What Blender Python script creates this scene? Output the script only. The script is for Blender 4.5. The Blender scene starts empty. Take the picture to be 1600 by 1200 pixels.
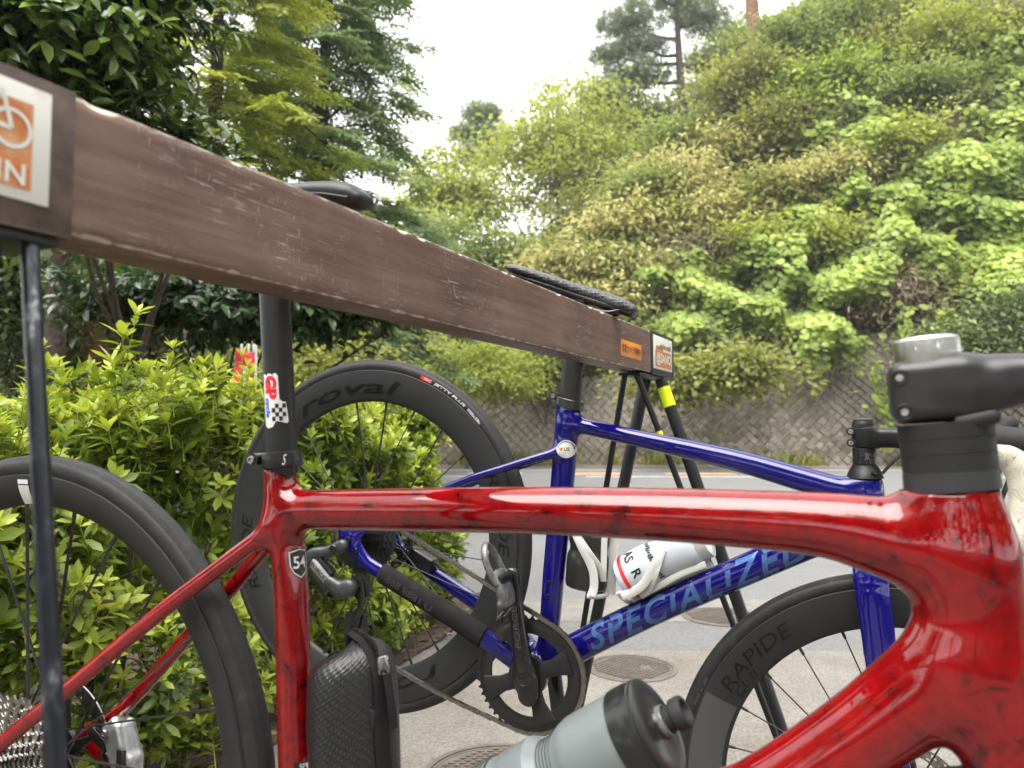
import bpy, math, random
import numpy as np
from mathutils import Vector, Matrix

rng = np.random.default_rng(7)
random.seed(7)
rad = math.radians
scene = bpy.context.scene
COL = scene.collection

# ------------------------------------------------------------------ camera
CAM_H = 0.888
cam_d = bpy.data.cameras.new('camera')
cam = bpy.data.objects.new('camera', cam_d)
COL.objects.link(cam)
cam.location = (0, 0, CAM_H)
cam.rotation_euler = (rad(90) + math.atan2(71, 1200), 0, 0)
cam_d.sensor_width = 36
cam_d.lens = 27.0
cam_d.clip_start = 0.02
cam_d.clip_end = 600
cam_d.dof.use_dof = True
cam_d.dof.focus_distance = 1.15
cam_d.dof.aperture_fstop = 7.5
scene.camera = cam

# ------------------------------------------------------------------ sky, sun, exposure
SUN_EL, SUN_AZ = 64, 212          # azimuth clockwise from +Y: behind the camera and to the left
world = bpy.data.worlds.new('World')
scene.world = world
world.use_nodes = True
wn, wl = world.node_tree.nodes, world.node_tree.links
wn.clear()
sky = wn.new('ShaderNodeTexSky')
sky.sky_type = 'NISHITA'
sky.sun_disc = False
sky.sun_elevation = rad(SUN_EL)
sky.sun_rotation = rad(SUN_AZ)
sky.air_density = 1.0
sky.dust_density = 6.0
sky.ozone_density = 1.0
hsv = wn.new('ShaderNodeHueSaturation')          # closed cloud cover: nearly colourless
hsv.inputs['Saturation'].default_value = 0.10
ovc = wn.new('ShaderNodeMix'); ovc.data_type = 'RGBA'
ovc.inputs['Factor'].default_value = 0.75        # even overcast light over the clear-sky gradient
ovc.inputs['B'].default_value = (11.0, 11.1, 11.3, 1)
bg = wn.new('ShaderNodeBackground')
bg.inputs['Strength'].default_value = 0.07
wo = wn.new('ShaderNodeOutputWorld')
wl.new(sky.outputs['Color'], hsv.inputs['Color'])
wl.new(hsv.outputs['Color'], ovc.inputs['A'])
wl.new(ovc.outputs['Result'], bg.inputs['Color'])
wl.new(bg.outputs['Background'], wo.inputs['Surface'])

sun_d = bpy.data.lights.new('sun', 'SUN')
sun_d.energy = 1.5
sun_d.angle = rad(55)
sun_d.color = (1.0, 0.96, 0.90)
sun = bpy.data.objects.new('sun', sun_d)
COL.objects.link(sun)
_el, _az = rad(SUN_EL), rad(SUN_AZ)
_to = Vector((math.sin(_az) * math.cos(_el), math.cos(_az) * math.cos(_el), math.sin(_el)))
sun.rotation_euler = (-_to).to_track_quat('-Z', 'Y').to_euler()
sun.location = (0, 0, 20)

scene.view_settings.view_transform = 'Standard'
scene.view_settings.look = 'None'
scene.view_settings.gamma = 1.0
scene.view_settings.use_curve_mapping = False
scene.view_settings.exposure = 2.08
scene.render.engine = 'CYCLES'
scene.cycles.use_denoising = True
scene.cycles.use_adaptive_sampling = True
scene.cycles.adaptive_threshold = 0.02
scene.cycles.max_bounces = 7
scene.cycles.diffuse_bounces = 3
scene.cycles.glossy_bounces = 4
scene.cycles.transmission_bounces = 6
scene.cycles.transparent_max_bounces = 8
scene.cycles.caustics_reflective = False
scene.cycles.caustics_refractive = False

# ------------------------------------------------------------------ helpers: objects
def tag(o, label=None, cat=None, group=None, kind=None):
    if label: o['label'] = label
    if cat: o['category'] = cat
    if group: o['group'] = group
    if kind: o['kind'] = kind
    return o

def empty(name, loc=(0, 0, 0), rz=0.0):
    o = bpy.data.objects.new(name, None)
    COL.objects.link(o)
    o.location = loc
    o.rotation_euler = (0, 0, rz)
    o.empty_display_size = 0.1
    return o

def link(name, me, mat=None, parent=None, loc=None, rot=None):
    if mat is not None and not me.materials:
        me.materials.append(mat)
    o = bpy.data.objects.new(name, me)
    COL.objects.link(o)
    if parent: o.parent = parent
    if loc is not None: o.location = loc
    if rot is not None: o.rotation_euler = rot
    return o

def frames(path):
    """parallel-transport frames along a polyline"""
    P = np.asarray(path, float)
    T = np.gradient(P, axis=0) if len(P) > 2 else np.repeat((P[1] - P[0])[None], 2, 0)
    T /= np.linalg.norm(T, axis=1)[:, None] + 1e-12
    a = np.array([0, 1.0, 0]) if abs(T[0][1]) < 0.9 else np.array([1.0, 0, 0])
    N = [a - T[0] * (a @ T[0])]
    N[0] /= np.linalg.norm(N[0])
    for i in range(1, len(P)):
        n = N[-1] - T[i] * (N[-1] @ T[i])
        N.append(n / (np.linalg.norm(n) + 1e-12))
    N = np.array(N)
    return P, T, N, np.cross(T, N)

def spline(pts, n=8):
    """Catmull-Rom through points (any dimension)"""
    P = np.asarray(pts, float)
    Q = np.vstack([2 * P[0] - P[1], P, 2 * P[-1] - P[-2]])
    out = []
    for i in range(1, len(Q) - 2):
        p0, p1, p2, p3 = Q[i - 1:i + 3]
        for t in np.linspace(0, 1, n, endpoint=False):
            out.append(.5 * (2 * p1 + (p2 - p0) * t + (2 * p0 - 5 * p1 + 4 * p2 - p3) * t * t + (3 * p1 - p0 - 3 * p2 + p3) * t ** 3))
    out.append(P[-1])
    return np.array(out)

class MB:
    """collects shapes into one mesh"""
    def __init__(self):
        self.v, self.f, self.n = [], [], 0
    def add(self, verts, faces):
        verts = [tuple(float(c) for c in p) for p in verts]
        self.f += [tuple(i + self.n for i in f) for f in faces]
        self.v += verts
        self.n += len(verts)
        return self
    def box(self, c, s, M=None, bevel=0.0):
        x, y, z = s[0] / 2, s[1] / 2, s[2] / 2
        if bevel <= 0:
            vs = [(i * x, j * y, k * z) for i in (-1, 1) for j in (-1, 1) for k in (-1, 1)]
            fs = [(0, 1, 3, 2), (4, 6, 7, 5), (0, 4, 5, 1), (2, 3, 7, 6), (0, 2, 6, 4), (1, 5, 7, 3)]
        else:
            b = min(bevel, x * .98, y * .98, z * .98)
            poly = []
            for sx, sy in ((1, 1), (-1, 1), (-1, -1), (1, -1)):
                a0 = math.atan2(sy, sx) - math.pi / 4
                for t in (0, .5, 1):
                    a = a0 + t * math.pi / 2
                    poly.append((sx * (x - b) + b * math.cos(a), sy * (y - b) + b * math.sin(a)))
            m = len(poly)
            vs, fs = [], []
            for zz, inset in ((-z, b), (-z + b * .3, b * .3), (-z + b, 0), (z - b, 0), (z - b * .3, b * .3), (z, b)):
                for px, py in poly:
                    vs.append((px * (x - inset) / x, py * (y - inset) / y, zz))
            for k in range(5):
                for i in range(m):
                    j = (i + 1) % m
                    fs.append((k * m + i, k * m + j, (k + 1) * m + j, (k + 1) * m + i))
            fs += [tuple(reversed(range(m))), tuple(range(5 * m, 6 * m))]
        if M is not None: vs = [M @ Vector(p) for p in vs]
        return self.add([(p[0] + c[0], p[1] + c[1], p[2] + c[2]) for p in vs], fs)
    def tube(self, path, r, n=12, r2=None, cap=True, power=2.0):
        """r: half size across the frame normal (y-ish), r2: the other one"""
        P, T, N, Bn = frames(path)
        m = len(P)
        r = np.broadcast_to(np.asarray(r, float), (m,))
        r2 = r if r2 is None else np.broadcast_to(np.asarray(r2, float), (m,))
        a = np.linspace(0, 2 * np.pi, n, endpoint=False)
        ca, sa = np.cos(a), np.sin(a)
        if power != 2:
            ca = np.sign(ca) * np.abs(ca) ** (2 / power); sa = np.sign(sa) * np.abs(sa) ** (2 / power)
        V = P[:, None] + N[:, None] * (ca[None, :, None] * r[:, None, None]) + Bn[:, None] * (sa[None, :, None] * r2[:, None, None])
        F = [(i * n + j, i * n + (j + 1) % n, (i + 1) * n + (j + 1) % n, (i + 1) * n + j) for i in range(m - 1) for j in range(n)]
        if cap: F += [tuple(reversed(range(n))), tuple(range((m - 1) * n, m * n))]
        return self.add(V.reshape(-1, 3), F)
    def lathe(self, prof, n=48, o=(0, 0, 0), axis=(0, 1, 0), closed=False, cap=True):
        """prof: (radius, position along the axis)"""
        ax = Vector(axis).normalized()
        t = Vector((0, 0, 1)) if abs(ax.z) < .9 else Vector((1, 0, 0))
        e1 = (t - ax * t.dot(ax)).normalized(); e2 = ax.cross(e1)
        vs = []
        for rr, h in prof:
            for k in range(n):
                a = 2 * math.pi * k / n
                vs.append(Vector(o) + ax * h + (e1 * math.cos(a) + e2 * math.sin(a)) * rr)
        m = len(prof); fs = []
        for i in range(m if closed else m - 1):
            i2 = (i + 1) % m
            for k in range(n):
                k2 = (k + 1) % n
                fs.append((i * n + k, i * n + k2, i2 * n + k2, i2 * n + k))
        if cap and not closed:
            if prof[0][0] > 1e-5: fs.append(tuple(reversed(range(n))))
            if prof[-1][0] > 1e-5: fs.append(tuple(range((m - 1) * n, m * n)))
        return self.add(vs, fs)
    def prism(self, poly, y0, y1, inner=None):
        """polygon in (x, z) pushed from y0 to y1; inner: a hole with the same count"""
        m = len(poly)
        if inner is None:
            vs = [(p[0], y0, p[1]) for p in poly] + [(p[0], y1, p[1]) for p in poly]
            fs = [tuple(range(m)), tuple(reversed(range(m, 2 * m)))] + [(i, m + i, m + (i + 1) % m, (i + 1) % m) for i in range(m)]
        else:
            vs = [(p[0], y, p[1]) for y in (y0, y1) for q in (poly, inner) for p in q]
            fs = []
            for i in range(m):
                j = (i + 1) % m
                fs += [(i, j, m + j, m + i), (2 * m + i, 3 * m + i, 3 * m + j, 2 * m + j), (i, 2 * m + i, 2 * m + j, j), (m + i, m + j, 3 * m + j, 3 * m + i)]
        return self.add(vs, fs)
    def mesh(self, name, sharp=38, smooth=True):
        me = bpy.data.meshes.new(name)
        me.from_pydata(self.v, [], self.f)
        me.validate()
        fix_normals(me)
        if smooth:
            me.shade_smooth()
            me.set_sharp_from_angle(angle=rad(sharp))
        return me
    def build(self, name, mat, parent=None, loc=None, rot=None, sharp=38, smooth=True):
        return link(name, self.mesh(name, sharp, smooth), mat, parent, loc, rot)

def fix_normals(me):
    import bmesh
    bm = bmesh.new(); bm.from_mesh(me)
    bmesh.ops.recalc_face_normals(bm, faces=bm.faces[:])
    bm.to_mesh(me); bm.free()

# ------------------------------------------------------------------ helpers: blended solids (implicit surface, meshed)
def smin(a, b, k):
    h = np.clip(.5 + .5 * (b - a) / k, 0, 1)
    return b * (1 - h) + a * h - k * h * (1 - h)

class Tube:
    """smooth chain of tapered elliptic segments; rows (x, y, z, half size in the x-z plane, half size along y)"""
    def __init__(self, rows, power=2.0, clips=(), k=0, n=5):
        self.r = np.asarray(rows, float); self.p = power; self.clips = clips
        self.d = spline(self.r, n) if len(self.r) > 2 else self.r
    def __call__(self, X, rows=None):
        out = None
        R_ = self.d if rows is None else rows
        for A, B in zip(R_[:-1], R_[1:]):
            ab = B[:3] - A[:3]
            t = np.clip(((X - A[:3]) @ ab) / (ab @ ab), 0, 1)
            d = X - A[:3] - t[:, None] * ab
            a = A[3] + t * (B[3] - A[3]); b = A[4] + t * (B[4] - A[4])
            q = np.hypot(d[:, 0], d[:, 2]) / a; w = np.abs(d[:, 1]) / b
            m = np.minimum(a, b)
            f = (np.hypot(q, w) if self.p == 2 else (q ** self.p + w ** self.p + 1e-12) ** (1 / self.p)) - 1
            f = f * m
            out = f if out is None else np.minimum(out, f)
        for pt, nr in self.clips:
            out = np.maximum(out, (X - np.asarray(pt, float)) @ np.asarray(nr, float))
        return out
    def coarse(self, X): return self(X, self.r)
    def box(self):
        m = self.r[:, 3:].max() + .012
        return self.r[:, :3].min(0) - m, self.r[:, :3].max(0) + m

class RBox:
    """rounded box turned in the x-z plane"""
    def __init__(self, c, half, r, ang=0.0):
        self.c = np.asarray(c, float); self.h = np.asarray(half, float); self.r = r; self.a = ang
    def __call__(self, X):
        d = X - self.c; c, s = math.cos(self.a), math.sin(self.a)
        L = np.stack([d[:, 0] * c + d[:, 2] * s, d[:, 1], -d[:, 0] * s + d[:, 2] * c], -1)
        q = np.abs(L) - (self.h - self.r)
        return np.linalg.norm(np.maximum(q, 0), axis=1) + np.minimum(q.max(1), 0) - self.r
    def box(self):
        m = np.linalg.norm(self.h[[0, 2]]) + .012
        return self.c - [m, self.h[1] + .012, m], self.c + [m, self.h[1] + .012, m]

def blend_mesh(name, prims, h=.004, k=.02, cuts=()):
    lo = np.min([p.box()[0] for p in prims], 0); hi = np.max([p.box()[1] for p in prims], 0)
    N = np.ceil((hi - lo) / h).astype(int) + 1
    F = np.full(N, 1.0, np.float32)
    ax = [lo[i] + h * np.arange(N[i]) for i in range(3)]
    pad = k * 1.1 + .004
    for p in prims:
        b0, b1 = p.box()
        i0 = np.clip(np.floor((b0 - pad - lo) / h).astype(int), 0, N); i1 = np.clip(np.ceil((b1 + pad - lo) / h).astype(int) + 1, 0, N)
        g = np.stack(np.meshgrid(*[ax[i][i0[i]:i1[i]] for i in range(3)], indexing='ij'), -1)
        s = tuple(slice(a, b) for a, b in zip(i0, i1))
        F[s] = smin(F[s], getattr(p, 'coarse', p)(g.reshape(-1, 3)).reshape(g.shape[:3]).astype(np.float32), k)
    for cpt, cn in cuts:
        cn = np.asarray(cn, float)
        pl = sum(np.reshape((ax[i] - cpt[i]) * cn[i], [-1 if j == i else 1 for j in range(3)]) for i in range(3))
        F = np.maximum(F, pl)
    S = F < 0
    def sh(A, o): return A[o[0]:A.shape[0] - 1 + o[0], o[1]:A.shape[1] - 1 + o[1], o[2]:A.shape[2] - 1 + o[2]]
    cor = [(i, j, l) for i in (0, 1) for j in (0, 1) for l in (0, 1)]
    cnt = sum(sh(S, o).astype(np.int8) for o in cor)
    act = (cnt > 0) & (cnt < 8)
    idx = np.full(act.shape, -1, np.int64); ids = np.argwhere(act); idx[act] = np.arange(len(ids))
    acc = np.zeros((len(ids), 3)); num = np.zeros(len(ids))
    for a in cor:
        for d in range(3):
            if a[d]: continue
            b = list(a); b[d] = 1
            fa = F[ids[:, 0] + a[0], ids[:, 1] + a[1], ids[:, 2] + a[2]].astype(float); fb = F[ids[:, 0] + b[0], ids[:, 1] + b[1], ids[:, 2] + b[2]].astype(float)
            c = (fa < 0) != (fb < 0)
            t = np.where(c, fa / np.where(c, fa - fb, 1), 0)
            pt = np.tile(np.array(a, float), (len(ids), 1)); pt[:, d] = t
            acc += pt * c[:, None]; num += c
    V = lo + (ids + acc / num[:, None]) * h
    def f_all(X):
        o = np.full(len(X), 1.0)
        for p in prims:
            b0, b1 = p.box(); mk = ((X > b0 - pad) & (X < b1 + pad)).all(1)
            if mk.any(): o[mk] = smin(o[mk], p(X[mk]), k)
        for cpt, cn in cuts: o = np.maximum(o, (X - np.asarray(cpt, float)) @ np.asarray(cn, float))
        return o
    TT = np.array([(1, -1, -1), (-1, -1, 1), (-1, 1, -1), (1, 1, 1)], float)
    def grad(X, e=.0007):
        return sum(t * f_all(X + t * e)[:, None] for t in TT) / (4 * e)
    for _ in range(3):
        G = grad(V); g2 = (G * G).sum(1) + 1e-6
        st = np.clip(f_all(V) / g2, -h * .6, h * .6)
        V = V - st[:, None] * G
    G = grad(V); Nn = G / (np.linalg.norm(G, axis=1)[:, None] + 1e-9)
    quads = []
    for d in range(3):
        e1, e2 = [x for x in range(3) if x != d]
        sl0 = [slice(1, -1)] * 3; sl0[d] = slice(0, -1); sl1 = [slice(1, -1)] * 3; sl1[d] = slice(1, None)
        A = S[tuple(sl0)]; Bm = S[tuple(sl1)]
        for flip, mk in ((False, A & ~Bm), (True, ~A & Bm)):
            p = np.argwhere(mk)
            if not len(p): continue
            p = p + 1; p[:, d] -= 1
            q = []
            for o1, o2 in ((0, 0), (-1, 0), (-1, -1), (0, -1)):
                c = p.copy(); c[:, e1] += o1; c[:, e2] += o2
                q.append(idx[c[:, 0], c[:, 1], c[:, 2]])
            q = np.stack(q, -1)
            if flip != (d == 1): q = q[:, ::-1]
            quads.append(q)
    Q = np.vstack(quads)
    Q = Q[(Q >= 0).all(1)]
    me = raw_mesh(name, V, Q)
    me.shade_smooth()
    try: me.normals_split_custom_set_from_vertices([tuple(x) for x in Nn])
    except Exception: pass
    return me

def raw_mesh(name, V, Q):
    me = bpy.data.meshes.new(name)
    V = np.ascontiguousarray(V, np.float32); Q = np.ascontiguousarray(Q, np.int32)
    me.vertices.add(len(V)); me.vertices.foreach_set('co', V.ravel())
    k = Q.shape[1]
    me.loops.add(Q.size); me.loops.foreach_set('vertex_index', Q.ravel())
    me.polygons.add(len(Q))
    me.polygons.foreach_set('loop_start', np.arange(0, Q.size, k, dtype=np.int32))
    me.update(calc_edges=True)
    return me

# ------------------------------------------------------------------ helpers: lettering and flat prints laid on a surface
_txt = {}
def text2d(s, size=1.0, shear=0.0, offset=0.0, spacing=1.0, xs=1.0):
    """flat triangulated text, its lower left at the origin; returns verts (n,2), faces, width"""
    cu = bpy.data.curves.new('lettering', 'FONT')
    cu.body = s; cu.size = 1.0; cu.shear = shear; cu.offset = offset; cu.space_character = spacing
    cu.resolution_u = 3
    o = bpy.data.objects.new('lettering', cu); COL.objects.link(o)
    bpy.context.view_layer.update()
    ev = o.evaluated_get(bpy.context.evaluated_depsgraph_get())
    me = ev.to_mesh()
    V = np.array([v.co[:2] for v in me.vertices]).reshape(-1, 2); Fc = [tuple(p.vertices) for p in me.polygons]
    ev.to_mesh_clear()
    bpy.data.objects.remove(o); bpy.data.curves.remove(cu)
    if len(V) == 0: return np.zeros((0, 2)), [], 0
    V = V - V.min(0)
    V = V / max(V[:, 1].max(), 1e-6) * size
    V[:, 0] *= xs
    return V, Fc, V[:, 0].max()

def grid2d(x0, x1, y0, y1, nx=6, ny=6):
    X, Y = np.meshgrid(np.linspace(x0, x1, nx + 1), np.linspace(y0, y1, ny + 1))
    V = np.stack([X.ravel(), Y.ravel()], -1); w = nx + 1
    return V, [(j * w + i, j * w + i + 1, (j + 1) * w + i + 1, (j + 1) * w + i) for j in range(ny) for i in range(nx)]

def rot2d(V, a, about=(0, 0)):
    c, s = math.cos(a), math.sin(a); V = np.asarray(V, float) - about
    return np.stack([V[:, 0] * c - V[:, 1] * s, V[:, 0] * s + V[:, 1] * c], -1) + about

def decal(name, shapes, fn, mat, parent):
    """shapes: list of (verts2d, faces); fn maps (n,2) to (n,3) on the surface"""
    mb = MB()
    for V, F in shapes:
        if len(V): mb.add(fn(np.asarray(V, float)), F)
    if not mb.v: return None
    me = bpy.data.meshes.new(name); me.from_pydata(mb.v, [], mb.f)
    me.validate(); me.shade_smooth()
    return link(name, me, mat, parent)

from mathutils.bvhtree import BVHTree
def split(V, F, n=2):
    """break faces into small triangles so a print follows a curved surface"""
    V = [tuple(p) for p in V]; F = [tuple(f) for f in F]
    for _ in range(n):
        G = []; cache = {}
        def mid(a, b):
            k_ = (min(a, b), max(a, b))
            if k_ not in cache:
                cache[k_] = len(V); V.append(tuple((np.array(V[a]) + np.array(V[b])) / 2))
            return cache[k_]
        for f in F:
            for q in range(1, len(f) - 1):
                a, b, c = f[0], f[q], f[q + 1]
                ab, bc, ca = mid(a, b), mid(b, c), mid(c, a)
                G += [(a, ab, ca), (ab, b, bc), (ca, bc, c), (ab, bc, ca)]
        F = G
    return np.array(V), F
def tree_of(o): 
    me = o.data
    return BVHTree.FromPolygons([tuple(v.co) for v in me.vertices], [tuple(p.vertices) for p in me.polygons])
def laid(bvh, fn, lift=.0005, d=(0, 1, 0)):
    """fn maps print coordinates to points outside the surface; they are dropped along d onto it"""
    def g(V):
        out = []
        for p in fn(V):
            dd = Vector(d(p) if callable(d) else d).normalized()
            h = bvh.ray_cast(Vector(p), dd)
            out.append(tuple(h[0] - dd * lift) if h[0] is not None else tuple(p))
        return np.array(out)
    return g

# ------------------------------------------------------------------ helpers: materials
def new_mat(name):
    m = bpy.data.materials.new(name); m.use_nodes = True
    nt = m.node_tree
    return m, nt.nodes, nt.links, nt.nodes['Principled BSDF']

def plain(name, col, rough=.5, metal=0.0, coat=0.0, spec=.5, bump=None, mottle=None, trans=0.0, coat_rough=.03):
    """bump: (scale, strength, distance); mottle: (scale, darker factor)"""
    m, N, L, p = new_mat(name)
    p.inputs['Base Color'].default_value = (*col, 1)
    p.inputs['Roughness'].default_value = rough
    p.inputs['Metallic'].default_value = metal
    p.inputs['Coat Weight'].default_value = coat
    p.inputs['Coat Roughness'].default_value = coat_rough
    p.inputs['Specular IOR Level'].default_value = spec
    p.inputs['Transmission Weight'].default_value = trans
    tc = N.new('ShaderNodeTexCoord')
    if bump:
        nz = N.new('ShaderNodeTexNoise'); nz.inputs['Scale'].default_value = bump[0]; nz.inputs['Detail'].default_value = 4
        b = N.new('ShaderNodeBump'); b.inputs['Strength'].default_value = bump[1]; b.inputs['Distance'].default_value = bump[2]
        L.new(tc.outputs['Object'], nz.inputs['Vector']); L.new(nz.outputs['Fac'], b.inputs['Height']); L.new(b.outputs['Normal'], p.inputs['Normal'])
    if mottle:
        nz2 = N.new('ShaderNodeTexNoise'); nz2.inputs['Scale'].default_value = mottle[0]; nz2.inputs['Detail'].default_value = 5; nz2.inputs['Roughness'].default_value = .65
        L.new(tc.outputs['Object'], nz2.inputs['Vector'])
        mr = N.new('ShaderNodeMapRange'); mr.inputs['From Min'].default_value = .35; mr.inputs['From Max'].default_value = .65
        mr.inputs['To Min'].default_value = mottle[1]; mr.inputs['To Max'].default_value = 1.0
        L.new(nz2.outputs['Fac'], mr.inputs['Value'])
        mx = N.new('ShaderNodeMix'); mx.data_type = 'RGBA'; mx.blend_type = 'MULTIPLY'; mx.inputs['Factor'].default_value = 1
        mx.inputs['A'].default_value = (*col, 1)
        L.new(mr.outputs['Result'], mx.inputs['B']); L.new(mx.outputs['Result'], p.inputs['Base Color'])
        rr = N.new('ShaderNodeMapRange'); rr.inputs['To Min'].default_value = min(1, rough * 1.25); rr.inputs['To Max'].default_value = rough * .85
        L.new(nz2.outputs['Fac'], rr.inputs['Value']); L.new(rr.outputs['Result'], p.inputs['Roughness'])
    return m

def ramp(N, stops, interp='LINEAR'):
    r = N.new('ShaderNodeValToRGB'); r.color_ramp.interpolation = interp
    e = r.color_ramp.elements
    while len(e) > 1: e.remove(e[-1])
    e[0].position = stops[0][0]; e[0].color = (*stops[0][1], 1)
    for pos, c in stops[1:]:
        x = e.new(pos); x.color = (*c, 1)
    return r

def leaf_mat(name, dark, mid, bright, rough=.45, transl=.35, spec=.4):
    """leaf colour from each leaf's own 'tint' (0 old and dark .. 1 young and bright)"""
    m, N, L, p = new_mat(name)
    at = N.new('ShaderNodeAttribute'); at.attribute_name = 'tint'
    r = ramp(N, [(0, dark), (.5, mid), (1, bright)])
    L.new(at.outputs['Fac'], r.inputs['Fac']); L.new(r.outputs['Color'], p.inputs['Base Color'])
    p.inputs['Roughness'].default_value = rough
    p.inputs['Specular IOR Level'].default_value = spec
    t = N.new('ShaderNodeBsdfTranslucent')
    hs = N.new('ShaderNodeHueSaturation'); hs.inputs['Hue'].default_value = .485; hs.inputs['Value'].default_value = 1.35; hs.inputs['Saturation'].default_value = 1.1
    L.new(r.outputs['Color'], hs.inputs['Color']); L.new(hs.outputs['Color'], t.inputs['Color'])
    mx = N.new('ShaderNodeMixShader'); mx.inputs['Fac'].default_value = transl
    out = N['Material Output']
    L.new(p.outputs['BSDF'], mx.inputs[1]); L.new(t.outputs['BSDF'], mx.inputs[2]); L.new(mx.outputs['Shader'], out.inputs['Surface'])
    return m
# ================================================================== ground, road, wall, hill
def asphalt_mat(name, a, b, scale=140, rough=.85):
    m, N, L, p = new_mat(name)
    tc = N.new('ShaderNodeTexCoord')
    v = N.new('ShaderNodeTexVoronoi'); v.inputs['Scale'].default_value = scale
    n1 = N.new('ShaderNodeTexNoise'); n1.inputs['Scale'].default_value = 1.3; n1.inputs['Detail'].default_value = 6; n1.inputs['Roughness'].default_value = .6
    n2 = N.new('ShaderNodeTexNoise'); n2.inputs['Scale'].default_value = 30; n2.inputs['Detail'].default_value = 4
    for t in (v, n1, n2): L.new(tc.outputs['Object'], t.inputs['Vector'])
    sp = N.new('ShaderNodeSeparateColor'); L.new(v.outputs['Color'], sp.inputs[0])
    ad = N.new('ShaderNodeMath'); ad.operation = 'MULTIPLY_ADD'; ad.inputs[1].default_value = .42; L.new(sp.outputs[0], ad.inputs[0])
    m1 = N.new('ShaderNodeMath'); m1.operation = 'MULTIPLY_ADD'; m1.inputs[1].default_value = .55; L.new(n1.outputs['Fac'], m1.inputs[0])
    m2 = N.new('ShaderNodeMath'); m2.operation = 'MULTIPLY'; m2.inputs[1].default_value = .35; L.new(n2.outputs['Fac'], m2.inputs[0])
    L.new(m2.outputs[0], m1.inputs[2]); L.new(m1.outputs[0], ad.inputs[2])
    r = ramp(N, [(.22, a), (.95, b)])
    L.new(ad.outputs[0], r.inputs['Fac']); L.new(r.outputs['Color'], p.inputs['Base Color'])
    bp = N.new('ShaderNodeBump'); bp.inputs['Strength'].default_value = .5; bp.inputs['Distance'].default_value = .004
    L.new(v.outputs['Distance'], bp.inputs['Height']); bp.invert = True; L.new(bp.outputs['Normal'], p.inputs['Normal'])
    p.inputs['Roughness'].default_value = rough; p.inputs['Specular IOR Level'].default_value = .3
    return m

def pebble_mat():
    m, N, L, p = new_mat('exposed pebble paving')
    tc = N.new('ShaderNodeTexCoord')
    v = N.new('ShaderNodeTexVoronoi'); v.inputs['Scale'].default_value = 150; v.feature = 'F1'
    v2 = N.new('ShaderNodeTexVoronoi'); v2.inputs['Scale'].default_value = 150; v2.feature = 'DISTANCE_TO_EDGE'
    n1 = N.new('ShaderNodeTexNoise'); n1.inputs['Scale'].default_value = 2.2; n1.inputs['Detail'].default_value = 6; n1.inputs['Roughness'].default_value = .6
    for t in (v, v2, n1): L.new(tc.outputs['Object'], t.inputs['Vector'])
    sp = N.new('ShaderNodeSeparateColor'); L.new(v.outputs['Color'], sp.inputs[0])
    r = ramp(N, [(0, (.145, .130, .112)), (.3, (.190, .176, .156)), (.6, (.225, .213, .195)), (.85, (.165, .153, .138)), (1, (.26, .252, .24))])
    L.new(sp.outputs[0], r.inputs['Fac'])
    e = ramp(N, [(0, (.66, .63, .59)), (.06, (1, 1, 1))]); L.new(v2.outputs['Distance'], e.inputs['Fac'])
    mx = N.new('ShaderNodeMix'); mx.data_type = 'RGBA'; mx.blend_type = 'MULTIPLY'; mx.inputs['Factor'].default_value = 1
    L.new(r.outputs['Color'], mx.inputs['A']); L.new(e.outputs['Color'], mx.inputs['B'])
    d = ramp(N, [(.3, (.72, .68, .63)), (.6, (1, 1, 1))]); L.new(n1.outputs['Fac'], d.inputs['Fac'])
    m2 = N.new('ShaderNodeMix'); m2.data_type = 'RGBA'; m2.blend_type = 'MULTIPLY'; m2.inputs['Factor'].default_value = 1
    L.new(mx.outputs['Result'], m2.inputs['A']); L.new(d.outputs['Color'], m2.inputs['B']); L.new(m2.outputs['Result'], p.inputs['Base Color'])
    bp = N.new('ShaderNodeBump'); bp.inputs['Strength'].default_value = .6; bp.inputs['Distance'].default_value = .004
    L.new(v2.outputs['Distance'], bp.inputs['Height']); L.new(bp.outputs['Normal'], p.inputs['Normal'])
    p.inputs['Roughness'].default_value = .75; p.inputs['Specular IOR Level'].default_value = .3
    return m

M0 = {}
M0['soil'] = plain('dark forest soil', (.055, .042, .030), .95, bump=(14, .6, .03), mottle=(6, .45))
M0['mulch'] = plain('brown bark mulch', (.11, .070, .048), .95, bump=(70, .9, .012), mottle=(60, .35))
M0['asphalt'] = asphalt_mat('grey asphalt', (.095, .094, .093), (.185, .184, .182))
M0['asphalt2'] = asphalt_mat('darker asphalt strip', (.080, .080, .080), (.165, .164, .162))
M0['concrete'] = plain('worn gutter concrete', (.195, .183, .165), .85, bump=(160, .25, .003), mottle=(9, .7))
M0['pebble'] = pebble_mat()
M0['line'] = plain('worn white road paint', (.55, .545, .53), .7, mottle=(5, .6))
M0['line_o'] = plain('worn orange road paint', (.62, .36, .16), .7, mottle=(5, .6))

def sheet(name, pts, zz, mat, kind='structure', cells=1):
    me = bpy.data.meshes.new(name)
    me.from_pydata([(x, y, zz) for x, y in pts], [], [tuple(range(len(pts)))]); me.update()
    return tag(link(name, me, mat), kind=kind)

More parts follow.
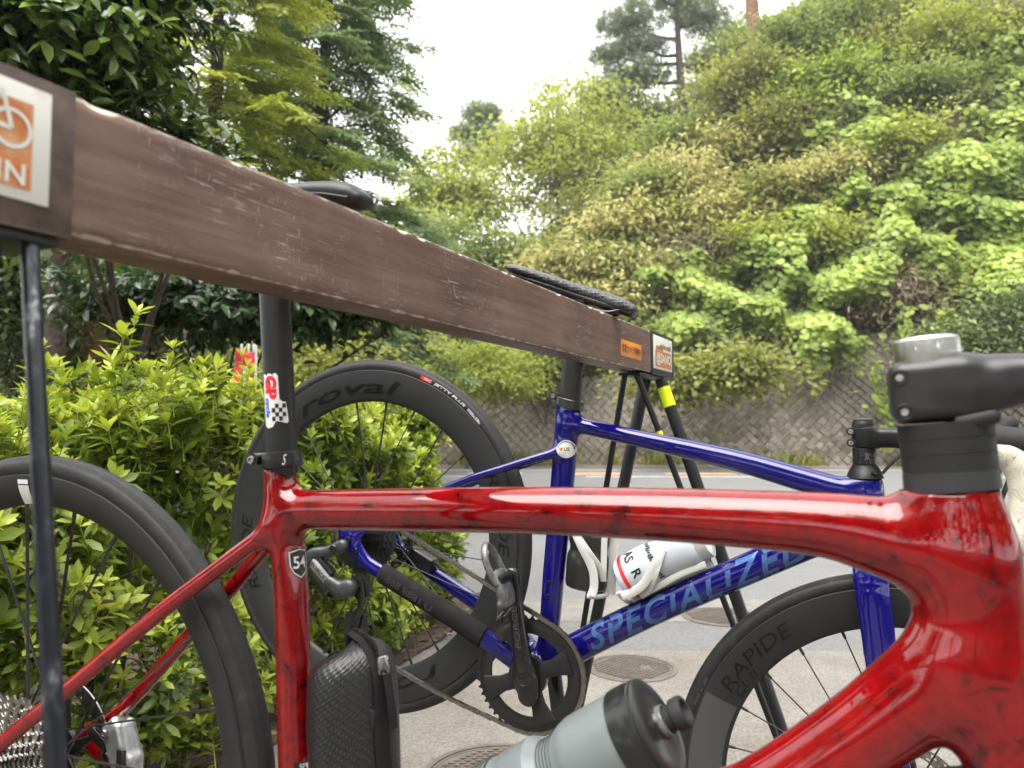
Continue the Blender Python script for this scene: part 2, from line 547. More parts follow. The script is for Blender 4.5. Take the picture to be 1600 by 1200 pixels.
sheet('ground', [(-150, -60), (150, -60), (150, 200), (-150, 200)], -.012, M0['soil'])
sheet('road', [(-60, 4.22), (60, 3.6), (60, 40), (-60, 40)], -.008, M0['asphalt'])
sheet('gutter', [(-20, 3.86), (20, 3.42), (20, 3.93), (-20, 4.30)], -.004, M0['concrete'])
sheet('pavement_strip', [(-20, 3.38), (20, 2.93), (20, 3.426), (-20, 3.866)], -.0055, M0['asphalt2'])
sheet('pavement', [(-20, -3), (20, -3), (20, 2.93), (-20, 3.38)], 0.0, M0['pebble'])
sheet('planting_bed', [(-1.62, .3), (-.98, 1.55), (-.72, 2.06), (-.30, 3.30), (-.14, 3.95), (-.6, 5.4), (-3.5, 7.5), (-14, 9), (-14, .3)], .008, M0['mulch'])
for i, (x0, x1, y0, y1, mt, nm) in enumerate([(-14, 14, 16.9, 17.12, 'line', 'edge_line'), (1.4, 6.2, 14.5, 14.72, 'line', 'lane_dash'), (8.0, 13.0, 14.3, 14.5, 'line', 'lane_dash'), (-5, -.8, 14.6, 14.8, 'line', 'lane_dash'),
                                              (1.0, 2.4, 15.3, 15.9, 'line_o', 'road_mark'), (3.1, 4.5, 15.3, 15.9, 'line_o', 'road_mark'), (-.9, .2, 15.5, 16.0, 'line_o', 'road_mark')]):
    sheet(nm, [(x0, y0), (x1, y0 - .02 * (x1 - x0) * .3), (x1, y1 - .02 * (x1 - x0) * .3), (x0, y1)], -.003, M0[mt])

# manhole covers let into the paving
M0['iron'] = plain('weathered cast iron', (.15, .125, .107), .7, .3, bump=(200, .3, .002), mottle=(18, .7))
def manhole(x, y, r, label, zz=0.0):
    o = tag(empty('manhole_cover', (x, y, zz)), label, 'manhole cover', 'manhole covers in the paving')
    MB().lathe([(r * 1.12, -.01), (r * 1.12, .003), (r * 1.02, .004), (r * 1.02, -.004), (r * 1.0, -.006)], 48, axis=(0, 0, 1), cap=False).build('frame_ring', M0['iron'], o)
    MB().lathe([(r, -.01), (r, .0025), (r * .985, .0035), (r * .955, .0035), (r * .95, .0015), (.0001, .0015)], 48, axis=(0, 0, 1)).build('lid', M0['iron'], o)
    pads = MB()
    s = r / 6.4
    for i in range(-7, 8):
        for j in range(-13, 14):
            px, py = i * s + (s * .5 if j % 2 else 0), j * s * .52
            if math.hypot(px, py) < r * .90 and not (abs(px - r * .35) < .02 and abs(py) < .028):
                pads.box((px, py, .0032), (s * .74, s * .30, .0056))
    pads.build('tread_pad', M0['iron'], o, smooth=False)['kind'] = 'stuff'
    k = MB(); k.box((r * .35, 0, .003), (.03, .045, .003), bevel=.001)
    k.build('key_slot', M0['iron'], o)
manhole(-.03, 2.02, .185, 'round patterned manhole cover nearest the red bicycle, cut by the frame edge')
manhole(.445, 2.92, .150, 'round manhole cover seen behind the blue chainring')
manhole(1.00, 3.72, .165, 'pale round manhole cover farthest off, by the gutter', -.003)

# ------------------------------------------------------------------ retaining wall
def wall_y(x): return 19.2 - .022 * np.clip(np.asarray(x, float) - 4, 0, 30) ** 2
def wall_h(x): return np.clip(1.95 + .15 * np.asarray(x, float), 1.35, 4.2)
BAT = .22
M0['mortar'] = plain('mossy wall mortar', (.075, .066, .050), .95, bump=(30, .5, .02), mottle=(2.2, .55))
def stone_mat():
    m, N, L, p = new_mat('grey brown wall stone')
    oi = N.new('ShaderNodeObjectInfo'); tc = N.new('ShaderNodeTexCoord')
    ge = N.new('ShaderNodeNewGeometry')
    n1 = N.new('ShaderNodeTexNoise'); n1.inputs['Scale'].default_value = .55; n1.inputs['Detail'].default_value = 5; L.new(ge.outputs['Position'], n1.inputs['Vector'])
    n2 = N.new('ShaderNodeTexNoise'); n2.inputs['Scale'].default_value = 7; n2.inputs['Detail'].default_value = 5; L.new(ge.outputs['Position'], n2.inputs['Vector'])
    wn_ = N.new('ShaderNodeTexWhiteNoise'); wn_.noise_dimensions = '3D'
    sn = N.new('ShaderNodeVectorMath'); sn.operation = 'SNAP'; sn.inputs[1].default_value = (.2, 5, .2); L.new(ge.outputs['Position'], sn.inputs[0]); L.new(sn.outputs[0], wn_.inputs['Vector'])
    a = N.new('ShaderNodeMath'); a.operation = 'MULTIPLY_ADD'; a.inputs[1].default_value = .5; L.new(n2.outputs['Fac'], a.inputs[0]); L.new(n1.outputs['Fac'], a.inputs[2])
    b = N.new('ShaderNodeMath'); b.operation = 'MULTIPLY_ADD'; b.inputs[1].default_value = .16; L.new(oi.outputs['Random'], b.inputs[0]); L.new(a.outputs[0], b.inputs[2])
    r = ramp(N, [(.52, (.058, .056, .028)), (.68, (.095, .084, .062)), (.84, (.140, .122, .095)), (1.0, (.215, .19, .155))])
    L.new(b.outputs[0], r.inputs['Fac']); L.new(r.outputs['Color'], p.inputs['Base Color'])
    bp = N.new('ShaderNodeBump'); bp.inputs['Strength'].default_value = .5; bp.inputs['Distance'].default_value = .02
    n3 = N.new('ShaderNodeTexNoise'); n3.inputs['Scale'].default_value = 25; n3.inputs['Detail'].default_value = 4; L.new(ge.outputs['Position'], n3.inputs['Vector'])
    L.new(n3.outputs['Fac'], bp.inputs['Height']); L.new(bp.outputs['Normal'], p.inputs['Normal'])
    p.inputs['Roughness'].default_value = .92
    return m
M0['stone'] = stone_mat()
xs_ = np.linspace(-14, 20, 69)
Vw, Fw = [], []
for x in xs_:
    y = float(wall_y(x)); h = float(wall_h(x))
    Vw += [(x, y, -.05), (x, y + h * BAT, h), (x, y + h * BAT + .4, h), (x, y + .6, -.05)]
for i in range(len(xs_) - 1):
    for k in range(3): Fw.append((i * 4 + k, i * 4 + 4 + k, i * 4 + 5 + k, i * 4 + 1 + k))
wall = MB().add(Vw, Fw).build('retaining_wall', M0['mortar'], smooth=False)
tag(wall, 'grey stone retaining wall of diamond-laid blocks at the foot of the hillside', 'wall')
D = .168; half = D / math.sqrt(2)
def stone_mesh(i):
    r_ = random.Random(i); q = half * .998
    base = [(q, 0), (0, q), (-q, 0), (0, -q)]
    V = [(x, .02, z_) for x, z_ in base]
    V += [(x * .92 + r_.uniform(-.014, .014), -.008 - r_.uniform(0, .022), z_ * .92 + r_.uniform(-.010, .010)) for x, z_ in base]
    V += [(r_.uniform(-.03, .03), -.017 - r_.uniform(0, .020), r_.uniform(-.03, .03))]
    F = [(i_, (i_ + 1) % 4, 4 + (i_ + 1) % 4, 4 + i_) for i_ in range(4)] + [(4 + i_, 4 + (i_ + 1) % 4, 8) for i_ in range(4)]
    mb = MB().add(V, F); me = mb.mesh('stone', smooth=False); me.materials.append(M0['stone']); return me
stones = [stone_mesh(i) for i in range(8)]
cells = []
for r in range(0, 60):
    for c in range(-60, 90):
        x = c * 2 * half + (half if r % 2 else 0); zc = r * half + .02
        if x < -6 or x > 14.5 or zc > float(wall_h(x)) - .05: continue
        cells.append((x, zc))
def cell_rank(c):
    # in view and uncovered: between the bushes, right of the blue wheel
    x, zc = c; px = 800 + 1200 * x / float(wall_y(x))
    return (0 if (700 < px < 1420 and .15 < zc < 2.9) else 1, abs(px - 1180) / 300 + zc * .25)
cells.sort(key=cell_rank)
rest = MB()
for i, (x, zc) in enumerate(cells):
    y = float(wall_y(x)) + zc * BAT; rz = math.atan2(float(wall_y(x + .1) - wall_y(x - .1)), .2)
    if i < 300:
        o = link('stone', stones[i % 8], None, wall, (x, y - .006, zc)); o.rotation_euler = (-BAT, random.choice((0, 1, 2, 3)) * math.pi / 2, rz)
    else:
        me = stones[i % 8]; Mx = Matrix.Translation((x, y - .006, zc)) @ Matrix.Rotation(-BAT, 4, 'X')
        rest.add([Mx @ v.co for v in me.vertices], [tuple(p.vertices) for p in me.polygons])
tag(rest.build('stones', M0['stone'], wall, smooth=False), kind='stuff')

# ------------------------------------------------------------------ hillside
def crest(x): return np.interp(x, [-14, -6, -1, 1, 4, 7, 10, 16, 34], [2.0, 2.6, 3.6, 5.2, 8.2, 11.2, 14.5, 21, 26])
_ph = rng.uniform(0, 6.28, (6, 2)); _fr = rng.uniform(.25, 1.3, (6, 2))
def bumps(x, t):
    s = 0
    for (p, q), (a, b) in zip(_ph, _fr): s = s + np.sin(a * x + p) * np.sin(b * t + q)
    return s * .22
def hill(x, t):
    """t: metres climbed along the surface from the wall top"""
    x = np.asarray(x, float); t = np.asarray(t, float)
    h0 = wall_h(x) - .12; H = np.maximum(crest(x) - h0, .4)
    L1 = H / math.sin(rad(56))
    up = np.minimum(t, L1); over = np.maximum(t - L1, 0)
    y = wall_y(x) + h0 * BAT + .15 + up * math.cos(rad(56)) + over * math.cos(rad(14))
    zz = h0 + up * math.sin(rad(56)) + over * math.sin(rad(14))
    b = bumps(x, t) * np.clip(t / 1.5, 0, 1)
    return np.stack([x, y - b * .8, zz + b * .5], -1)
gx = np.linspace(-14, 34, 97); gt = np.concatenate([np.linspace(0, 30, 61), np.linspace(32, 60, 12)])
G = hill(*np.meshgrid(gx, gt, indexing='ij'))
nx_, nt_ = len(gx), len(gt)
Q = np.array([(i * nt_ + j, (i + 1) * nt_ + j, (i + 1) * nt_ + j + 1, i * nt_ + j + 1) for i in range(nx_ - 1) for j in range(nt_ - 1)])
hm = raw_mesh('hillside', G.reshape(-1, 3), Q); hm.shade_smooth()
M0['hill'] = plain('brown green hillside earth', (.075, .062, .032), .95, bump=(4, .8, .1), mottle=(1.5, .5))
tag(link('hillside', hm, M0['hill']), kind='structure')
# ================================================================== bicycles
def paint_red():
    m, N, L, p = new_mat('marbled candy red paint')
    tc = N.new('ShaderNodeTexCoord')
    n1 = N.new('ShaderNodeTexNoise'); n1.inputs['Scale'].default_value = 52; n1.inputs['Detail'].default_value = 5; n1.inputs['Roughness'].default_value = .62; n1.inputs['Distortion'].default_value = .9
    n2 = N.new('ShaderNodeTexNoise'); n2.inputs['Scale'].default_value = 150; n2.inputs['Detail'].default_value = 3
    n3 = N.new('ShaderNodeTexNoise'); n3.inputs['Scale'].default_value = 9; n3.inputs['Detail'].default_value = 2
    for n in (n1, n2, n3): L.new(tc.outputs['Object'], n.inputs['Vector'])
    a = N.new('ShaderNodeMath'); a.operation = 'MULTIPLY_ADD'; a.inputs[1].default_value = .32
    L.new(n2.outputs['Fac'], a.inputs[0]); L.new(n1.outputs['Fac'], a.inputs[2])
    b = N.new('ShaderNodeMath'); b.operation = 'MULTIPLY_ADD'; b.inputs[1].default_value = .25
    L.new(n3.outputs['Fac'], b.inputs[0]); L.new(a.outputs[0], b.inputs[2])
    r = ramp(N, [(.52, (.018, .0010, .0014)), (.62, (.070, .0012, .0024)), (.72, (.160, .0016, .003)), (1.0, (.235, .0025, .004))])
    L.new(b.outputs[0], r.inputs['Fac']); L.new(r.outputs['Color'], p.inputs['Base Color'])
    p.inputs['Metallic'].default_value = 0
    p.inputs['Roughness'].default_value = .5
    p.inputs['Coat Weight'].default_value = 1.0
    p.inputs['Coat Roughness'].default_value = .02
    p.inputs['Specular IOR Level'].default_value = 0.0
    p.inputs['Coat IOR'].default_value = 1.6
    return m

M = {}
M['red'] = paint_red()
M['blue'] = plain('candy blue paint', (.0055, .0038, .125), .5, 0, 1.0, 0.0, mottle=(300, .8), coat_rough=.02)
M['blue'].node_tree.nodes['Principled BSDF'].inputs['Coat IOR'].default_value = 1.6
M['blue_fork'] = M['blue']
M['blue_pale'] = plain('pale blue lettering', (.040, .105, .27), .38, .3, .6)
M['carbon'] = plain('satin carbon', (.011, .011, .012), .42, 0, 0, .45, mottle=(60, .8))
M['carbon_gloss'] = plain('gloss carbon', (.010, .010, .011), .22, 0, .3, .5)
M['rim'] = plain('matte carbon rim', (.019, .019, .020), .46, 0, 0, .4, bump=(700, .05, .0004), mottle=(35, .85))
M['rim_text'] = plain('gloss black rim print', (.006, .006, .006), .30, 0, 0, .35)
M['rim_grey'] = plain('dark grey rim print', (.012, .012, .013), .4, 0, 0, .35)
M['metal_dark'] = plain('dark anodised metal', (.035, .035, .037), .35, .8, mottle=(120, .7))
M['black'] = plain('satin black alloy', (.012, .012, .012), .32, .1, .2, .5, bump=(500, .06, .0005))
M['black_matte'] = plain('matte black plastic', (.013, .013, .013), .5, 0, 0, .4, bump=(400, .1, .0006))
M['steel'] = plain('bare steel', (.46, .45, .43), .26, 1.0, bump=(200, .05, .0004), mottle=(150, .55))
M['chain'] = plain('worn chain steel', (.36, .335, .31), .32, 1.0, mottle=(260, .45))
M['silver'] = plain('brushed silver alloy', (.66, .66, .65), .33, 1.0, mottle=(40, .85))
M['caliper'] = plain('polished caliper', (.60, .61, .62), .30, .8, mottle=(90, .6))
M['rubber'] = plain('black rubber', (.020, .020, .021), .62, 0, 0, .3, bump=(320, .22, .001), mottle=(30, .75))
M['sprocket'] = plain('dark worn sprocket steel', (.12, .12, .122), .34, .9, mottle=(150, .5))
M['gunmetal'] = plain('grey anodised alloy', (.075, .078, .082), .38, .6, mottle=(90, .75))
M['neoprene'] = plain('black neoprene', (.016, .014, .016), .8, 0, 0, .2, bump=(900, .3, .0008), mottle=(50, .7))
M['white'] = plain('white vinyl', (.66, .66, .65), .35, mottle=(80, .92))
M['white_gloss'] = plain('glossy white plastic', (.62, .62, .60), .22, 0, .3, mottle=(40, .93))
M['ink'] = plain('black ink', (.012, .012, .013), .4)
M['ink_red'] = plain('red ink', (.62, .02, .03), .4)
M['ink_blue'] = plain('blue ink', (.02, .09, .50), .4)
M['ink_white'] = plain('white ink', (.72, .72, .72), .45)
M['orange'] = plain('orange vinyl', (.85, .27, .03), .4, mottle=(60, .85))
M['lens'] = plain('amber plastic', (.6, .2, .02), .3)

def tyre_mat():
    m, N, L, p = new_mat('tyre rubber with fine tread')
    tc = N.new('ShaderNodeTexCoord')
    sp = N.new('ShaderNodeSeparateXYZ'); L.new(tc.outputs['Object'], sp.inputs[0])
    at = N.new('ShaderNodeMath'); at.operation = 'ARCTAN2'; L.new(sp.outputs['Z'], at.inputs[0]); L.new(sp.outputs['X'], at.inputs[1])
    ay = N.new('ShaderNodeMath'); ay.operation = 'ABSOLUTE'; L.new(sp.outputs['Y'], ay.inputs[0])
    sk = N.new('ShaderNodeMath'); sk.operation = 'MULTIPLY_ADD'; sk.inputs[1].default_value = 12.0
    L.new(ay.outputs[0], sk.inputs[0]); L.new(at.outputs[0], sk.inputs[2])
    fq = N.new('ShaderNodeMath'); fq.operation = 'MULTIPLY'; fq.inputs[1].default_value = 420; L.new(sk.outputs[0], fq.inputs[0])
    sn = N.new('ShaderNodeMath'); sn.operation = 'SINE'; L.new(fq.outputs[0], sn.inputs[0])
    # only on the shoulder: 5 to 10 mm from the centre line, where the tyre is near its crown
    band = N.new('ShaderNodeMapRange'); band.interpolation_type = 'SMOOTHSTEP'
    band.inputs['From Min'].default_value = .0045; band.inputs['From Max'].default_value = .006
    L.new(ay.outputs[0], band.inputs['Value'])
    b2 = N.new('ShaderNodeMapRange'); b2.interpolation_type = 'SMOOTHSTEP'; b2.inputs['From Min'].default_value = .0118; b2.inputs['From Max'].default_value = .0105
    L.new(ay.outputs[0], b2.inputs['Value'])
    mm = N.new('ShaderNodeMath'); mm.operation = 'MULTIPLY'; L.new(band.outputs[0], mm.inputs[0]); L.new(b2.outputs[0], mm.inputs[1])
    m2 = N.new('ShaderNodeMath'); m2.operation = 'MULTIPLY'; L.new(mm.outputs[0], m2.inputs[0]); L.new(sn.outputs[0], m2.inputs[1])
    nz = N.new('ShaderNodeTexNoise'); nz.inputs['Scale'].default_value = 60; nz.inputs['Detail'].default_value = 6; nz.inputs['Roughness'].default_value = .7
    L.new(tc.outputs['Object'], nz.inputs['Vector'])
    ad = N.new('ShaderNodeMath'); ad.operation = 'MULTIPLY_ADD'; ad.inputs[1].default_value = .3; L.new(nz.outputs['Fac'], ad.inputs[0]); L.new(m2.outputs[0], ad.inputs[2])
    bp = N.new('ShaderNodeBump'); bp.inputs['Strength'].default_value = .55; bp.inputs['Distance'].default_value = .0007
    L.new(ad.outputs[0], bp.inputs['Height']); L.new(bp.outputs['Normal'], p.inputs['Normal'])
    r = ramp(N, [(.3, (.011, .011, .012)), (.55, (.018, .018, .019)), (.72, (.034, .033, .031))])
    L.new(nz.outputs['Fac'], r.inputs['Fac']); L.new(r.outputs['Color'], p.inputs['Base Color'])
    p.inputs['Roughness'].default_value = .58; p.inputs['Specular IOR Level'].default_value = .35
    return m
M['tyre'] = tyre_mat()
M['spacer_grey'] = plain('satin dark grey cover', (.034, .035, .038), .45, .2, mottle=(50, .85))

def weave_mat():
    m, N, L, p = new_mat('black carbon-weave vinyl')
    tc = N.new('ShaderNodeTexCoord')
    sp = N.new('ShaderNodeSeparateXYZ'); L.new(tc.outputs['Object'], sp.inputs[0])
    an = N.new('ShaderNodeMath'); an.operation = 'ARCTAN2'; L.new(sp.outputs['Y'], an.inputs[0]); L.new(sp.outputs['X'], an.inputs[1])
    def band(ca, cz, amp=1.0):
        a = N.new('ShaderNodeMath'); a.operation = 'MULTIPLY'; a.inputs[1].default_value = ca; L.new(an.outputs[0], a.inputs[0])
        b = N.new('ShaderNodeMath'); b.operation = 'MULTIPLY_ADD'; b.inputs[1].default_value = cz; L.new(sp.outputs['Z'], b.inputs[0]); L.new(a.outputs[0], b.inputs[2])
        c = N.new('ShaderNodeMath'); c.operation = 'SINE'; L.new(b.outputs[0], c.inputs[0]); return c
    w1 = band(26, 900); w2 = band(70, -620)
    mu = N.new('ShaderNodeMath'); mu.operation = 'MULTIPLY'; L.new(w2.outputs[0], mu.inputs[0]); L.new(w1.outputs[0], mu.inputs[1])
    nz = N.new('ShaderNodeTexNoise'); nz.inputs['Scale'].default_value = 500; L.new(tc.outputs['Object'], nz.inputs['Vector'])
    m3 = N.new('ShaderNodeMath'); m3.operation = 'MULTIPLY_ADD'; m3.inputs[1].default_value = .6; L.new(w1.outputs[0], m3.inputs[0]); L.new(mu.outputs[0], m3.inputs[2])
    m4 = N.new('ShaderNodeMath'); m4.operation = 'ADD'; L.new(m3.outputs[0], m4.inputs[0]); L.new(nz.outputs['Fac'], m4.inputs[1])
    bp = N.new('ShaderNodeBump'); bp.inputs['Strength'].default_value = .35; bp.inputs['Distance'].default_value = .0007
    L.new(m4.outputs[0], bp.inputs['Height']); L.new(bp.outputs['Normal'], p.inputs['Normal'])
    r = ramp(N, [(.2, (.007, .007, .008)), (.9, (.022, .022, .023))])
    L.new(m3.outputs[0], r.inputs['Fac']); L.new(r.outputs['Color'], p.inputs['Base Color'])
    p.inputs['Roughness'].default_value = .32; p.inputs['Specular IOR Level'].default_value = .6
    return m
M['weave'] = weave_mat()

def lattice_mat(name, scale, col, col2):
    """dense dotted saddle cover: a honeycomb of pits"""
    m, N, L, p = new_mat(name)
    tc = N.new('ShaderNodeTexCoord')
    v = N.new('ShaderNodeTexVoronoi'); v.inputs['Scale'].default_value = scale; v.inputs['Randomness'].default_value = .12
    L.new(tc.outputs['Object'], v.inputs['Vector'])
    r = ramp(N, [(.30, col2), (.46, col)])
    L.new(v.outputs['Distance'], r.inputs['Fac']); L.new(r.outputs['Color'], p.inputs['Base Color'])
    bp = N.new('ShaderNodeBump'); bp.inputs['Strength'].default_value = .8; bp.inputs['Distance'].default_value = .0015
    L.new(v.outputs['Distance'], bp.inputs['Height']); L.new(bp.outputs['Normal'], p.inputs['Normal'])
    p.inputs['Roughness'].default_value = .42
    return m
M['lattice'] = lattice_mat('dotted grey black saddle cover', 170, (.055, .058, .062), (.008, .008, .008))

def tape_mat():
    m, N, L, p = new_mat('cream bar tape with contour lines')
    tc = N.new('ShaderNodeTexCoord')
    n1 = N.new('ShaderNodeTexNoise'); n1.inputs['Scale'].default_value = 22; n1.inputs['Detail'].default_value = 1.5; L.new(tc.outputs['Object'], n1.inputs['Vector'])
    mu = N.new('ShaderNodeMath'); mu.operation = 'MULTIPLY'; mu.inputs[1].default_value = 20; L.new(n1.outputs['Fac'], mu.inputs[0])
    fr = N.new('ShaderNodeMath'); fr.operation = 'FRACT'; L.new(mu.outputs[0], fr.inputs[0])
    r = ramp(N, [(0, (.22, .18, .12)), (.06, (.36, .32, .23)), (.11, (.52, .49, .40)), (1, (.55, .52, .43))])
    L.new(fr.outputs[0], r.inputs['Fac']); L.new(r.outputs['Color'], p.inputs['Base Color'])
    p.inputs['Roughness'].default_value = .6
    return m
M['tape'] = tape_mat()

def clear_plastic(name, col, rough=.28, trans=.55):
    m, N, L, p = new_mat(name)
    p.inputs['Base Color'].default_value = (*col, 1); p.inputs['Roughness'].default_value = rough
    p.inputs['Transmission Weight'].default_value = trans; p.inputs['IOR'].default_value = 1.3
    p.inputs['Subsurface Weight'].default_value = 0.0
    return m
M['bottle_grey'] = plain('smoky grey bottle plastic', (.16, .183, .188), .34, 0, 0, .5, mottle=(20, .9), bump=(250, .05, .0005))
M['bottle_white'] = plain('milky white bottle plastic', (.50, .55, .60), .30, 0, .2, .5, mottle=(14, .86))
M['bottle_black'] = plain('smoky black bottle plastic', (.022, .021, .020), .28, 0, .2, .5, mottle=(30, .7))

# ------------------------------------------------------------------ wheels
def rim_hw(r, r_in):
    """half width of the rim at radius r"""
    t = np.clip((np.asarray(r, float) - r_in) / (.3165 - r_in), 0, 1)
    return .0045 + .0100 * np.clip(1 - (1 - t) ** 2.2, 0, 1)
def tyre_hw(r):
    t = np.clip((np.asarray(r, float) - .3265) / .012, -1, 1)
    return .0142 * np.sqrt(np.clip(1 - np.clip(t, 0, 1) ** 2, 0, 1)) - .0012 * np.clip(-t, 0, 1)

def rim_mesh(r_in):
    rs = np.linspace(r_in, .3165, 14)
    hw = rim_hw(rs, r_in)
    prof = [(r, -w) for r, w in zip(rs, hw)] + [(.3170, -.0118), (.312, -.0105), (.312, .0105), (.3170, .0118)] + [(r, w) for r, w in zip(rs[::-1], hw[::-1])] + [(r_in - .0022, .002), (r_in - .0022, -.002)]
    return MB().lathe(prof, 160, closed=True).mesh('rim', 30)
def tyre_mesh():
    a = np.linspace(-108, 108, 25)
    prof = [(.3250 + .0136 * math.cos(rad(x)) * (1.0 if abs(x) > 20 else 1.0), .0143 * math.sin(rad(x))) for x in a]
    prof += [(.3165, .0120), (.3165, -.0120)]
    return MB().lathe(prof, 160, closed=True).mesh('tyre', 60)

SPOKE = {}
def spoke_mesh(r_in):
    key = round(r_in, 4)
    if key not in SPOKE:
        mb = MB()
        mb.tube([(0, 0, 0), (0, 0, 1)], .00115, 6, .0020)      # unit length; scaled per object
        SPOKE[key] = mb.mesh('spoke', smooth=True)
        NIP = MB().lathe([(.0021, -.0), (.0024, .004), (.0024, .013)], 8, axis=(0, 0, 1))
        SPOKE[str(key)] = NIP.mesh('nipple')
    return SPOKE[key], SPOKE[str(key)]

def sprocket_poly(teeth, r, depth):
    out = []
    for i in range(teeth):
        a0 = 2 * math.pi * i / teeth; da = 2 * math.pi / teeth
        for t, d in ((.0, -depth), (.22, -depth * .75), (.40, depth * .6), (.60, depth * .6), (.78, -depth * .75)):
            out.append(((r + d) * math.cos(a0 + t * da), (r + d) * math.sin(a0 + t * da)))
    return out
def circle_poly(n, r, ph=0): return [(r * math.cos(ph + 2 * math.pi * i / n), r * math.sin(ph + 2 * math.pi * i / n)) for i in range(n)]

def rotor_parts(parent, y):
    mb = MB()
    nA, rr = 120, np.linspace(.0635, .080, 7)
    V, F = [], []
    for s in (-.0009, .0009):
        for i in range(nA):
            for k, r in enumerate(rr):
                a = 2 * math.pi * i / nA + k * .018
                rw = r + (.0012 * math.cos(a * 10) if k == 0 else 0)
                V.append((rw * math.cos(a), y + s, rw * math.sin(a)))
    m = len(rr); H = nA * m
    hole = lambda i, k: (k in (1, 3) and (i + (2 if k == 3 else 0)) % 5 < 2) or (k == 4 and i % 5 == 4)
    for i in range(nA):
        j = (i + 1) % nA
        for k in range(m - 1):
            if hole(i, k): continue
            F += [(i * m + k, j * m + k, j * m + k + 1, i * m + k + 1), (H + i * m + k, H + i * m + k + 1, H + j * m + k + 1, H + j * m + k)]
        F += [(i * m, H + i * m, H + j * m, j * m), (i * m + m - 1, j * m + m - 1, H + j * m + m - 1, H + i * m + m - 1)]
    mb.add(V, F)
    mb.build('brake_rotor', M['steel'], parent)
    sp = MB()
    for i in range(6):
        a = 2 * math.pi * i / 6
        pts = [(.022 * math.cos(a), y, .022 * math.sin(a)), (.045 * math.cos(a + .32), y, .045 * math.sin(a + .32)), (.067 * math.cos(a + .45), y, .067 * math.sin(a + .45))]
        sp.tube(spline(pts, 4), .0018, 8, .0045)
        b = a + .35
        sp.tube([(.024 * math.cos(b), y, .024 * math.sin(b)), (.046 * math.cos(a + .36), y, .046 * math.sin(a + .36))], .0017, 8, .003)
    sp.lathe([(.014, y - .003), (.026, y - .003), (.026, y + .003), (.014, y + .003)], 24, closed=True)
    sp.build('rotor_carrier', M['black'], parent)

def make_wheel(bike, name, hub, r_in, texts=(), tyre_texts=(), cassette=False, n_spokes=24, turn=0.0, grey_patch=None, hub_r=.021):
    """part: the wheel's rim mesh; tyre, spokes, hub, rotor and sprockets are its sub-parts"""
    wh = link(name, rim_mesh(r_in), M['rim'], bike, hub)
    link('tyre', tyre_mesh(), M['tyre'], wh)
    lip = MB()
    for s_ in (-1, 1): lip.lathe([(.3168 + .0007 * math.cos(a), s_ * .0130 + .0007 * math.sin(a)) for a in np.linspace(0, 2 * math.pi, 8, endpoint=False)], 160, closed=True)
    lip.build('rim_lip_highlight', M['gunmetal'], wh)  # paler ring added to draw the highlight along the rim edge
    sm, nm = spoke_mesh(r_in)
    for me, mt in ((sm, M['black']), (nm, M['black'])):
        if not me.materials: me.materials.append(mt)
    for i in range(n_spokes):
        side = -1 if i % 2 == 0 else 1
        lead = 1 if (i // 2) % 2 == 0 else -1
        a = turn + 2 * math.pi * i / n_spokes
        p1 = Vector((math.cos(a) * (r_in - .001), side * .002, math.sin(a) * (r_in - .001)))
        ah = a + lead * rad(62)
        yo = -.017 if (side < 0 and cassette) else side * .024
        p0 = Vector((math.cos(ah) * hub_r, yo, math.sin(ah) * hub_r))
        d = p1 - p0
        q = d.to_track_quat('Z', 'Y')
        s = link('spoke', sm, None, wh); s.location = p0; s.rotation_euler = q.to_euler(); s.scale = (1, 1, d.length)
        n_ = link('spoke_nipple', nm, None, wh); n_.location = p1 - d.normalized() * .012; n_.rotation_euler = q.to_euler()
    prof = [(.008, -.05), (.012, -.048), (.013, -.028), (hub_r + .002, -.026), (hub_r + .003, -.022), (.014, -.017), (.012, 0), (.014, .017), (hub_r + .003, .022), (hub_r + .002, .026), (.016, .029), (.015, .046), (.008, .05)]
    MB().lathe(prof, 32).build('hub', M['black'], wh)
    rotor_parts(wh, .036)
    if cassette:
        teeth = [36, 32, 28, 24, 21, 19, 17, 15, 13, 12, 11, 10]
        for i, t in enumerate(teeth):
            r = t * .0127 / (2 * math.pi)
            y = -.0185 - i * .0026
            ri = max(.013, r - .016) if i < 6 else .012
            n = t * 5
            MB().prism(sprocket_poly(t, r, .0031), y - .0009, y + .0009, circle_poly(n, ri)).build('sprocket', M['steel'] if cassette == 'bright' else M['sprocket'], wh, smooth=False)
        MB().lathe([(.0135, -.019), (.0135, -.052), (.009, -.055)], 24).build('lockring', M['black'], wh)
    for s, mat, size, r0, phi, xs, kw in texts:
        V, F, w = text2d(s, size, **kw)
        V = V * [xs / max(w, 1e-6), 1]
        V, F = split(V, F, 1)
        def fn(V, r0=r0, phi=phi):
            r = r0 + V[:, 1]; a = phi - V[:, 0] / (r0 + .012)
            return np.stack([r * np.cos(a), -rim_hw(r, r_in) - .0006, r * np.sin(a)], -1)
        decal('lettering', [(V, F)], fn, mat, wh)
    for s, mat, size, r0, phi, xs in tyre_texts:
        def fn(V, r0=r0, phi=phi):
            r = r0 + V[:, 1]; a = phi - V[:, 0] / r0
            c = np.clip((r - .3250) / .0136, -.99, .99)
            return np.stack([r * np.cos(a), -.0143 * np.sqrt(1 - c * c) - .0004, r * np.sin(a)], -1)
        if s is None:
            decal('sidewall_badge', [grid2d(0, xs, 0, size, 6, 2)], fn, mat, wh)
        else:
            V, F, w = text2d(s, size, shear=.18, offset=.012)
            V = V * [xs / max(w, 1e-6), 1]
            decal('lettering', [(V, F)], fn, mat, wh)
    return wh

def grip(o): return o

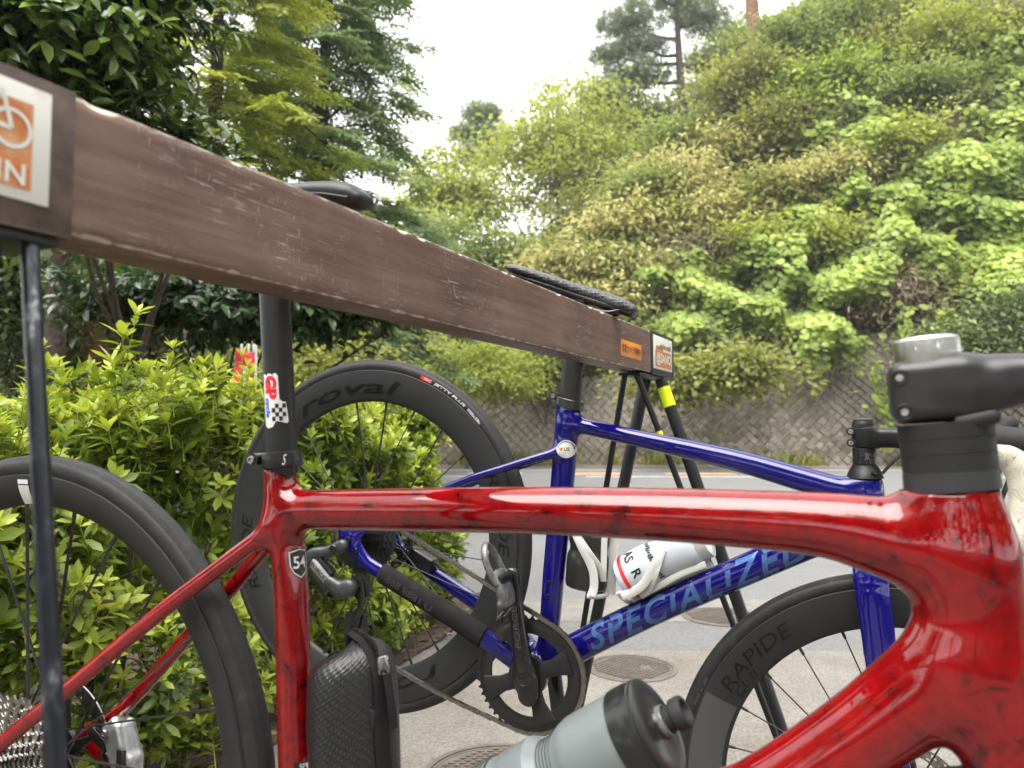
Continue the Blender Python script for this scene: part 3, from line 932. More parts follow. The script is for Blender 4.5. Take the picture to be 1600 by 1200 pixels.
def bottle_frame(o, d):
    """origin o, axis d in the bike plane; returns f(h, alpha, r): alpha 0 = down towards the frame tube, 90 = drive side"""
    o = np.asarray(o, float); d = np.asarray(d, float); d /= np.linalg.norm(d)
    side = np.array([0, -1.0, 0]); down = np.cross(d, side); 
    if (down[2] if abs(d[2]) < .9 else -down[0]) > 0: down = -down
    return lambda h, al, r: o + d * h + (down * math.cos(rad(al)) + side * math.sin(rad(al))) * r

def stem_text_plane(o, ex, ez, y):
    o = np.asarray(o, float)
    return lambda V: np.stack([o[0] + V[:, 0] * ex[0] + V[:, 1] * ez[0], np.full(len(V), y), o[1] + V[:, 0] * ex[1] + V[:, 1] * ez[1]], -1)

HEAD = rad(23)
FWD = Vector((math.cos(HEAD), -math.sin(HEAD), 0)); AWAY = Vector((math.sin(HEAD), math.cos(HEAD), 0))
def bike_root(name, hub, label, group):
    o = empty(name, (hub[0], hub[1], 0), -HEAD)
    return tag(o, label, 'bicycle', group)
def to_world(hub, hz, p):
    return Vector((hub[0], hub[1], 0)) + FWD * p[0] + AWAY * p[1] + Vector((0, 0, p[2] + hz))

def bolt(parent, p, r=.0035, axis=(0, -1, 0), mat='black', name='bolt'):
    MB().lathe([(r * 1.15, 0), (r * 1.15, .0015), (r, .0025), (r * .62, .0025), (r * .62, .0008), (.0001, .0008)], 16, p, axis).build(name, M[mat], parent)

# ------------------------------------------------------------------ the red bicycle
R_HUB, R_HZ = (-.538, .883), CAM_H - .368
red = bike_root('bicycle', R_HUB, 'marbled red road bicycle in front, hung by its saddle on the wooden beam', 'road bicycles hung on the rack')
def z(v): return v + R_HZ
def Rr(u, w, v, a, b): return (u, w, v + R_HZ, a, b)

prims = [
    Tube([Rr(.3392, 0, .326, .0156, .0156), Rr(.346, 0, .28, .0160, .0160), Rr(.3555, 0, .21, .0160, .0160), Rr(.365, 0, .05, .0165, .0165), Rr(.385, 0, -.13, .018, .02)], clips=[((.34, 0, z(.3315)), (.07, 0, 1))]),
    Tube([Rr(.350, 0, .2895, .0182, .0165), Rr(.372, 0, .2915, .0185, .0175), Rr(.458, 0, .2951, .0191, .0185), Rr(.585, 0, .2999, .0195, .0195), Rr(.69, 0, .3016, .0203, .0205), Rr(.767, 0, .3012, .0214, .021), Rr(.825, 0, .2995, .0230, .0215), Rr(.862, 0, .294, .0272, .022), Rr(.905, 0, .283, .032, .024)]),
    Tube([Rr(.9108, 0, .318, .0294, .0255), Rr(.9175, 0, .28, .0315, .0265), Rr(.9225, 0, .22, .0315, .027), Rr(.934, 0, .15, .024, .026), Rr(.937, 0, .138, .024, .026)], power=2.2, clips=[((.91, 0, z(.3262)), (-.09, 0, .996))]),
    Tube([Rr(.385, 0, -.14, .027, .024), Rr(.724, 0, .066, .0275, .0245), Rr(.785, 0, .102, .0275, .0245), Rr(.85, 0, .155, .0290, .0245), Rr(.905, 0, .205, .034, .025)]),
    Tube([Rr(.385, -.034, -.14, .022, .022), Rr(.385, .034, -.14, .022, .022)]),
]
for s, cp in ((-1, [(.338, .012, .272), (.2233, .033, .1887), (.1144, .050, .1029), (.0354, .060, .042), (.004, .064, .006)]),
              (1, [(.338, .010, .272), (.3100, .014, .2500), (.2616, .025, .2071), (.1737, .040, .1321), (.0761, .052, .0464), (.004, .064, .006)])):
    prims.append(Tube([Rr(u, s * w, v, .0080, .0065) for u, w, v in cp]))
    prims.append(Tube([Rr(.372, s * .03, -.13, .016, .010), Rr(.22, s * .05, -.085, .012, .008), Rr(.01, s * .064, -.004, .011, .007)]))
link('frame', blend_mesh('frame', prims, .0035, .017), M['red'], red)

# fork
fk = [Tube([Rr(.937, 0, .142, .022, .024), Rr(.941, 0, .125, .022, .022)])]
RF = (.990, -.186)
for s in (-1, 1):
    fk.append(Tube([Rr(.940, s * .018, .128, .020, .014), Rr(.950, s * .046, .085, .021, .010), Rr(.966, s * .052, -.04, .018, .008), Rr(RF[0], s * .056, RF[1], .011, .007)]))
link('fork', blend_mesh('fork', fk, .005, .015), M['red'], red)

# seat post, clamp, saddle
post_a, post_b = np.array([.3432, 0, z(.325)]), np.array([.3240, 0, z(.562)])
ax_r = (post_b - post_a) / np.linalg.norm(post_b - post_a)
rp = .0147
sp = MB().lathe([(rp, 0), (rp, .19), (rp * .96, .235)], 40, post_a, ax_r).build('seat_post', M['carbon'], red)
cl = MB()
cl.lathe([(.0158, .006), (.0190, .0065), (.0195, .008), (.0195, .0195), (.0190, .021), (.0158, .0215)], 40, post_a, ax_r, closed=True)
co = cl.build('seat_clamp', M['black'], red)
ear = MB(); eo = post_a + ax_r * .0137 + np.array([-.0235, -.002, 0])
ear.tube([eo + [0, .012, 0], eo + [0, -.014, 0]], .0068, 16)
ear.build('clamp_ear', M['black'], co)
bolt(co, eo + np.array([0, -.0142, 0]), .0036, mat='steel')
# small round notch below the clamp
nt_c = np.array([.3398 + .0155 * math.sin(rad(66)), -.0155 * math.cos(rad(66)), z(.3245)])
MB().lathe([(.0038, 0), (.0038, .001), (.0026, .0012), (.0001, .0012)], 16, nt_c, (math.sin(rad(66)), -math.cos(rad(66)), 0)).build('clamp_slot', M['black_matte'], red)

def post_map(o, ax, r, a0):
    """x runs down the post, y around it to the right; a0 the angle facing the viewer"""
    e = np.array([0, -1.0, 0]); e = e - ax * (e @ ax); e /= np.linalg.norm(e); g = np.cross(ax, e)
    if g[0] < 0: g = -g
    def fn(V):
        a = a0 + V[:, 1] / r
        return o - ax * V[:, :1] + (e * np.cos(a)[:, None] + g * np.sin(a)[:, None]) * (r)
    return fn
so = post_a + ax_r * .0968
A0 = rad(-24)
# sticker backing, then lettering on top
st_poly = [(0, .0), (.0, .0140), (.0025, .0160), (.0250, .0165), (.0275, .0190), (.0280, .0225), (.038, .0238), (.0475, .0245), (.0485, .0225), (.046, .0130), (.0475, .0115), (.0515, .0090), (.0525, .004), (.050, .0), (.025, -.0010)]
def fan(poly, n=1):
    c = np.mean(poly, 0); V = [c] + [np.asarray(p) for p in poly]; m = len(poly)
    # two rings so the sticker follows the tube
    R1 = [c + (np.asarray(p) - c) * .5 for p in poly]
    V = [c] + R1 + [np.asarray(p, float) for p in poly]
    F = [(0, 1 + i, 1 + (i + 1) % m) for i in range(m)] + [(1 + i, 1 + m + i, 1 + m + (i + 1) % m, 1 + (i + 1) % m) for i in range(m)]
    return np.array(V), F
gs = decal('sticker', [split(*fan(st_poly), 1)], post_map(so, ax_r, rp + .0003, A0), M['white'], sp)
def rows(s, size, x, y, xs=1.0, **kw):
    """text whose lines run down the post"""
    V, F, w = text2d(s, size, xs=xs, **kw)
    return split(np.stack([V[:, 0] + x, V[:, 1] + y], -1), F, 1)
decal('lettering', [(lambda t: (np.stack([t[0][:, 0], t[0][:, 1]], -1), t[1]))(rows('GP', .0125, .0018, .0022, 1.15, offset=.06))], post_map(so, ax_r, rp + .0006, A0), M['ink_red'], sp)
decal('lettering', [rows('cycle', .0072, .0235, .0002, 1.25, offset=.035, shear=.15)], post_map(so, ax_r, rp + .0007, A0), M['ink_blue'], sp)
ck = [grid2d(.0295 + .0041 * i, .0295 + .0041 * (i + 1), .0090 + .0034 * j, .0090 + .0034 * (j + 1), 1, 2) for i in range(4) for j in range(4) if (i + j) % 2]
decal('chequered_flag', ck, post_map(so, ax_r, rp + .0006, A0), M['ink'], sp)
# white mark on the clamp
V, F, w = text2d('S', .010, shear=.5, xs=.5)
decal('lettering', [(V, F)], lambda V: post_map(post_a + ax_r * .0085, ax_r, .0198, rad(38))(np.stack([-V[:, 1], V[:, 0]], -1)), M['ink_white'], co)

prims = [Tube([Rr(.4295, 0, .5845, .0085, .015), Rr(.415, 0, .5895, .0125, .0195), Rr(.385, 0, .594, .0120, .022), Rr(.34, 0, .595, .0115, .034), Rr(.28, 0, .596, .0115, .058), Rr(.215, 0, .599, .011, .069), Rr(.185, 0, .602, .009, .060)], power=2.4, k=.012)]
sd = link('saddle', blend_mesh('saddle', prims, .004, .01), M['carbon'], red)
sb = MB()
sb.tube(spline([(.426, -.0165, z(.583)), (.40, -.0215, z(.588)), (.37, -.0255, z(.591)), (.33, -.0385, z(.592)), (.26, -.0635, z(.594)), (.21, -.070, z(.598))], 5), .0016, 8)
sb.build('edge_piping', M['black_matte'], sd)
rl = MB()
for s in (-1, 1):
    rl.tube(spline([(.405, s * .012, z(.588)), (.37, s * .02, z(.568)), (.30, s * .022, z(.572)), (.235, s * .026, z(.606))], 6), .0035, 10)
rl.build('saddle_rail', M['carbon_gloss'], red)
MB().box((.324, 0, z(.568)), (.042, .05, .022), bevel=.006).build('saddle_clamp', M['black'], red)

# head-tube spacers, stem, bell cap, bar
def spacer(v0, v1, c0, c1, a0, a1, b, mat, name='spacer'):
    mb = MB(); rings = []
    n = 40
    for t, ins in ((0, .0002), (.01, 0), (.99, 0), (1, .0002)):
        v = v0 + (v1 - v0) * t; c = c0 + (c1 - c0) * t; a = a0 + (a1 - a0) * t - ins
        rings.append([(c + a * math.cos(x), (b - ins) * math.sin(x), z(v) + (c + a * math.cos(x) - .91) * .09) for x in np.linspace(0, 2 * math.pi, n, endpoint=False)])
    V = [p for r in rings for p in r]
    F = [(i * n + j, i * n + (j + 1) % n, (i + 1) * n + (j + 1) % n, (i + 1) * n + j) for i in range(3) for j in range(n)] + [tuple(range(n)), tuple(range(3 * n, 4 * n))]
    return mb.add(V, F).build(name, M[mat], red, sharp=20)
spacer(.3265, .3400, .9106, .9096, .0297, .0293, .0255, 'spacer_grey', 'headset_cover')
spacer(.3402, .3518, .9096, .9088, .0290, .0292, .0252, 'black_matte')
spacer(.3520, .3622, .9088, .9080, .0292, .0293, .0252, 'black_matte')
spacer(.3624, .3730, .9080, .9072, .0293, .0295, .0252, 'black_matte')
prims = [RBox((.9000, 0, z(.3942)), (.0265, .0220, .0215), .0095, .06), RBox((.962, 0, z(.4010)), (.066, .0200, .0172), .0135, -.012), RBox((.934, 0, z(.3925)), (.012, .0185, .0120), .007, .5)]
stm = link('stem', blend_mesh('stem', prims, .0026, .011), plain('satin dark grey stem', (.019, .018, .019), .34, 0, 0, .5, mottle=(25, .85), bump=(900, .04, .0004)), red)
MB().add(*(lambda b: (b.v, b.f))(MB().box((.9240, 0, z(.3742)), (.028, .044, .011), Matrix.Rotation(-.22, 3, 'Y'), bevel=.004))).build('spacer_shoulder', M['black_matte'], red)
stm_bvh = tree_of(stm)
for (u, v) in ((.8790, .4029), (.8816, .3796)):
    hy = stm_bvh.ray_cast(Vector((u, -.2, z(v))), Vector((0, 1, 0)))[0].y
    MB().lathe([(.0046, -.001), (.0060, .0), (.0060, .0012), (.0046, .0016), (.0036, .0005), (.0026, .0005), (.0026, .0012), (.0001, .0012)], 24, (u, hy + .0006, z(v)), (0, -1, 0)).build('bolt_socket', M['black'], stm)
    MB().lathe([(.0024, 0), (.0024, .0003), (.0001, .0003)], 12, (u, hy - .0006, z(v)), (0, -1, 0)).build('bolt', M['steel'], stm)
cpo = (.8985, 0, z(.4150)); cax = Vector((-.07, 0, 1)).normalized()
bell = MB().lathe([(.0198, -.004), (.0205, .002), (.0208, .003), (.0208, .0145), (.0198, .0160), (.0170, .0168), (.0168, .0158), (.0001, .0158)], 56, cpo, cax).build('stem_bell', M['silver'], red, sharp=22)
V, F, w = text2d('WithinTonic', .0058, xs=.92)
def bell_map(V):
    a = rad(-52) + V[:, 0] / .0208
    return np.stack([cpo[0] + .02095 * np.sin(a) - .07 * V[:, 1] - .0006, -.02095 * np.cos(a), cpo[2] + .0058 + V[:, 1] + .07 * .0208 * np.sin(a)], -1)
decal('lettering', [(V, F)], bell_map, plain('etched grey', (.42, .42, .41), .45, .9), bell)
hb = MB()
for s in (-1, 1):
    hb.tube(spline([(1.028, 0, z(.397)), (1.028, s * .08, z(.397)), (1.030, s * .17, z(.396)), (1.050, s * .198, z(.394)), (1.095, s * .206, z(.386)), (1.125, s * .208, z(.360)), (1.125, s * .21, z(.315)), (1.10, s * .212, z(.275)), (1.05, s * .213, z(.262))], 6), .0155, 14)
hb.build('handlebar', M['black_matte'], red)

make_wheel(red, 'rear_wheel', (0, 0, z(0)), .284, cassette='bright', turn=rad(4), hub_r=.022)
lab = [grid2d(-.0085, .0085, -.012, .010, 3, 3), grid2d(-.0085, .0085, .0115, .0165, 3, 2)]
_rw = [c for c in red.children if c.name.startswith('rear_wheel')][0]
decal('rim_label', lab, lambda V: np.stack([-.0105 + V[:, 0], -rim_hw(np.hypot(-.0105, .295 + V[:, 1]), .284) - .0006, .295 + V[:, 1]], -1), M['white'], _rw)
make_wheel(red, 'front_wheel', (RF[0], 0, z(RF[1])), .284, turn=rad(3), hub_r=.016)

# rear brake calliper on the far side, rear mech on the near side
prims = [RBox((.086, .046, z(.014)), (.015, .013, .024), .006, .35), RBox((.098, .046, z(-.016)), (.011, .012, .020), .005, .1), RBox((.078, .046, z(.030)), (.012, .010, .010), .004, .8)]
cal = link('brake_caliper', blend_mesh('brake_caliper', prims, .004, .006), M['caliper'], red)
for dv in (.028, -.030):
    bolt(cal, (.075, .031, z(dv)), .004, mat='steel')
MB().box((.102, .031, z(-.002)), (.012, .004, .034), bevel=.0015).build('pad_holder', M['black'], cal)
MB().box((.060, .038, z(.018)), (.034, .010, .014), Matrix.Rotation(.6, 3, 'Y'), bevel=.003).build('caliper_mount', M['black'], cal)

# "54" shield on the seat tube, maker's label below
def st_map(u0, v0, ang0):
    ax = np.array([.0095, 0, -.16]); ax /= np.linalg.norm(ax)
    base = np.array([.3555, 0, z(.21)])
    def fn(V):
        vv = v0 + V[:, 1]; cu = .3555 + (.21 - vv) * .060
        a = ang0 + V[:, 0] / .0162
        return np.stack([cu + .01645 * np.sin(a), -.01645 * np.cos(a), z(0) + vv], -1)
    return fn
shield = [(-.0120, .0105), (0, .0130), (.0120, .0105), (.0112, -.003), (.0075, -.010), (0, -.0150), (-.0075, -.010), (-.0112, -.003)]
fr_ = [c for c in red.children if c.name.startswith('frame')][0]
fr_bvh = tree_of(fr_)
def st_cast(v0, ang0, lift):
    """print wrapped round the seat tube: x around, y up"""
    def pts(V):
        vv = v0 + V[:, 1]; cu = .3552 + (.21 - vv) * .060; a = ang0 + V[:, 0] / .0165
        return np.stack([cu + .06 * np.sin(a), -.06 * np.cos(a), z(0) + vv], -1)
    def dirs(p):
        vv = p[2] - R_HZ; cu = .3552 + (.21 - vv) * .060
        return (cu - p[0], -p[1], 0)
    return laid(fr_bvh, pts, lift, dirs)
SA = rad(76)
sh_o = np.array(shield); m_ = len(shield)
decal('size_badge', [split(*fan(shield), 1)], st_cast(.2425, SA, .0004), M['ink'], fr_)
ring_V = np.vstack([sh_o * .96, sh_o * .89])
decal('badge_border', [split(ring_V, [(i, (i + 1) % m_, m_ + (i + 1) % m_, m_ + i) for i in range(m_)], 1)], st_cast(.2425, SA, .0008), M['ink_white'], fr_)
V, F, w = text2d('54', .0115, offset=.01)
decal('lettering', [split(V + [-w / 2, -.0055], F, 1)], st_cast(.2425, SA, .0008), M['ink_white'], fr_)
decal('maker_label', [grid2d(-.004, .020, 0, .008, 8, 2)], st_cast(.0545, rad(45), .0004), M['ink'], fr_)
V, F, w = text2d('SPE-', .0045, offset=.01)
decal('lettering', [(V + [.001, .0018], F)], st_cast(.0545, rad(45), .0008), M['ink_white'], fr_)
bracket = MB().tube(spline([(.384, -.004, z(.062)), (.392, -.012, z(.052)), (.39, -.016, z(.03)), (.386, -.008, z(-.01))], 5), .002, 8, .006).build('bottle_cage', M['white_gloss'], red)

# ------------------------------------------------------------------ tool case and bottle carried by the red bicycle
def top_thing(name, loc, label, cat, group=None):
    return tag(empty(name, loc, -HEAD), label, cat, group)

caw = to_world(R_HUB, R_HZ, (.434, 0, -.025))
case = top_thing('tool_case', caw, 'black carbon-weave zipped tool case standing beside the red seat tube', 'tool case')
TH = .194
tilt = -.05
prof = [(.0385, 0), (.041, .004), (.0415, .02), (.0422, .12), (.0415, .160), (.040, .174), (.036, .184), (.028, .1905), (.016, .1935), (.0001, .1945)]
body = MB()
n = 48; V = []; F = []
def case_pt(r, a, h, e=0):
    sq = 1 + .05 * math.cos(4 * a)
    dent = 1 - .04 * math.sin(h * 34) * max(0, math.cos(a + 2.0)) * (1 if h < .16 else .3)
    lean = -.010 * max(0, (h - .15) / .045) ** 1.5
    return (r * sq * dent * math.cos(a) * (1 + e) + h * tilt + lean * 0, r * sq * dent * math.sin(a) * (1 + e), h + .012 * math.cos(a) * max(0, (h - .14) / .055))
for r, h in prof:
    for i in range(n): V.append(case_pt(r, 2 * math.pi * i / n, h))
for k in range(len(prof) - 1):
    for i in range(n): F.append((k * n + i, k * n + (i + 1) % n, (k + 1) * n + (i + 1) % n, (k + 1) * n + i))
F.append(tuple(range(n)))
body.add(V, F).build('case_body', M['weave'], case, sharp=60)
# zip tape over the top and down the front-right side
az = rad(-20)
zp = []
for t in np.linspace(0, 1, 30):
    # arch across the top from the back to the front edge, then down
    if t < .5:
        x = -1 + t / .5 * 2
        r_ = abs(x) * .040; a_ = az if x > 0 else az + math.pi
        h_ = .1945 - .0205 * abs(x) ** 3.2
        p = case_pt(r_, a_, h_); zp.append((p[0], p[1], p[2] + .0012))
    else:
        h_ = .174 - (t - .5) / .5 * .174
        p = case_pt(.0432 if h_ > .03 else .0422, az, h_); zp.append(p)
zt = MB().tube(spline(zp, 3), .0080, 10, .0026)
zt.build('zip_tape', M['neoprene'], case)
teeth = MB()
zs = spline(zp, 6); d_ = np.linalg.norm(np.diff(zs, axis=0), axis=1).cumsum()
for s_ in np.arange(.002, .115, .0022):
    i = int(np.searchsorted(d_, s_)); p = zs[i]; nrm = np.array([p[0], p[1], max(0, p[2] - .15) * 3]); nrm /= np.linalg.norm(nrm) + 1e-9
    q = p + nrm * .0030
    teeth.box(q, (.0040, .0040, .0012))
tz = teeth.build('zip_teeth', M['metal_dark'], case)
tz['kind'] = 'stuff'
i = int(np.searchsorted(d_, .118)); pz = zs[i]; out = np.array([math.cos(az), math.sin(az), 0])
def oriented(out): 
    o = Vector(out); r_ = Vector((0, 0, 1)).cross(o).normalized()
    return Matrix((r_, o, Vector((0, 0, 1)))).transposed()
sl = MB(); MO = oriented(out)
sl.box(pz + out * .0045 + np.array([0, 0, .006]), (.010, .006, .016), MO, bevel=.002)
so_ = sl.build('zip_slider', M['steel'], case)
lp = MB().tube([tuple(pz + out * .0085 + np.array([.003 * math.cos(t), 0, .004 + .006 * math.sin(t)])) for t in np.linspace(0, 2 * math.pi, 14)], .0012, 8)
lp.build('puller_ring', M['steel'], case)
pu = MB().tube(spline([tuple(pz + out * .010 + np.array([0, 0, .0])), tuple(pz + out * .013 + np.array([.002, 0, -.018])), tuple(pz + out * .012 + np.array([.007, 0, -.045]))], 6), .0058, 12, .0016)
pu.build('zip_puller', M['neoprene'], case)
tb = MB().box(pz + out * .001 + np.array([0, 0, -.040]), (.020, .006, .018), MO, bevel=.0015)
tb.build('zip_garage', M['black_matte'], case)

bax = np.array([.839, 0, .545]); b_end = np.array([.709, 0, .142]); b_len = .205
bo = b_end - bax * b_len
bw = to_world(R_HUB, R_HZ, tuple(bo))
bot = top_thing('water_bottle', bw, 'smoky grey water bottle with black lid, lying along the red down tube', 'water bottle', 'drinking bottles in cages')
bprof = [(.0001, 0), (.033, 0), (.0365, .004), (.0368, .055), (.0355, .060), (.0352, .064), (.0368, .069), (.037, .096), (.0300, .104), (.0300, .118), (.0345, .127), (.0368, .136), (.0372, .178)]
MB().lathe(bprof, 64, axis=bax).build('bottle_body', M['bottle_grey'], bot)
gr = MB()
for k in range(7):
    gr.lathe([(.0360, .020 + k * .0055), (.0374, .0213 + k * .0055), (.0374, .0227 + k * .0055), (.0360, .024 + k * .0055)], 48, axis=bax, closed=True)
for k in range(5):
    gr.lathe([(.0292, .1045 + k * .0032), (.0308, .1053 + k * .0032), (.0292, .1068 + k * .0032)], 48, axis=bax, closed=True)
gr.build('grip_rib', M['black_matte'], bot)
lid = MB().lathe([(.0366, .178), (.0382, .1785), (.0384, .182), (.0384, .192), (.0374, .1955), (.0378, .1965), (.0378, .1985), (.0368, .1992), (.0372, .2002), (.0372, .2018), (.035, .2035), (.026, .2050), (.0135, .2060), (.0125, .2090), (.0001, .2090)], 64, axis=bax).build('lid', M['black'], bot)
nz = MB().lathe([(.0112, .206), (.0112, .2105), (.0100, .2115), (.0098, .2175), (.0122, .2190), (.0125, .2265), (.0115, .2280), (.0085, .2282), (.0078, .2265), (.0060, .2240), (.0001, .2240)], 40, axis=bax).build('nozzle', M['rubber'], bot)
MB().lathe([(.0126, .2063), (.0130, .2075), (.0119, .2115), (.0112, .2118)], 40, axis=bax, cap=False).build('nozzle_collar', plain('clear grey collar', (.12, .125, .13), .2), bot)
# cage under the bottle
cg = MB()
bf = bottle_frame(np.array([bo[0], 0, bo[2] + R_HZ]), bax)
for s in (-1, 1):
    cg.tube(spline([bf(h, s * a, .0402) for h, a in ((.0, 12), (.02, 40), (.07, 80), (.10, 95), (.12, 70), (.13, 30))], 6), .002, 8, .004)
cg.tube([bf(.0, 0, .0405), bf(.14, 0, .0405)], .0022, 8, .010)
cg.build('bottle_cage', M['black_matte'], red)
# ------------------------------------------------------------------ the blue bicycle
B_HUB, B_HZ = (-.2767, 1.503), CAM_H - .2018
blue = bike_root('bicycle', B_HUB, 'deep blue road bicycle behind, hung nose-down on the far end of the beam', 'road bicycles hung on the rack')
def zb(v): return v + B_HZ
def Bb(u, w, v, a, b): return (u, w, v + B_HZ, a, b)
BB = (.347, -.2135)
FH = (.924, -.346)
prims = [
    Tube([Bb(.4066, 0, .248, .0215, .0150), Bb(.4056, 0, .214, .0213, .0150), Bb(.3945, 0, .0915, .0206, .0150), Bb(.3804, 0, -.042, .0190, .0155), Bb(.3682, 0, -.164, .0170, .017), Bb(.350, 0, -.21, .018, .02)], power=2.5, clips=[((.4066, 0, zb(.2465)), (.25, 0, .97))]),
    Tube([Bb(.412, 0, .2115, .0150, .0165), Bb(.4273, 0, .2090, .0140, .0165), Bb(.5343, 0, .1862, .0143, .0180), Bb(.69, 0, .1522, .0172, .0190), Bb(.800, 0, .1215, .0190, .0200), Bb(.84, 0, .112, .0185, .0215), Bb(.877, 0, .106, .0200, .022)], power=2.5),
    Tube([Bb(.8762, 0, .118, .0255, .0235), Bb(.877, 0, .035, .0265, .0245)], power=2.1, clips=[((.87, 0, zb(.1285)), (0, 0, 1)), ((.87, 0, zb(.022)), (0, 0, -1))]),
    Tube([Bb(BB[0], 0, BB[1], .026, .024), Bb(.5437, 0, -.1005, .0242, .0225), Bb(.719, 0, -.0105, .0240, .0225), Bb(.80, 0, .032, .026, .023), Bb(.868, 0, .062, .027, .024)], power=2.3),
    Tube([Bb(BB[0], -.035, BB[1], .0235, .022), Bb(BB[0], .035, BB[1], .0235, .022)]),
]
for s in (-1, 1):
    prims.append(Tube([Bb(.398, s * .008, .1645, .0085, .007), Bb(.385, s * .016, .1605, .0080, .0065), Bb(.31, s * .032, .1372, .0072, .006), Bb(.195, s * .046, .098, .0070, .006), Bb(.01, s * .062, .008, .0080, .006)]))
    prims.append(Tube([Bb(.335, s * .028, -.203, .020, .012), Bb(.262, s * .050, -.155, .0170, .0085), Bb(.075, s * .062, -.062, .0140, .0075), Bb(.035, s * .064, -.040, .0135, .0075), Bb(.008, s * .065, -.012, .0175, .0065), Bb(-.004, s * .065, .004, .0165, .0065)]))
bfr = link('frame', blend_mesh('frame', prims, .0038, .012), M['blue'], blue)
link('chainstay_cover', blend_mesh('chainstay_cover', [Tube([Bb(.268, -.0495, -.158, .0205, .0125), Bb(.2, -.054, -.1215, .0198, .012), Bb(.072, -.062, -.0605, .0188, .0115)], clips=[((.268, 0, zb(-.158)), (.9, 0, -.43)), ((.067, 0, zb(-.058)), (-.9, 0, .43))])], .0035, .004), M['neoprene'], blue)
V, F, w = text2d('888 8881 U', .013, xs=1.2)
decal('lettering', [(V, F)], lambda V: stem_text_plane((.083, zb(-.0715)), (.883, -.447), (.447, .883), -.0745)(V) , plain('faded grey print', (.026, .025, .027), .7), [c for c in blue.children if c.name.startswith('chainstay_cover')][0])

bfr_bvh = tree_of(bfr)
# SPECIALIZED along the down tube, on its near flank
V, F, w = text2d('SPECIALIZED', .041, offset=.022, shear=.42, spacing=1.16)
V = V * [.392 / w, 1]
dd = np.array([.719 - .5437, -.0105 + .1005]); dd /= np.linalg.norm(dd); dn = np.array([-dd[1], dd[0]])
d0 = np.array([.5437, -.1005]) - dd * .108
def dt_map(V):
    x = V[:, 0]; y = V[:, 1] - .0205
    c = d0[None] + x[:, None] * dd + y[:, None] * dn
    return np.stack([c[:, 0], np.full(len(V), -.2), c[:, 1] + B_HZ], -1)
decal('lettering', [split(V, F, 2)], laid(bfr_bvh, dt_map, .0006), M['blue_pale'], bfr)

# round sticker on the seat tube
c_n = 28
cir = lambda r: ([(0, 0)] + [(r * math.cos(2 * math.pi * i / c_n), r * math.sin(2 * math.pi * i / c_n)) for i in range(c_n)])
def bst_map(V, d=0.0):
    f = laid(bfr_bvh, lambda V: np.stack([.4085 + V[:, 0], np.full(len(V), -.2), .168 + V[:, 1] + B_HZ], -1), .0006 + d)
    out = f(V); out[:, 1] = np.where(out[:, 1] < -.1, -.001, out[:, 1]); return out
fc = [(0, 1 + i, 1 + (i + 1) % c_n) for i in range(c_n)]
stk = decal('sticker', [split(np.array(cir(.0155)), fc, 3)], bst_map, M['white'], bfr)
ringV = np.array(cir(.0140)[1:] + cir(.0125)[1:])
decal('sticker_ring', [split(ringV, [(i, (i + 1) % c_n, c_n + (i + 1) % c_n, c_n + i) for i in range(c_n // 2)], 1)], lambda V: bst_map(V, .0004), M['ink'], bfr)
V, F, w = text2d('US', .006, offset=.01)
decal('lettering', [(V + [-.003, -.003], F)], lambda V: bst_map(V, .0005), M['ink'], bfr)
decal('flag_stripe', [grid2d(-.0105, -.005, -.0025, .0028, 1, 1)], lambda V: bst_map(V, .0004), M['lens'], bfr)
for (u, v) in ((.3706, -.0619), (.3682, -.0850)):
    bolt(bfr, (u + .006, -.0150, zb(v)), .0035)
for (u, v) in ((.0015, -.002), (.018, -.022)):
    bolt(bfr, (u, -.0715, zb(v)), .0052, mat='metal_dark')

# fork
fk = [Tube([Bb(.877, 0, .030, .025, .024), Bb(.878, 0, .014, .024, .024)])]
for s in (-1, 1):
    fk.append(Tube([Bb(.878, s * .018, .012, .022, .014), Bb(.8795, s * .046, -.012, .0235, .0105), Bb(.886, s * .052, -.08, .0225, .0085), Bb(.8935, s * .054, -.17, .0200, .008), Bb(.906, s * .056, -.26, .016, .0075), Bb(FH[0], s * .058, FH[1], .011, .0075)], power=2.2))
link('fork', blend_mesh('fork', fk, .004, .012), M['blue_fork'], blue)

# seat post, clamp, saddle
def loft(rows, n=36, power=2.4):
    """horizontal oval rings (u, v, half length, half width)"""
    V, F = [], []
    for u, v, a, b in rows:
        for t in np.linspace(0, 2 * math.pi, n, endpoint=False):
            c, s = math.cos(t), math.sin(t)
            V.append((u + a * math.copysign(abs(c) ** (2 / power), c), b * math.copysign(abs(s) ** (2 / power), s), v))
    m = len(rows)
    F = [(i * n + j, i * n + (j + 1) % n, (i + 1) * n + (j + 1) % n, (i + 1) * n + j) for i in range(m - 1) for j in range(n)] + [tuple(range(n)), tuple(range((m - 1) * n, m * n))]
    return V, F
mb = MB(); mb.add(*loft([(.4095, zb(.235), .0188, .0115), (.4155, zb(.305), .0188, .0115), (.424, zb(.40), .0175, .0115), (.4265, zb(.425), .0165, .0115)]))
mb.build('seat_post', M['carbon'], blue)
rows_ = []
for v, g in ((.2385, 0), (.2400, .0012), (.2535, .0012), (.2550, 0)):
    rows_.append((.4085 + (v - .235) * .086, zb(v), .0236 + g, .0165 + g))
V, F = loft(rows_)
V = [(x, y, zz - (x - .4085) * .26) for x, y, zz in V]
cb = MB().add(V, F).build('seat_clamp', M['black'], blue)
MB().tube([(.3835, .008, zb(.2605)), (.3835, -.010, zb(.2605))], .0072, 16).build('clamp_ear', M['black'], cb)
MB().box((.3925, 0, zb(.2545)), (.016, .016, .009), bevel=.003).build('clamp_bridge', M['black'], cb)
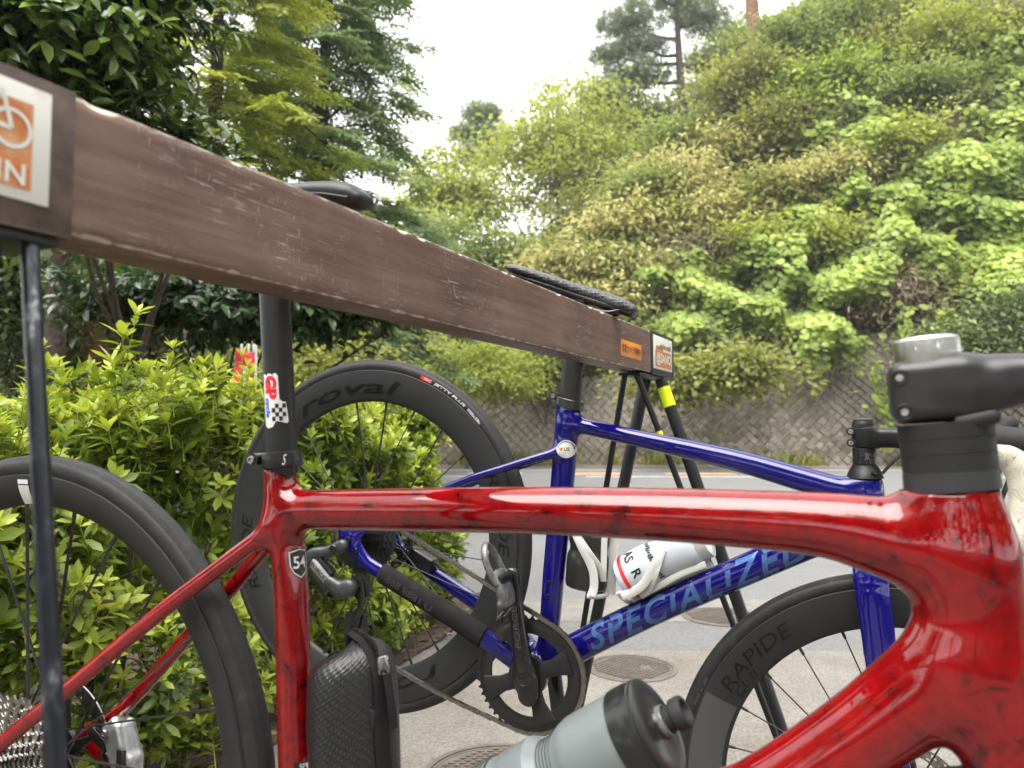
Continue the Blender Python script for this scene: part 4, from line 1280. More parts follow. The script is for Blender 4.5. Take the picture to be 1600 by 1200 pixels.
bolt(cb, (.3835, -.0102, zb(.2605)), .0038, mat='steel')

sp_ = [Tube([Bb(.5235, 0, .4055, .0085, .0150), Bb(.505, 0, .4140, .0120, .0190), Bb(.47, 0, .4285, .0120, .0225), Bb(.425, 0, .4450, .0115, .0330), Bb(.375, 0, .4640, .0115, .0530), Bb(.335, 0, .4790, .0105, .0660), Bb(.315, 0, .4860, .0085, .060)], power=2.5, k=.012)]
bs = link('saddle', blend_mesh('saddle', sp_, .0035, .008), M['lattice'], blue)
base = [Tube([Bb(.522, 0, .398, .0065, .0130), Bb(.47, 0, .4175, .0085, .0205), Bb(.425, 0, .434, .0085, .031), Bb(.375, 0, .453, .0085, .051), Bb(.325, 0, .472, .007, .062)], power=2.5, k=.01)]
link('saddle_base', blend_mesh('saddle_base', base, .004, .008), M['black'], blue)
rl = MB()
for s in (-1, 1):
    rl.tube(spline([(.505, s * .012, zb(.404)), (.475, s * .02, zb(.402)), (.40, s * .022, zb(.428)), (.345, s * .026, zb(.463))], 6), .0035, 10)
rl.build('saddle_rail', M['carbon_gloss'], blue)
MB().box((.426, 0, zb(.425)), (.04, .05, .018), Matrix.Rotation(.33, 3, 'Y'), bevel=.005).build('saddle_clamp', M['black'], blue)

# head set, spacers, stem, bar
MB().lathe([(.0262, .1290), (.0256, .1310), (.0215, .1415), (.0178, .1475), (.0176, .1490)], 48, (.8768, 0, B_HZ), (0, 0, 1)).build('headset_cover', M['metal_dark'], blue)
bolt(blue, (.889, -.0215, zb(.138)), .0030, (.35, -1, .4), name='cover_screw')
for i, (v0, v1) in enumerate(((.1492, .1600), (.1602, .1745))):
    MB().lathe([(.0160, v0), (.0166, v0 + .0006), (.0166, v1 - .0006), (.0160, v1)], 40, (.8768, 0, B_HZ), (0, 0, 1)).build('spacer', M['carbon_gloss'], blue)
prims = [Tube([Bb(.8770, 0, .1775, .0175, .0175), Bb(.8770, 0, .202, .0175, .0175)], clips=[((0, 0, zb(.1750)), (0, 0, -1)), ((0, 0, zb(.2048)), (0, 0, 1))]),
         Tube([Bb(.884, 0, .1895, .0155, .0165), Bb(.925, 0, .1885, .0155, .0155), Bb(.972, 0, .182, .0170, .0200)], power=3)]
bstm = link('stem', blend_mesh('stem', prims, .0032, .008), M['metal_dark'], blue)
MB().lathe([(.0158, .2050), (.0166, .2056), (.0166, .2110), (.0150, .2135), (.0148, .2168), (.0125, .2180), (.0001, .2180)], 40, (.8770, 0, B_HZ), (0, 0, 1)).build('top_cap', M['black'], blue)
for v in (.1985, .1815):
    MB().tube([(.8585, .010, zb(v)), (.8585, -.012, zb(v))], .0060, 16).build('pinch_lug', M['black'], bstm)
    bolt(bstm, (.8585, -.0122, zb(v)), .0034, mat='steel')
V, F, w = text2d('V', .011, xs=.8)
for fl in (1, -1):
    decal('lettering', [((V + [-w / 2, -.0055]) * [1, fl] + [0, .1618], F)], lambda V: np.stack([.8768 + .0169 * np.sin(V[:, 0] / .0169 + .2), -.0169 * np.cos(V[:, 0] / .0169 + .2), zb(0) + V[:, 1]], -1), plain('grey arrow print', (.09, .09, .09), .4), bstm)
BAR = [(.973, 0, .181), (.973, .08, .181), (.975, .165, .181), (.986, .196, .180), (1.014, .205, .178), (1.036, .207, .160), (1.043, .208, .122), (1.034, .210, .080), (1.006, .211, .056), (.966, .212, .050)]
hb = MB()
for s in (-1, 1):
    hb.tube(spline([(u, s * w_, zb(v)) for u, w_, v in BAR[:4]], 6), [.0155] * 12 + [.014] * 7 if False else .0145, 14)
hb.build('handlebar', M['carbon'], blue)
for s in (-1, 1):
    tp = spline([(u, s * w_, zb(v)) for u, w_, v in BAR[3:]], 10)
    rr_ = (.0182 + .0002 * np.sign(np.sin(np.linspace(0, 60, len(tp)))))
    MB().tube(tp, rr_, 20).build('bar_tape', M['tape'], blue, sharp=60)
    hd = [Tube([Bb(.990, s * .199, .186, .0185, .0175), Bb(1.012, s * .204, .188, .0190, .0180), Bb(1.055, s * .206, .186, .0165, .0155), Bb(1.085, s * .207, .194, .0165, .0150), Bb(1.100, s * .208, .210, .0140, .0130)]),
          Tube([Bb(1.058, s * .206, .180, .016, .0145), Bb(1.078, s * .208, .135, .010, .008)])]
    hood = link('brake_hood', blend_mesh('brake_hood', hd, .004, .012), M['rubber'], blue)
    lv = MB().tube(spline([(1.098, s * .208, zb(.18)), (1.100, s * .21, zb(.13)), (1.085, s * .213, zb(.08)), (1.09, s * .215, zb(.05))], 6), .006, 10, .004)
    lv.build('brake_lever', M['carbon_gloss'], hood)
    MB().tube(spline([(.985, s * .014, zb(.176)), (.945, -.012 + s * .004, zb(.176)), (.918, -.014 + s * .003, zb(.158)), (.900, -.012, zb(.137))], 8), .0024, 8).build('brake_hose', M['rubber'], blue)

# wheels
T0 = [('roval', M['rim_text'], .0285, .2715, rad(124.5), .245, dict(shear=.25, offset=.012)),
      ('roval', M['rim_text'], .0285, .2715, rad(-55.5), .245, dict(shear=.25, offset=.012)),
      ('RAPIDE', M['rim_text'], .0225, .2790, rad(25), .150, dict(shear=.18)),
      ('RAPIDE', M['rim_text'], .0225, .2790, rad(205), .150, dict(shear=.18))]
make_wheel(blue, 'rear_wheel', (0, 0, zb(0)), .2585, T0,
           [(None, M['ink_red'], .0075, .3195, rad(68.2), .0250), ('IRC', M['ink_white'], .0046, .3210, rad(67.3), .019), ('JETTY PLUS', M['ink_white'], .0068, .3197, rad(62.8), .078), ('700x28c', M['ink_white'], .0060, .3200, rad(47.6), .037)],
           cassette='dark', turn=rad(7))
T1 = [('RAPIDE', M['rim_text'], .0215, .2810, rad(151), .146, dict(shear=.18)), ('CL II', M['rim_text'], .0125, .2655, rad(150.5), .050, dict(shear=.18)),
      ('roval', M['rim_text'], .0285, .2715, rad(235), .245, dict(shear=.25))]
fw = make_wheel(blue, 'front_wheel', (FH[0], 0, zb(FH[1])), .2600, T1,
           [('700 x 28', plain('grey sidewall print', (.07, .07, .068), .6), .0042, .3200, rad(160), .05)], turn=rad(4), hub_r=.016)
# satin band on the rim where the black panel ends
def band_map(V):
    r = .2600 + V[:, 1]; a = V[:, 0]
    return np.stack([r * np.cos(a), -rim_hw(r, .2600) - .0003, r * np.sin(a)], -1)
decal('rim_panel', [grid2d(rad(154.5), rad(200), .004, .054, 30, 8)], band_map, plain('brushed grey rim panel', (.075, .075, .073), .40, .3), fw)

# crankset, chain, derailleur, pedals
CY = -.046
cr = empty('crankset', (BB[0] + .0045, 0, zb(BB[1]) + .002)); cr.parent = blue
poly = sprocket_poly(48, .0965, .0034)
MB().prism(poly, CY - .0012, CY + .0012, circle_poly(240, .0845)).build('chainring_teeth', M['black'], cr, smooth=False)
MB().lathe([(.0905, CY - .0022), (.0905, CY + .002), (.0695, CY + .002), (.0685, CY), (.0695, CY - .0035), (.084, CY - .0045)], 96, closed=True).build('chainring', M['black'], cr)
for i in range(4):
    a = rad(22 + 90 * i)
    pts = [(math.cos(a + s * .0) * r, CY - .004, math.sin(a) * r) for r, s in ((.018, 0), (.05, 0), (.079, 0))]
    w_ = [.0150, .0135, .0215]
    MB().tube(spline(pts, 4), .0042, 12, np.interp(np.linspace(0, 2, 9), [0, 1, 2], w_), power=3).build('spider_arm', M['black_matte'], cr)
MB().lathe([(.034, CY - .008), (.034, CY + .004), (.012, CY + .006)], 40, cap=True).build('spider_hub', M['black'], cr)
arm = np.array([-.0215, .1690]); arm /= np.linalg.norm(arm)
AY = -.0655
pr = [Tube([(0, AY + .004, 0, .0185, .010), (arm[0] * .05, AY, arm[1] * .05, .0150, .0095), (arm[0] * .12, AY - .002, arm[1] * .12, .0125, .0085), (arm[0] * .170, AY - .004, arm[1] * .170, .0135, .0085)], power=2.8, k=.01),
      Tube([(0, AY + .004, 0, .0200, .011), (-arm[0] * .03, AY + .006, -arm[1] * .03, .0180, .008)], power=3)]
ca = link('crank_arm', blend_mesh('crank_arm', pr, .003, .008), M['carbon_gloss'], cr)
MB().lathe([(.0120, 0), (.0122, .0012), (.0100, .0016), (.0080, .0002), (.0052, .0002), (.0048, -.002), (.0001, -.002)], 32, (0, AY - .0066, 0), (0, -1, 0)).build('crank_bolt', M['black'], ca)
V, F, w = text2d('FORCE', .0105, xs=1.55, offset=.006)
ang = math.atan2(arm[1], arm[0])
tx = rot2d(V, ang) + arm * .052 + np.array([.0045, 0])
decal('lettering', [split(tx, F, 1)], laid(tree_of(ca), lambda V: np.stack([V[:, 0], np.full(len(V), AY - .1), V[:, 1]], -1), .0005), plain('grey crank print', (.10, .10, .10), .3, .5), ca)
# the other arm, down and on the far side
MB().tube([(0, -AY, 0), (-arm[0] * .17, -AY + .004, -arm[1] * .17)], .009, 16, .014, power=2.8).build('crank_arm', M['carbon_gloss'], cr)

def pedal(parent, o, s, flip):
    """clip-in road pedal hanging on its axle: barrel, front bow, cleat platform and rear hook"""
    o = np.asarray(o, float)
    pe = empty('pedal', tuple(o)); pe.parent = parent
    MB().lathe([(.0088, 0), (.0088, -s * .004), (.0062, -s * .005), (.0062, -s * .014), (.0098, -s * .015), (.0112, -s * .028), (.0112, -s * .052), (.0098, -s * .060), (.006, -s * .062)], 24).build('pedal_axle', M['metal_dark'], pe)
    y0, y1, ym = -s * .020, -s * .066, -s * .043
    bow = [(.004, y0, -.004), (-.010, y0, .018), (-.020, y0 - s * .004, .040), (-.027, ym, .056), (-.020, y1 + s * .004, .040), (-.010, y1, .018), (.004, y1, -.004)]
    MB().tube(spline(bow, 6), .0042, 12, .0062).build('front_bow', M['pedal'], pe)
    pr = [Tube([(-.004, ym, .012, .0060, .020), (.008, ym, -.018, .0085, .026), (.010, ym, -.036, .0075, .027)], power=2.8),
          Tube([(.010, ym, -.036, .0070, .024), (.003, ym, -.052, .0050, .018)], power=2.6)]
    b_ = link('pedal_body', blend_mesh('pedal_body', pr, .0035, .005), M['pedal'], pe)
    MB().tube(spline([(.012, y0 - s * .006, -.044), (.000, y0 - s * .008, -.060), (.000, y1 + s * .008, -.060), (.012, y1 + s * .006, -.044)], 5), .0022, 8).build('rear_hook', M['steel'], pe)
    return b_
M['pedal'] = plain('scuffed grey pedal body', (.22, .22, .215), .38, .55, mottle=(60, .35))
pedal(blue, (cr.location.x + arm[0] * .170, AY - .008, cr.location.z + arm[1] * .170), 1, False)
pedal(blue, (cr.location.x - arm[0] * .170, -AY + .006, cr.location.z - arm[1] * .170), -1, False)

# rear derailleur (near side, behind the axle)
DY = -.078
de = empty('rear_derailleur', (0, 0, zb(0))); de.parent = blue
pr = [Tube([(-.006, DY, -.012, .0115, .009), (-.035, DY - .002, -.024, .0100, .0085), (-.068, DY - .004, -.030, .0105, .010), (-.078, DY - .004, -.045, .0110, .010)], power=2.6)]
link('upper_knuckle', blend_mesh('upper_knuckle', pr, .003, .006), M['gunmetal'], de)
bolt(de, (-.020, DY - .0098, -.018), .0068, mat='black')
MB().box((-.052, DY - .003, -.060), (.056, .016, .020), Matrix.Rotation(.72, 3, 'Y'), bevel=.004).build('parallelogram_plate', M['caliper'], de)
MB().box((-.042, DY - .002, -.050), (.050, .014, .012), Matrix.Rotation(.72, 3, 'Y'), bevel=.004).build('parallelogram_link', M['black'], de)
V, F, w = text2d('FORCE', .008, xs=1.15, offset=.01)
decal('lettering', [(rot2d(V, -.72) + [-.0690, -.0505], F)], lambda V: np.stack([V[:, 0], np.full(len(V), DY - .0115), V[:, 1]], -1), M['ink'], de)
MB().box((-.062, DY + .004, -.082), (.052, .012, .018), Matrix.Rotation(.72, 3, 'Y'), bevel=.004).build('battery_mount', M['black'], de)
pr = [Tube([(-.030, DY - .002, -.080, .0125, .0110), (-.010, DY, -.092, .0165, .0120), (.008, DY + .002, -.088, .0165, .0115)], power=2.6)]
link('lower_knuckle', blend_mesh('lower_knuckle', pr, .0035, .006), M['gunmetal'], de)
cgp = spline([(.018, DY + .014, -.078), (.026, DY + .014, -.100), (.024, DY + .014, -.128), (.012, DY + .014, -.160), (.008, DY + .014, -.176)], 6)
MB().tube(cgp, .0016, 10, np.interp(np.linspace(0, 1, len(cgp)), [0, .5, .8, 1], [.012, .0065, .0095, .0085])).build('cage_plate', M['black'], de)
for (u, v, t) in ((.020, -.088, 12), (.012, -.160, 14)):
    MB().prism(sprocket_poly(t, t * .00205, .0026), DY + .018, DY + .022, circle_poly(t * 5, .006)).build('jockey_wheel', M['black_matte'], de, smooth=False)
    bolt(de, (u, DY + .011, v), .0045, mat='metal_dark')
for o, (u, v) in zip([c for c in de.children if c.name.startswith('jockey_wheel')], ((.020, -.088), (.012, -.160))):
    o.location = (u, 0, v)

# chain: links along the two runs, round the ring and through the mech
ring_c = np.array([BB[0] + .0045, BB[1] + .002]); rr = .0965
rs = .052                                  # the sprocket the chain sits on
def tangent(c0, r0, c1, r1, side):
    d = c1 - c0; L_ = np.linalg.norm(d); th = math.atan2(d[1], d[0]); b = math.acos((r0 - r1) / L_)
    a = th + side * b
    return c0 + r0 * np.array([math.cos(a), math.sin(a)]), c1 + r1 * np.array([math.cos(a), math.sin(a)]), a
p_s, p_r, a_top = tangent(np.array([0., 0.]), rs, ring_c, rr, 1)
p_j, p_r2, a_bot = tangent(np.array([.012, -.160]), .028, ring_c, rr, -1)
path = [np.array([rs * math.cos(a), rs * math.sin(a)]) for a in np.linspace(a_top + 2.6, a_top, 30)]
path += [p_s + (p_r - p_s) * t for t in np.linspace(0, 1, 40)[1:]]
a1 = a_bot if a_bot < a_top else a_bot - 2 * math.pi
path += [ring_c + rr * np.array([math.cos(a), math.sin(a)]) for a in np.linspace(a_top, a1, 60)[1:]]
n_low = 40
low = [p_r2 + (p_j - p_r2) * t for t in np.linspace(0, 1, n_low)]
low = [p + np.array([0, -.010 * math.sin(math.pi * i / (n_low - 1))]) for i, p in enumerate(low)]
path += low[1:]
path = np.array(path); cum = np.concatenate([[0], np.linalg.norm(np.diff(path, axis=0), axis=1).cumsum()])
n_pin = int(cum[-1] / .0127)
sx = np.interp(np.arange(n_pin + 1) * .0127, cum, path[:, 0]); sz = np.interp(np.arange(n_pin + 1) * .0127, cum, path[:, 1])
sy = np.interp(np.arange(n_pin + 1) * .0127, [0, cum[30], cum[69], cum[-41], cum[-1]], [-.030, -.030, CY, CY, DY + .02])
def link_mesh(gap, name):
    prof = []
    for i in range(24):
        a = 2 * math.pi * i / 24
        cx = .00635 if math.cos(a) >= 0 else -.00635
        w_ = .0042 - .0012 * (1 - abs(math.cos(a))) ** 3
        prof.append((cx + .0042 * math.cos(a), w_ * math.sin(a)))
    mb = MB()
    for s in (-1, 1): mb.prism(prof, s * gap - .0005, s * gap + .0005)
    for x in (-.00635, .00635): mb.lathe([(.0018, -gap - .0008), (.0018, gap + .0008)], 8, (x, 0, 0))
    return mb.mesh(name, smooth=False)
lm = [link_mesh(.0017, 'chain_link'), link_mesh(.0028, 'chain_link')]
for me in lm: me.materials.append(M['chain'])
rollers = MB()
for x, y, v in zip(sx, sy, sz): rollers.lathe([(.0026, -.0016), (.0026, .0016)], 10, (x, y, v + B_HZ))
ch = rollers.build('chain', M['chain'], blue)
for i in range(n_pin):
    d = np.array([sx[i + 1] - sx[i], sy[i + 1] - sy[i], sz[i + 1] - sz[i]])
    o = link('chain_link', lm[i % 2], None, ch, ((sx[i] + sx[i + 1]) / 2, (sy[i] + sy[i + 1]) / 2, (sz[i] + sz[i + 1]) / 2 + B_HZ))
    o.rotation_euler = (0, -math.atan2(d[2], d[0]), math.atan2(d[1], math.hypot(d[0], d[2])) if d[0] > 0 else 0)

# brake calliper on the far chain stay
link('brake_caliper', blend_mesh('brake_caliper', [RBox((.088, .052, zb(-.050)), (.030, .013, .014), .005, -.45)], .004, .006), M['black'], blue)
MB().tube(spline([(.11, .055, zb(-.055)), (.15, .062, zb(-.085)), (.22, .055, zb(-.125)), (.28, .045, zb(-.16))], 8), .0025, 8).build('brake_hose', M['rubber'], blue)

# ------------------------------------------------------------------ bottles and cages of the blue bicycle
def cage(parent, o, d, sp, paths, mat):
    f = bottle_frame(o, d)
    mb = MB()
    for pth, w_ in paths:
        for s in (-1, 1):
            mb.tube(spline([f(h, s * a, .0398 + e) for h, a, e in pth], 6), .0022, 10, w_)
    mb.tube([f(-.004, 0, .0402), f(.145, 0, .0402)], .0026, 8, .011)
    mb.tube(spline([f(-.006, a, .037) for a in np.linspace(-70, 70, 9)], 2), .0032, 10, .004)
    return mb.build('bottle_cage', mat, parent, sharp=60)
CP = [([(-.004, 60, 0), (.012, 55, 0), (.040, 62, 0), (.075, 92, 0), (.095, 112, 0)], .0075),
      ([(.020, 30, 0), (.040, 42, 0), (.065, 72, 0), (.095, 112, 0)], .0065),
      ([(.020, 30, 0), (.060, 34, 0), (.100, 36, 0), (.140, 24, 0)], .0055)]
dv = np.array([.868, 0, .496]); o2 = np.array([.503, 0, -.050])
cage(blue, o2 + [0, 0, B_HZ], dv, 1, CP, M['white_gloss'])
b2w = to_world(B_HUB, B_HZ, tuple(o2))
b2 = top_thing('water_bottle', b2w, 'clear white bottle with red band in white cage on blue down tube', 'water bottle', 'drinking bottles in cages')
BP = [(.0001, 0), (.030, 0), (.0345, .003), (.0366, .010), (.037, .06), (.0362, .075), (.0335, .085), (.0335, .096), (.0366, .107), (.037, .15), (.034, .165), (.030, .172)]
MB().lathe([(r_, h_ * .84) for r_, h_ in BP], 56, axis=dv).build('bottle_body', M['bottle_white'], b2)
MB().lathe([(.0315, .168), (.033, .170), (.033, .186), (.025, .190), (.012, .193), (.011, .206), (.0001, .206)], 40, o=tuple(-dv * .029), axis=dv).build('lid', M['white_gloss'], b2)
f2 = bottle_frame((0, 0, 0), dv)
def bmap(V):
    """x along the bottle, y around (degrees)"""
    return np.array([f2(h, a, .0375) for h, a in V])
decal('print_band', [grid2d(.012, .0185, 10, 175, 2, 30)], bmap, M['ink_red'], b2)
def btxt(s, size, h0, a0, rot=True, xs=1.0):
    V, F, w = text2d(s, size, xs=xs, offset=.01)
    return (np.stack([h0 + V[:, 1], a0 + V[:, 0] / .0375 * 57.3], -1) if rot else np.stack([h0 + V[:, 0], a0 - V[:, 1] / .0375 * 57.3], -1)), F
def flipy(t): 
    V, F = t; return V, F
tx, Fx, w = text2d('SANO ROAD', .0045, xs=1.1, offset=.01)
decal('lettering', [(np.stack([.013 + tx[:, 1], 150 - tx[:, 0] / .0375 * 57.3], -1), Fx)], lambda V: bmap(V) * 1.0, M['ink_white'], b2) if False else None
for s_, size, h0, a0 in (('AS', .017, .026, 165), ('C', .014, .022, 62), ('R', .016, .030, 100)):
    tx, Fx, w = text2d(s_, size, offset=.02)
    decal('lettering', [(np.stack([h0 + tx[:, 1], a0 - tx[:, 0] / .0375 * 57.3], -1), Fx)], bmap, M['ink'], b2)
sc_ = []
for k in range(16):
    a = 160 - k * 7
    sc_.append(grid2d(.066 + .001 * (k % 3), .072 + .0012 * ((k * 5) % 4), a - 5.2, a, 1, 1))
decal('print_marks', sc_, bmap, M['ink'], b2)

do = np.array([.0862, 0, 1.0]); do /= np.linalg.norm(do); o1 = np.array([.4385, 0, -.068])
cage(blue, o1 + [0, 0, B_HZ], do, 1, CP, M['white_gloss'])
b1w = to_world(B_HUB, B_HZ, tuple(o1))
b1 = top_thing('water_bottle', b1w, 'black water bottle in white cage on the blue seat tube', 'water bottle', 'drinking bottles in cages')
MB().lathe([(r_ * (.98 if h_ > .08 else 1), h_ * .74) for r_, h_ in BP], 56, axis=do).build('bottle_body', M['bottle_black'], b1)
MB().lathe([(.0315, .168), (.033, .170), (.033, .186), (.025, .190), (.012, .193), (.011, .206), (.0001, .206)], 40, o=tuple(-do * .048), axis=do).build('lid', M['black'], b1)
# ================================================================== the bicycle rack
def beam_mat():
    m, N, L, p = new_mat('scuffed brown painted timber')
    tc = N.new('ShaderNodeTexCoord')
    mp = N.new('ShaderNodeMapping'); mp.inputs['Scale'].default_value = (3, 60, 60); L.new(tc.outputs['Object'], mp.inputs['Vector'])
    gr = N.new('ShaderNodeTexNoise'); gr.inputs['Scale'].default_value = 1.6; gr.inputs['Detail'].default_value = 7; gr.inputs['Roughness'].default_value = .65; L.new(mp.outputs['Vector'], gr.inputs['Vector'])
    bl = N.new('ShaderNodeTexNoise'); bl.inputs['Scale'].default_value = 9; bl.inputs['Detail'].default_value = 6; L.new(tc.outputs['Object'], bl.inputs['Vector'])
    base = ramp(N, [(.34, (.056, .029, .021)), (.5, (.130, .070, .051)), (.68, (.215, .130, .100))])
    ad = N.new('ShaderNodeMath'); ad.operation = 'MULTIPLY_ADD'; ad.inputs[1].default_value = .55; L.new(gr.outputs['Fac'], ad.inputs[0])
    h = N.new('ShaderNodeMath'); h.operation = 'MULTIPLY'; h.inputs[1].default_value = .5; L.new(bl.outputs['Fac'], h.inputs[0]); L.new(h.outputs[0], ad.inputs[2])
    L.new(ad.outputs[0], base.inputs['Fac'])
    gr.inputs['Detail'].default_value = 9
    # scratches: thin bright marks along and across, gathered in patches
    def scr(scale, lo, hi, seed):
        q = N.new('ShaderNodeMapping'); q.inputs['Scale'].default_value = scale; q.inputs['Location'].default_value = (seed, seed * 2, seed); q.inputs['Rotation'].default_value = (0, .12 * (seed - 1.5), 0)
        L.new(tc.outputs['Object'], q.inputs['Vector'])
        t = N.new('ShaderNodeTexNoise'); t.inputs['Scale'].default_value = 1; t.inputs['Detail'].default_value = 3; t.inputs['Roughness'].default_value = .7; L.new(q.outputs['Vector'], t.inputs['Vector'])
        r = N.new('ShaderNodeMapRange'); r.inputs['From Min'].default_value = lo; r.inputs['From Max'].default_value = hi; L.new(t.outputs['Fac'], r.inputs['Value'])
        return r
    s1 = scr((26, 300, 520), .600, .67, 1.0); s2 = scr((460, 300, 60), .615, .68, 2.0); s3 = scr((120, 120, 170), .66, .71, 3.0); s4 = scr((30, 45, 55), .705, .735, 4.0)
    mxa = N.new('ShaderNodeMath'); mxa.operation = 'MAXIMUM'; L.new(s1.outputs[0], mxa.inputs[0]); L.new(s2.outputs[0], mxa.inputs[1])
    mxb = N.new('ShaderNodeMath'); mxb.operation = 'MAXIMUM'; L.new(mxa.outputs[0], mxb.inputs[0]); L.new(s3.outputs[0], mxb.inputs[1])
    pn = N.new('ShaderNodeTexNoise'); pn.inputs['Scale'].default_value = 11; pn.inputs['Detail'].default_value = 3; L.new(tc.outputs['Object'], pn.inputs['Vector'])
    pr = N.new('ShaderNodeMapRange'); pr.inputs['From Min'].default_value = .46; pr.inputs['From Max'].default_value = .66; pr.inputs['To Min'].default_value = .06; L.new(pn.outputs['Fac'], pr.inputs['Value'])
    pm = N.new('ShaderNodeMath'); pm.operation = 'MULTIPLY'; L.new(mxb.outputs[0], pm.inputs[0]); L.new(pr.outputs[0], pm.inputs[1])
    pc = N.new('ShaderNodeMath'); pc.operation = 'MAXIMUM'; L.new(pm.outputs[0], pc.inputs[0]); L.new(s4.outputs[0], pc.inputs[1]); pm = pc
    # bare wood along the arrises
    at = N.new('ShaderNodeAttribute'); at.attribute_name = 'edge'
    en = N.new('ShaderNodeTexNoise'); en.inputs['Scale'].default_value = 60; en.inputs['Detail'].default_value = 5; L.new(tc.outputs['Object'], en.inputs['Vector'])
    ea = N.new('ShaderNodeMath'); ea.operation = 'MULTIPLY_ADD'; ea.inputs[1].default_value = .9; L.new(en.outputs['Fac'], ea.inputs[0]); L.new(at.outputs['Fac'], ea.inputs[2])
    er = N.new('ShaderNodeMapRange'); er.inputs['From Min'].default_value = .92; er.inputs['From Max'].default_value = 1.08; L.new(ea.outputs[0], er.inputs['Value'])
    m1 = N.new('ShaderNodeMix'); m1.data_type = 'RGBA'; m1.inputs['B'].default_value = (.56, .50, .46, 1); L.new(pm.outputs[0], m1.inputs['Factor']); L.new(base.outputs['Color'], m1.inputs['A'])
    m2 = N.new('ShaderNodeMix'); m2.data_type = 'RGBA'; m2.inputs['B'].default_value = (.50, .44, .36, 1); L.new(er.outputs[0], m2.inputs['Factor']); L.new(m1.outputs['Result'], m2.inputs['A'])
    L.new(m2.outputs['Result'], p.inputs['Base Color'])
    bp = N.new('ShaderNodeBump'); bp.inputs['Strength'].default_value = .35; bp.inputs['Distance'].default_value = .002
    sb = N.new('ShaderNodeMath'); sb.operation = 'SUBTRACT'; L.new(gr.outputs['Fac'], sb.inputs[0]); L.new(pm.outputs[0], sb.inputs[1]); L.new(sb.outputs[0], bp.inputs['Height']); L.new(bp.outputs['Normal'], p.inputs['Normal'])
    p.inputs['Roughness'].default_value = .48; p.inputs['Specular IOR Level'].default_value = .45
    return m
MR = {}
MR['beam'] = beam_mat()
MR['plate'] = plain('weathered brown steel plate', (.135, .092, .078), .6, .15, bump=(60, .3, .002), mottle=(38, .40))
MR['plate_black'] = plain('black painted steel cap', (.016, .018, .021), .45, .1, mottle=(40, .6))
MR['leg'] = plain('black painted steel tube', (.014, .015, .018), .38, .1, .1, mottle=(50, .55), bump=(90, .2, .001))
def worn_rod():
    m, N, L, p = new_mat('black paint worn to steel and rust')
    tc = N.new('ShaderNodeTexCoord'); mp = N.new('ShaderNodeMapping'); mp.inputs['Scale'].default_value = (70, 70, 16); L.new(tc.outputs['Object'], mp.inputs['Vector'])
    n = N.new('ShaderNodeTexNoise'); n.inputs['Scale'].default_value = 1; n.inputs['Detail'].default_value = 6; n.inputs['Roughness'].default_value = .7; L.new(mp.outputs['Vector'], n.inputs['Vector'])
    r = ramp(N, [(.50, (.012, .014, .020)), (.57, (.05, .055, .07)), (.63, (.28, .28, .29)), (.68, (.40, .13, .06)), (.75, (.45, .42, .40))])
    L.new(n.outputs['Fac'], r.inputs['Fac']); L.new(r.outputs['Color'], p.inputs['Base Color']); p.inputs['Roughness'].default_value = .28; p.inputs['Metallic'].default_value = .3
    return m
MR['rod'] = worn_rod()
MR['hi_vis'] = plain('fluorescent yellow tape', (.72, .86, .01), .5)
def stained(name, base, stain, s1, lo, hi):
    m, N, L, p = new_mat(name)
    tc = N.new('ShaderNodeTexCoord'); n = N.new('ShaderNodeTexNoise'); n.inputs['Scale'].default_value = s1; n.inputs['Detail'].default_value = 5; n.inputs['Roughness'].default_value = .6
    L.new(tc.outputs['Object'], n.inputs['Vector'])
    r = ramp(N, [(lo, base), ((lo + hi) / 2, tuple(.6 * a + .4 * b for a, b in zip(base, stain))), (hi, stain)]); L.new(n.outputs['Fac'], r.inputs['Fac']); L.new(r.outputs['Color'], p.inputs['Base Color'])
    p.inputs['Roughness'].default_value = .4
    return m
MR['sign_white'] = stained('rust stained white enamel', (.70, .69, .65), (.42, .24, .10), 32, .60, .78)
MR['sign_orange'] = stained('faded orange sign print', (.52, .15, .035), (.62, .36, .17), 60, .45, .68)

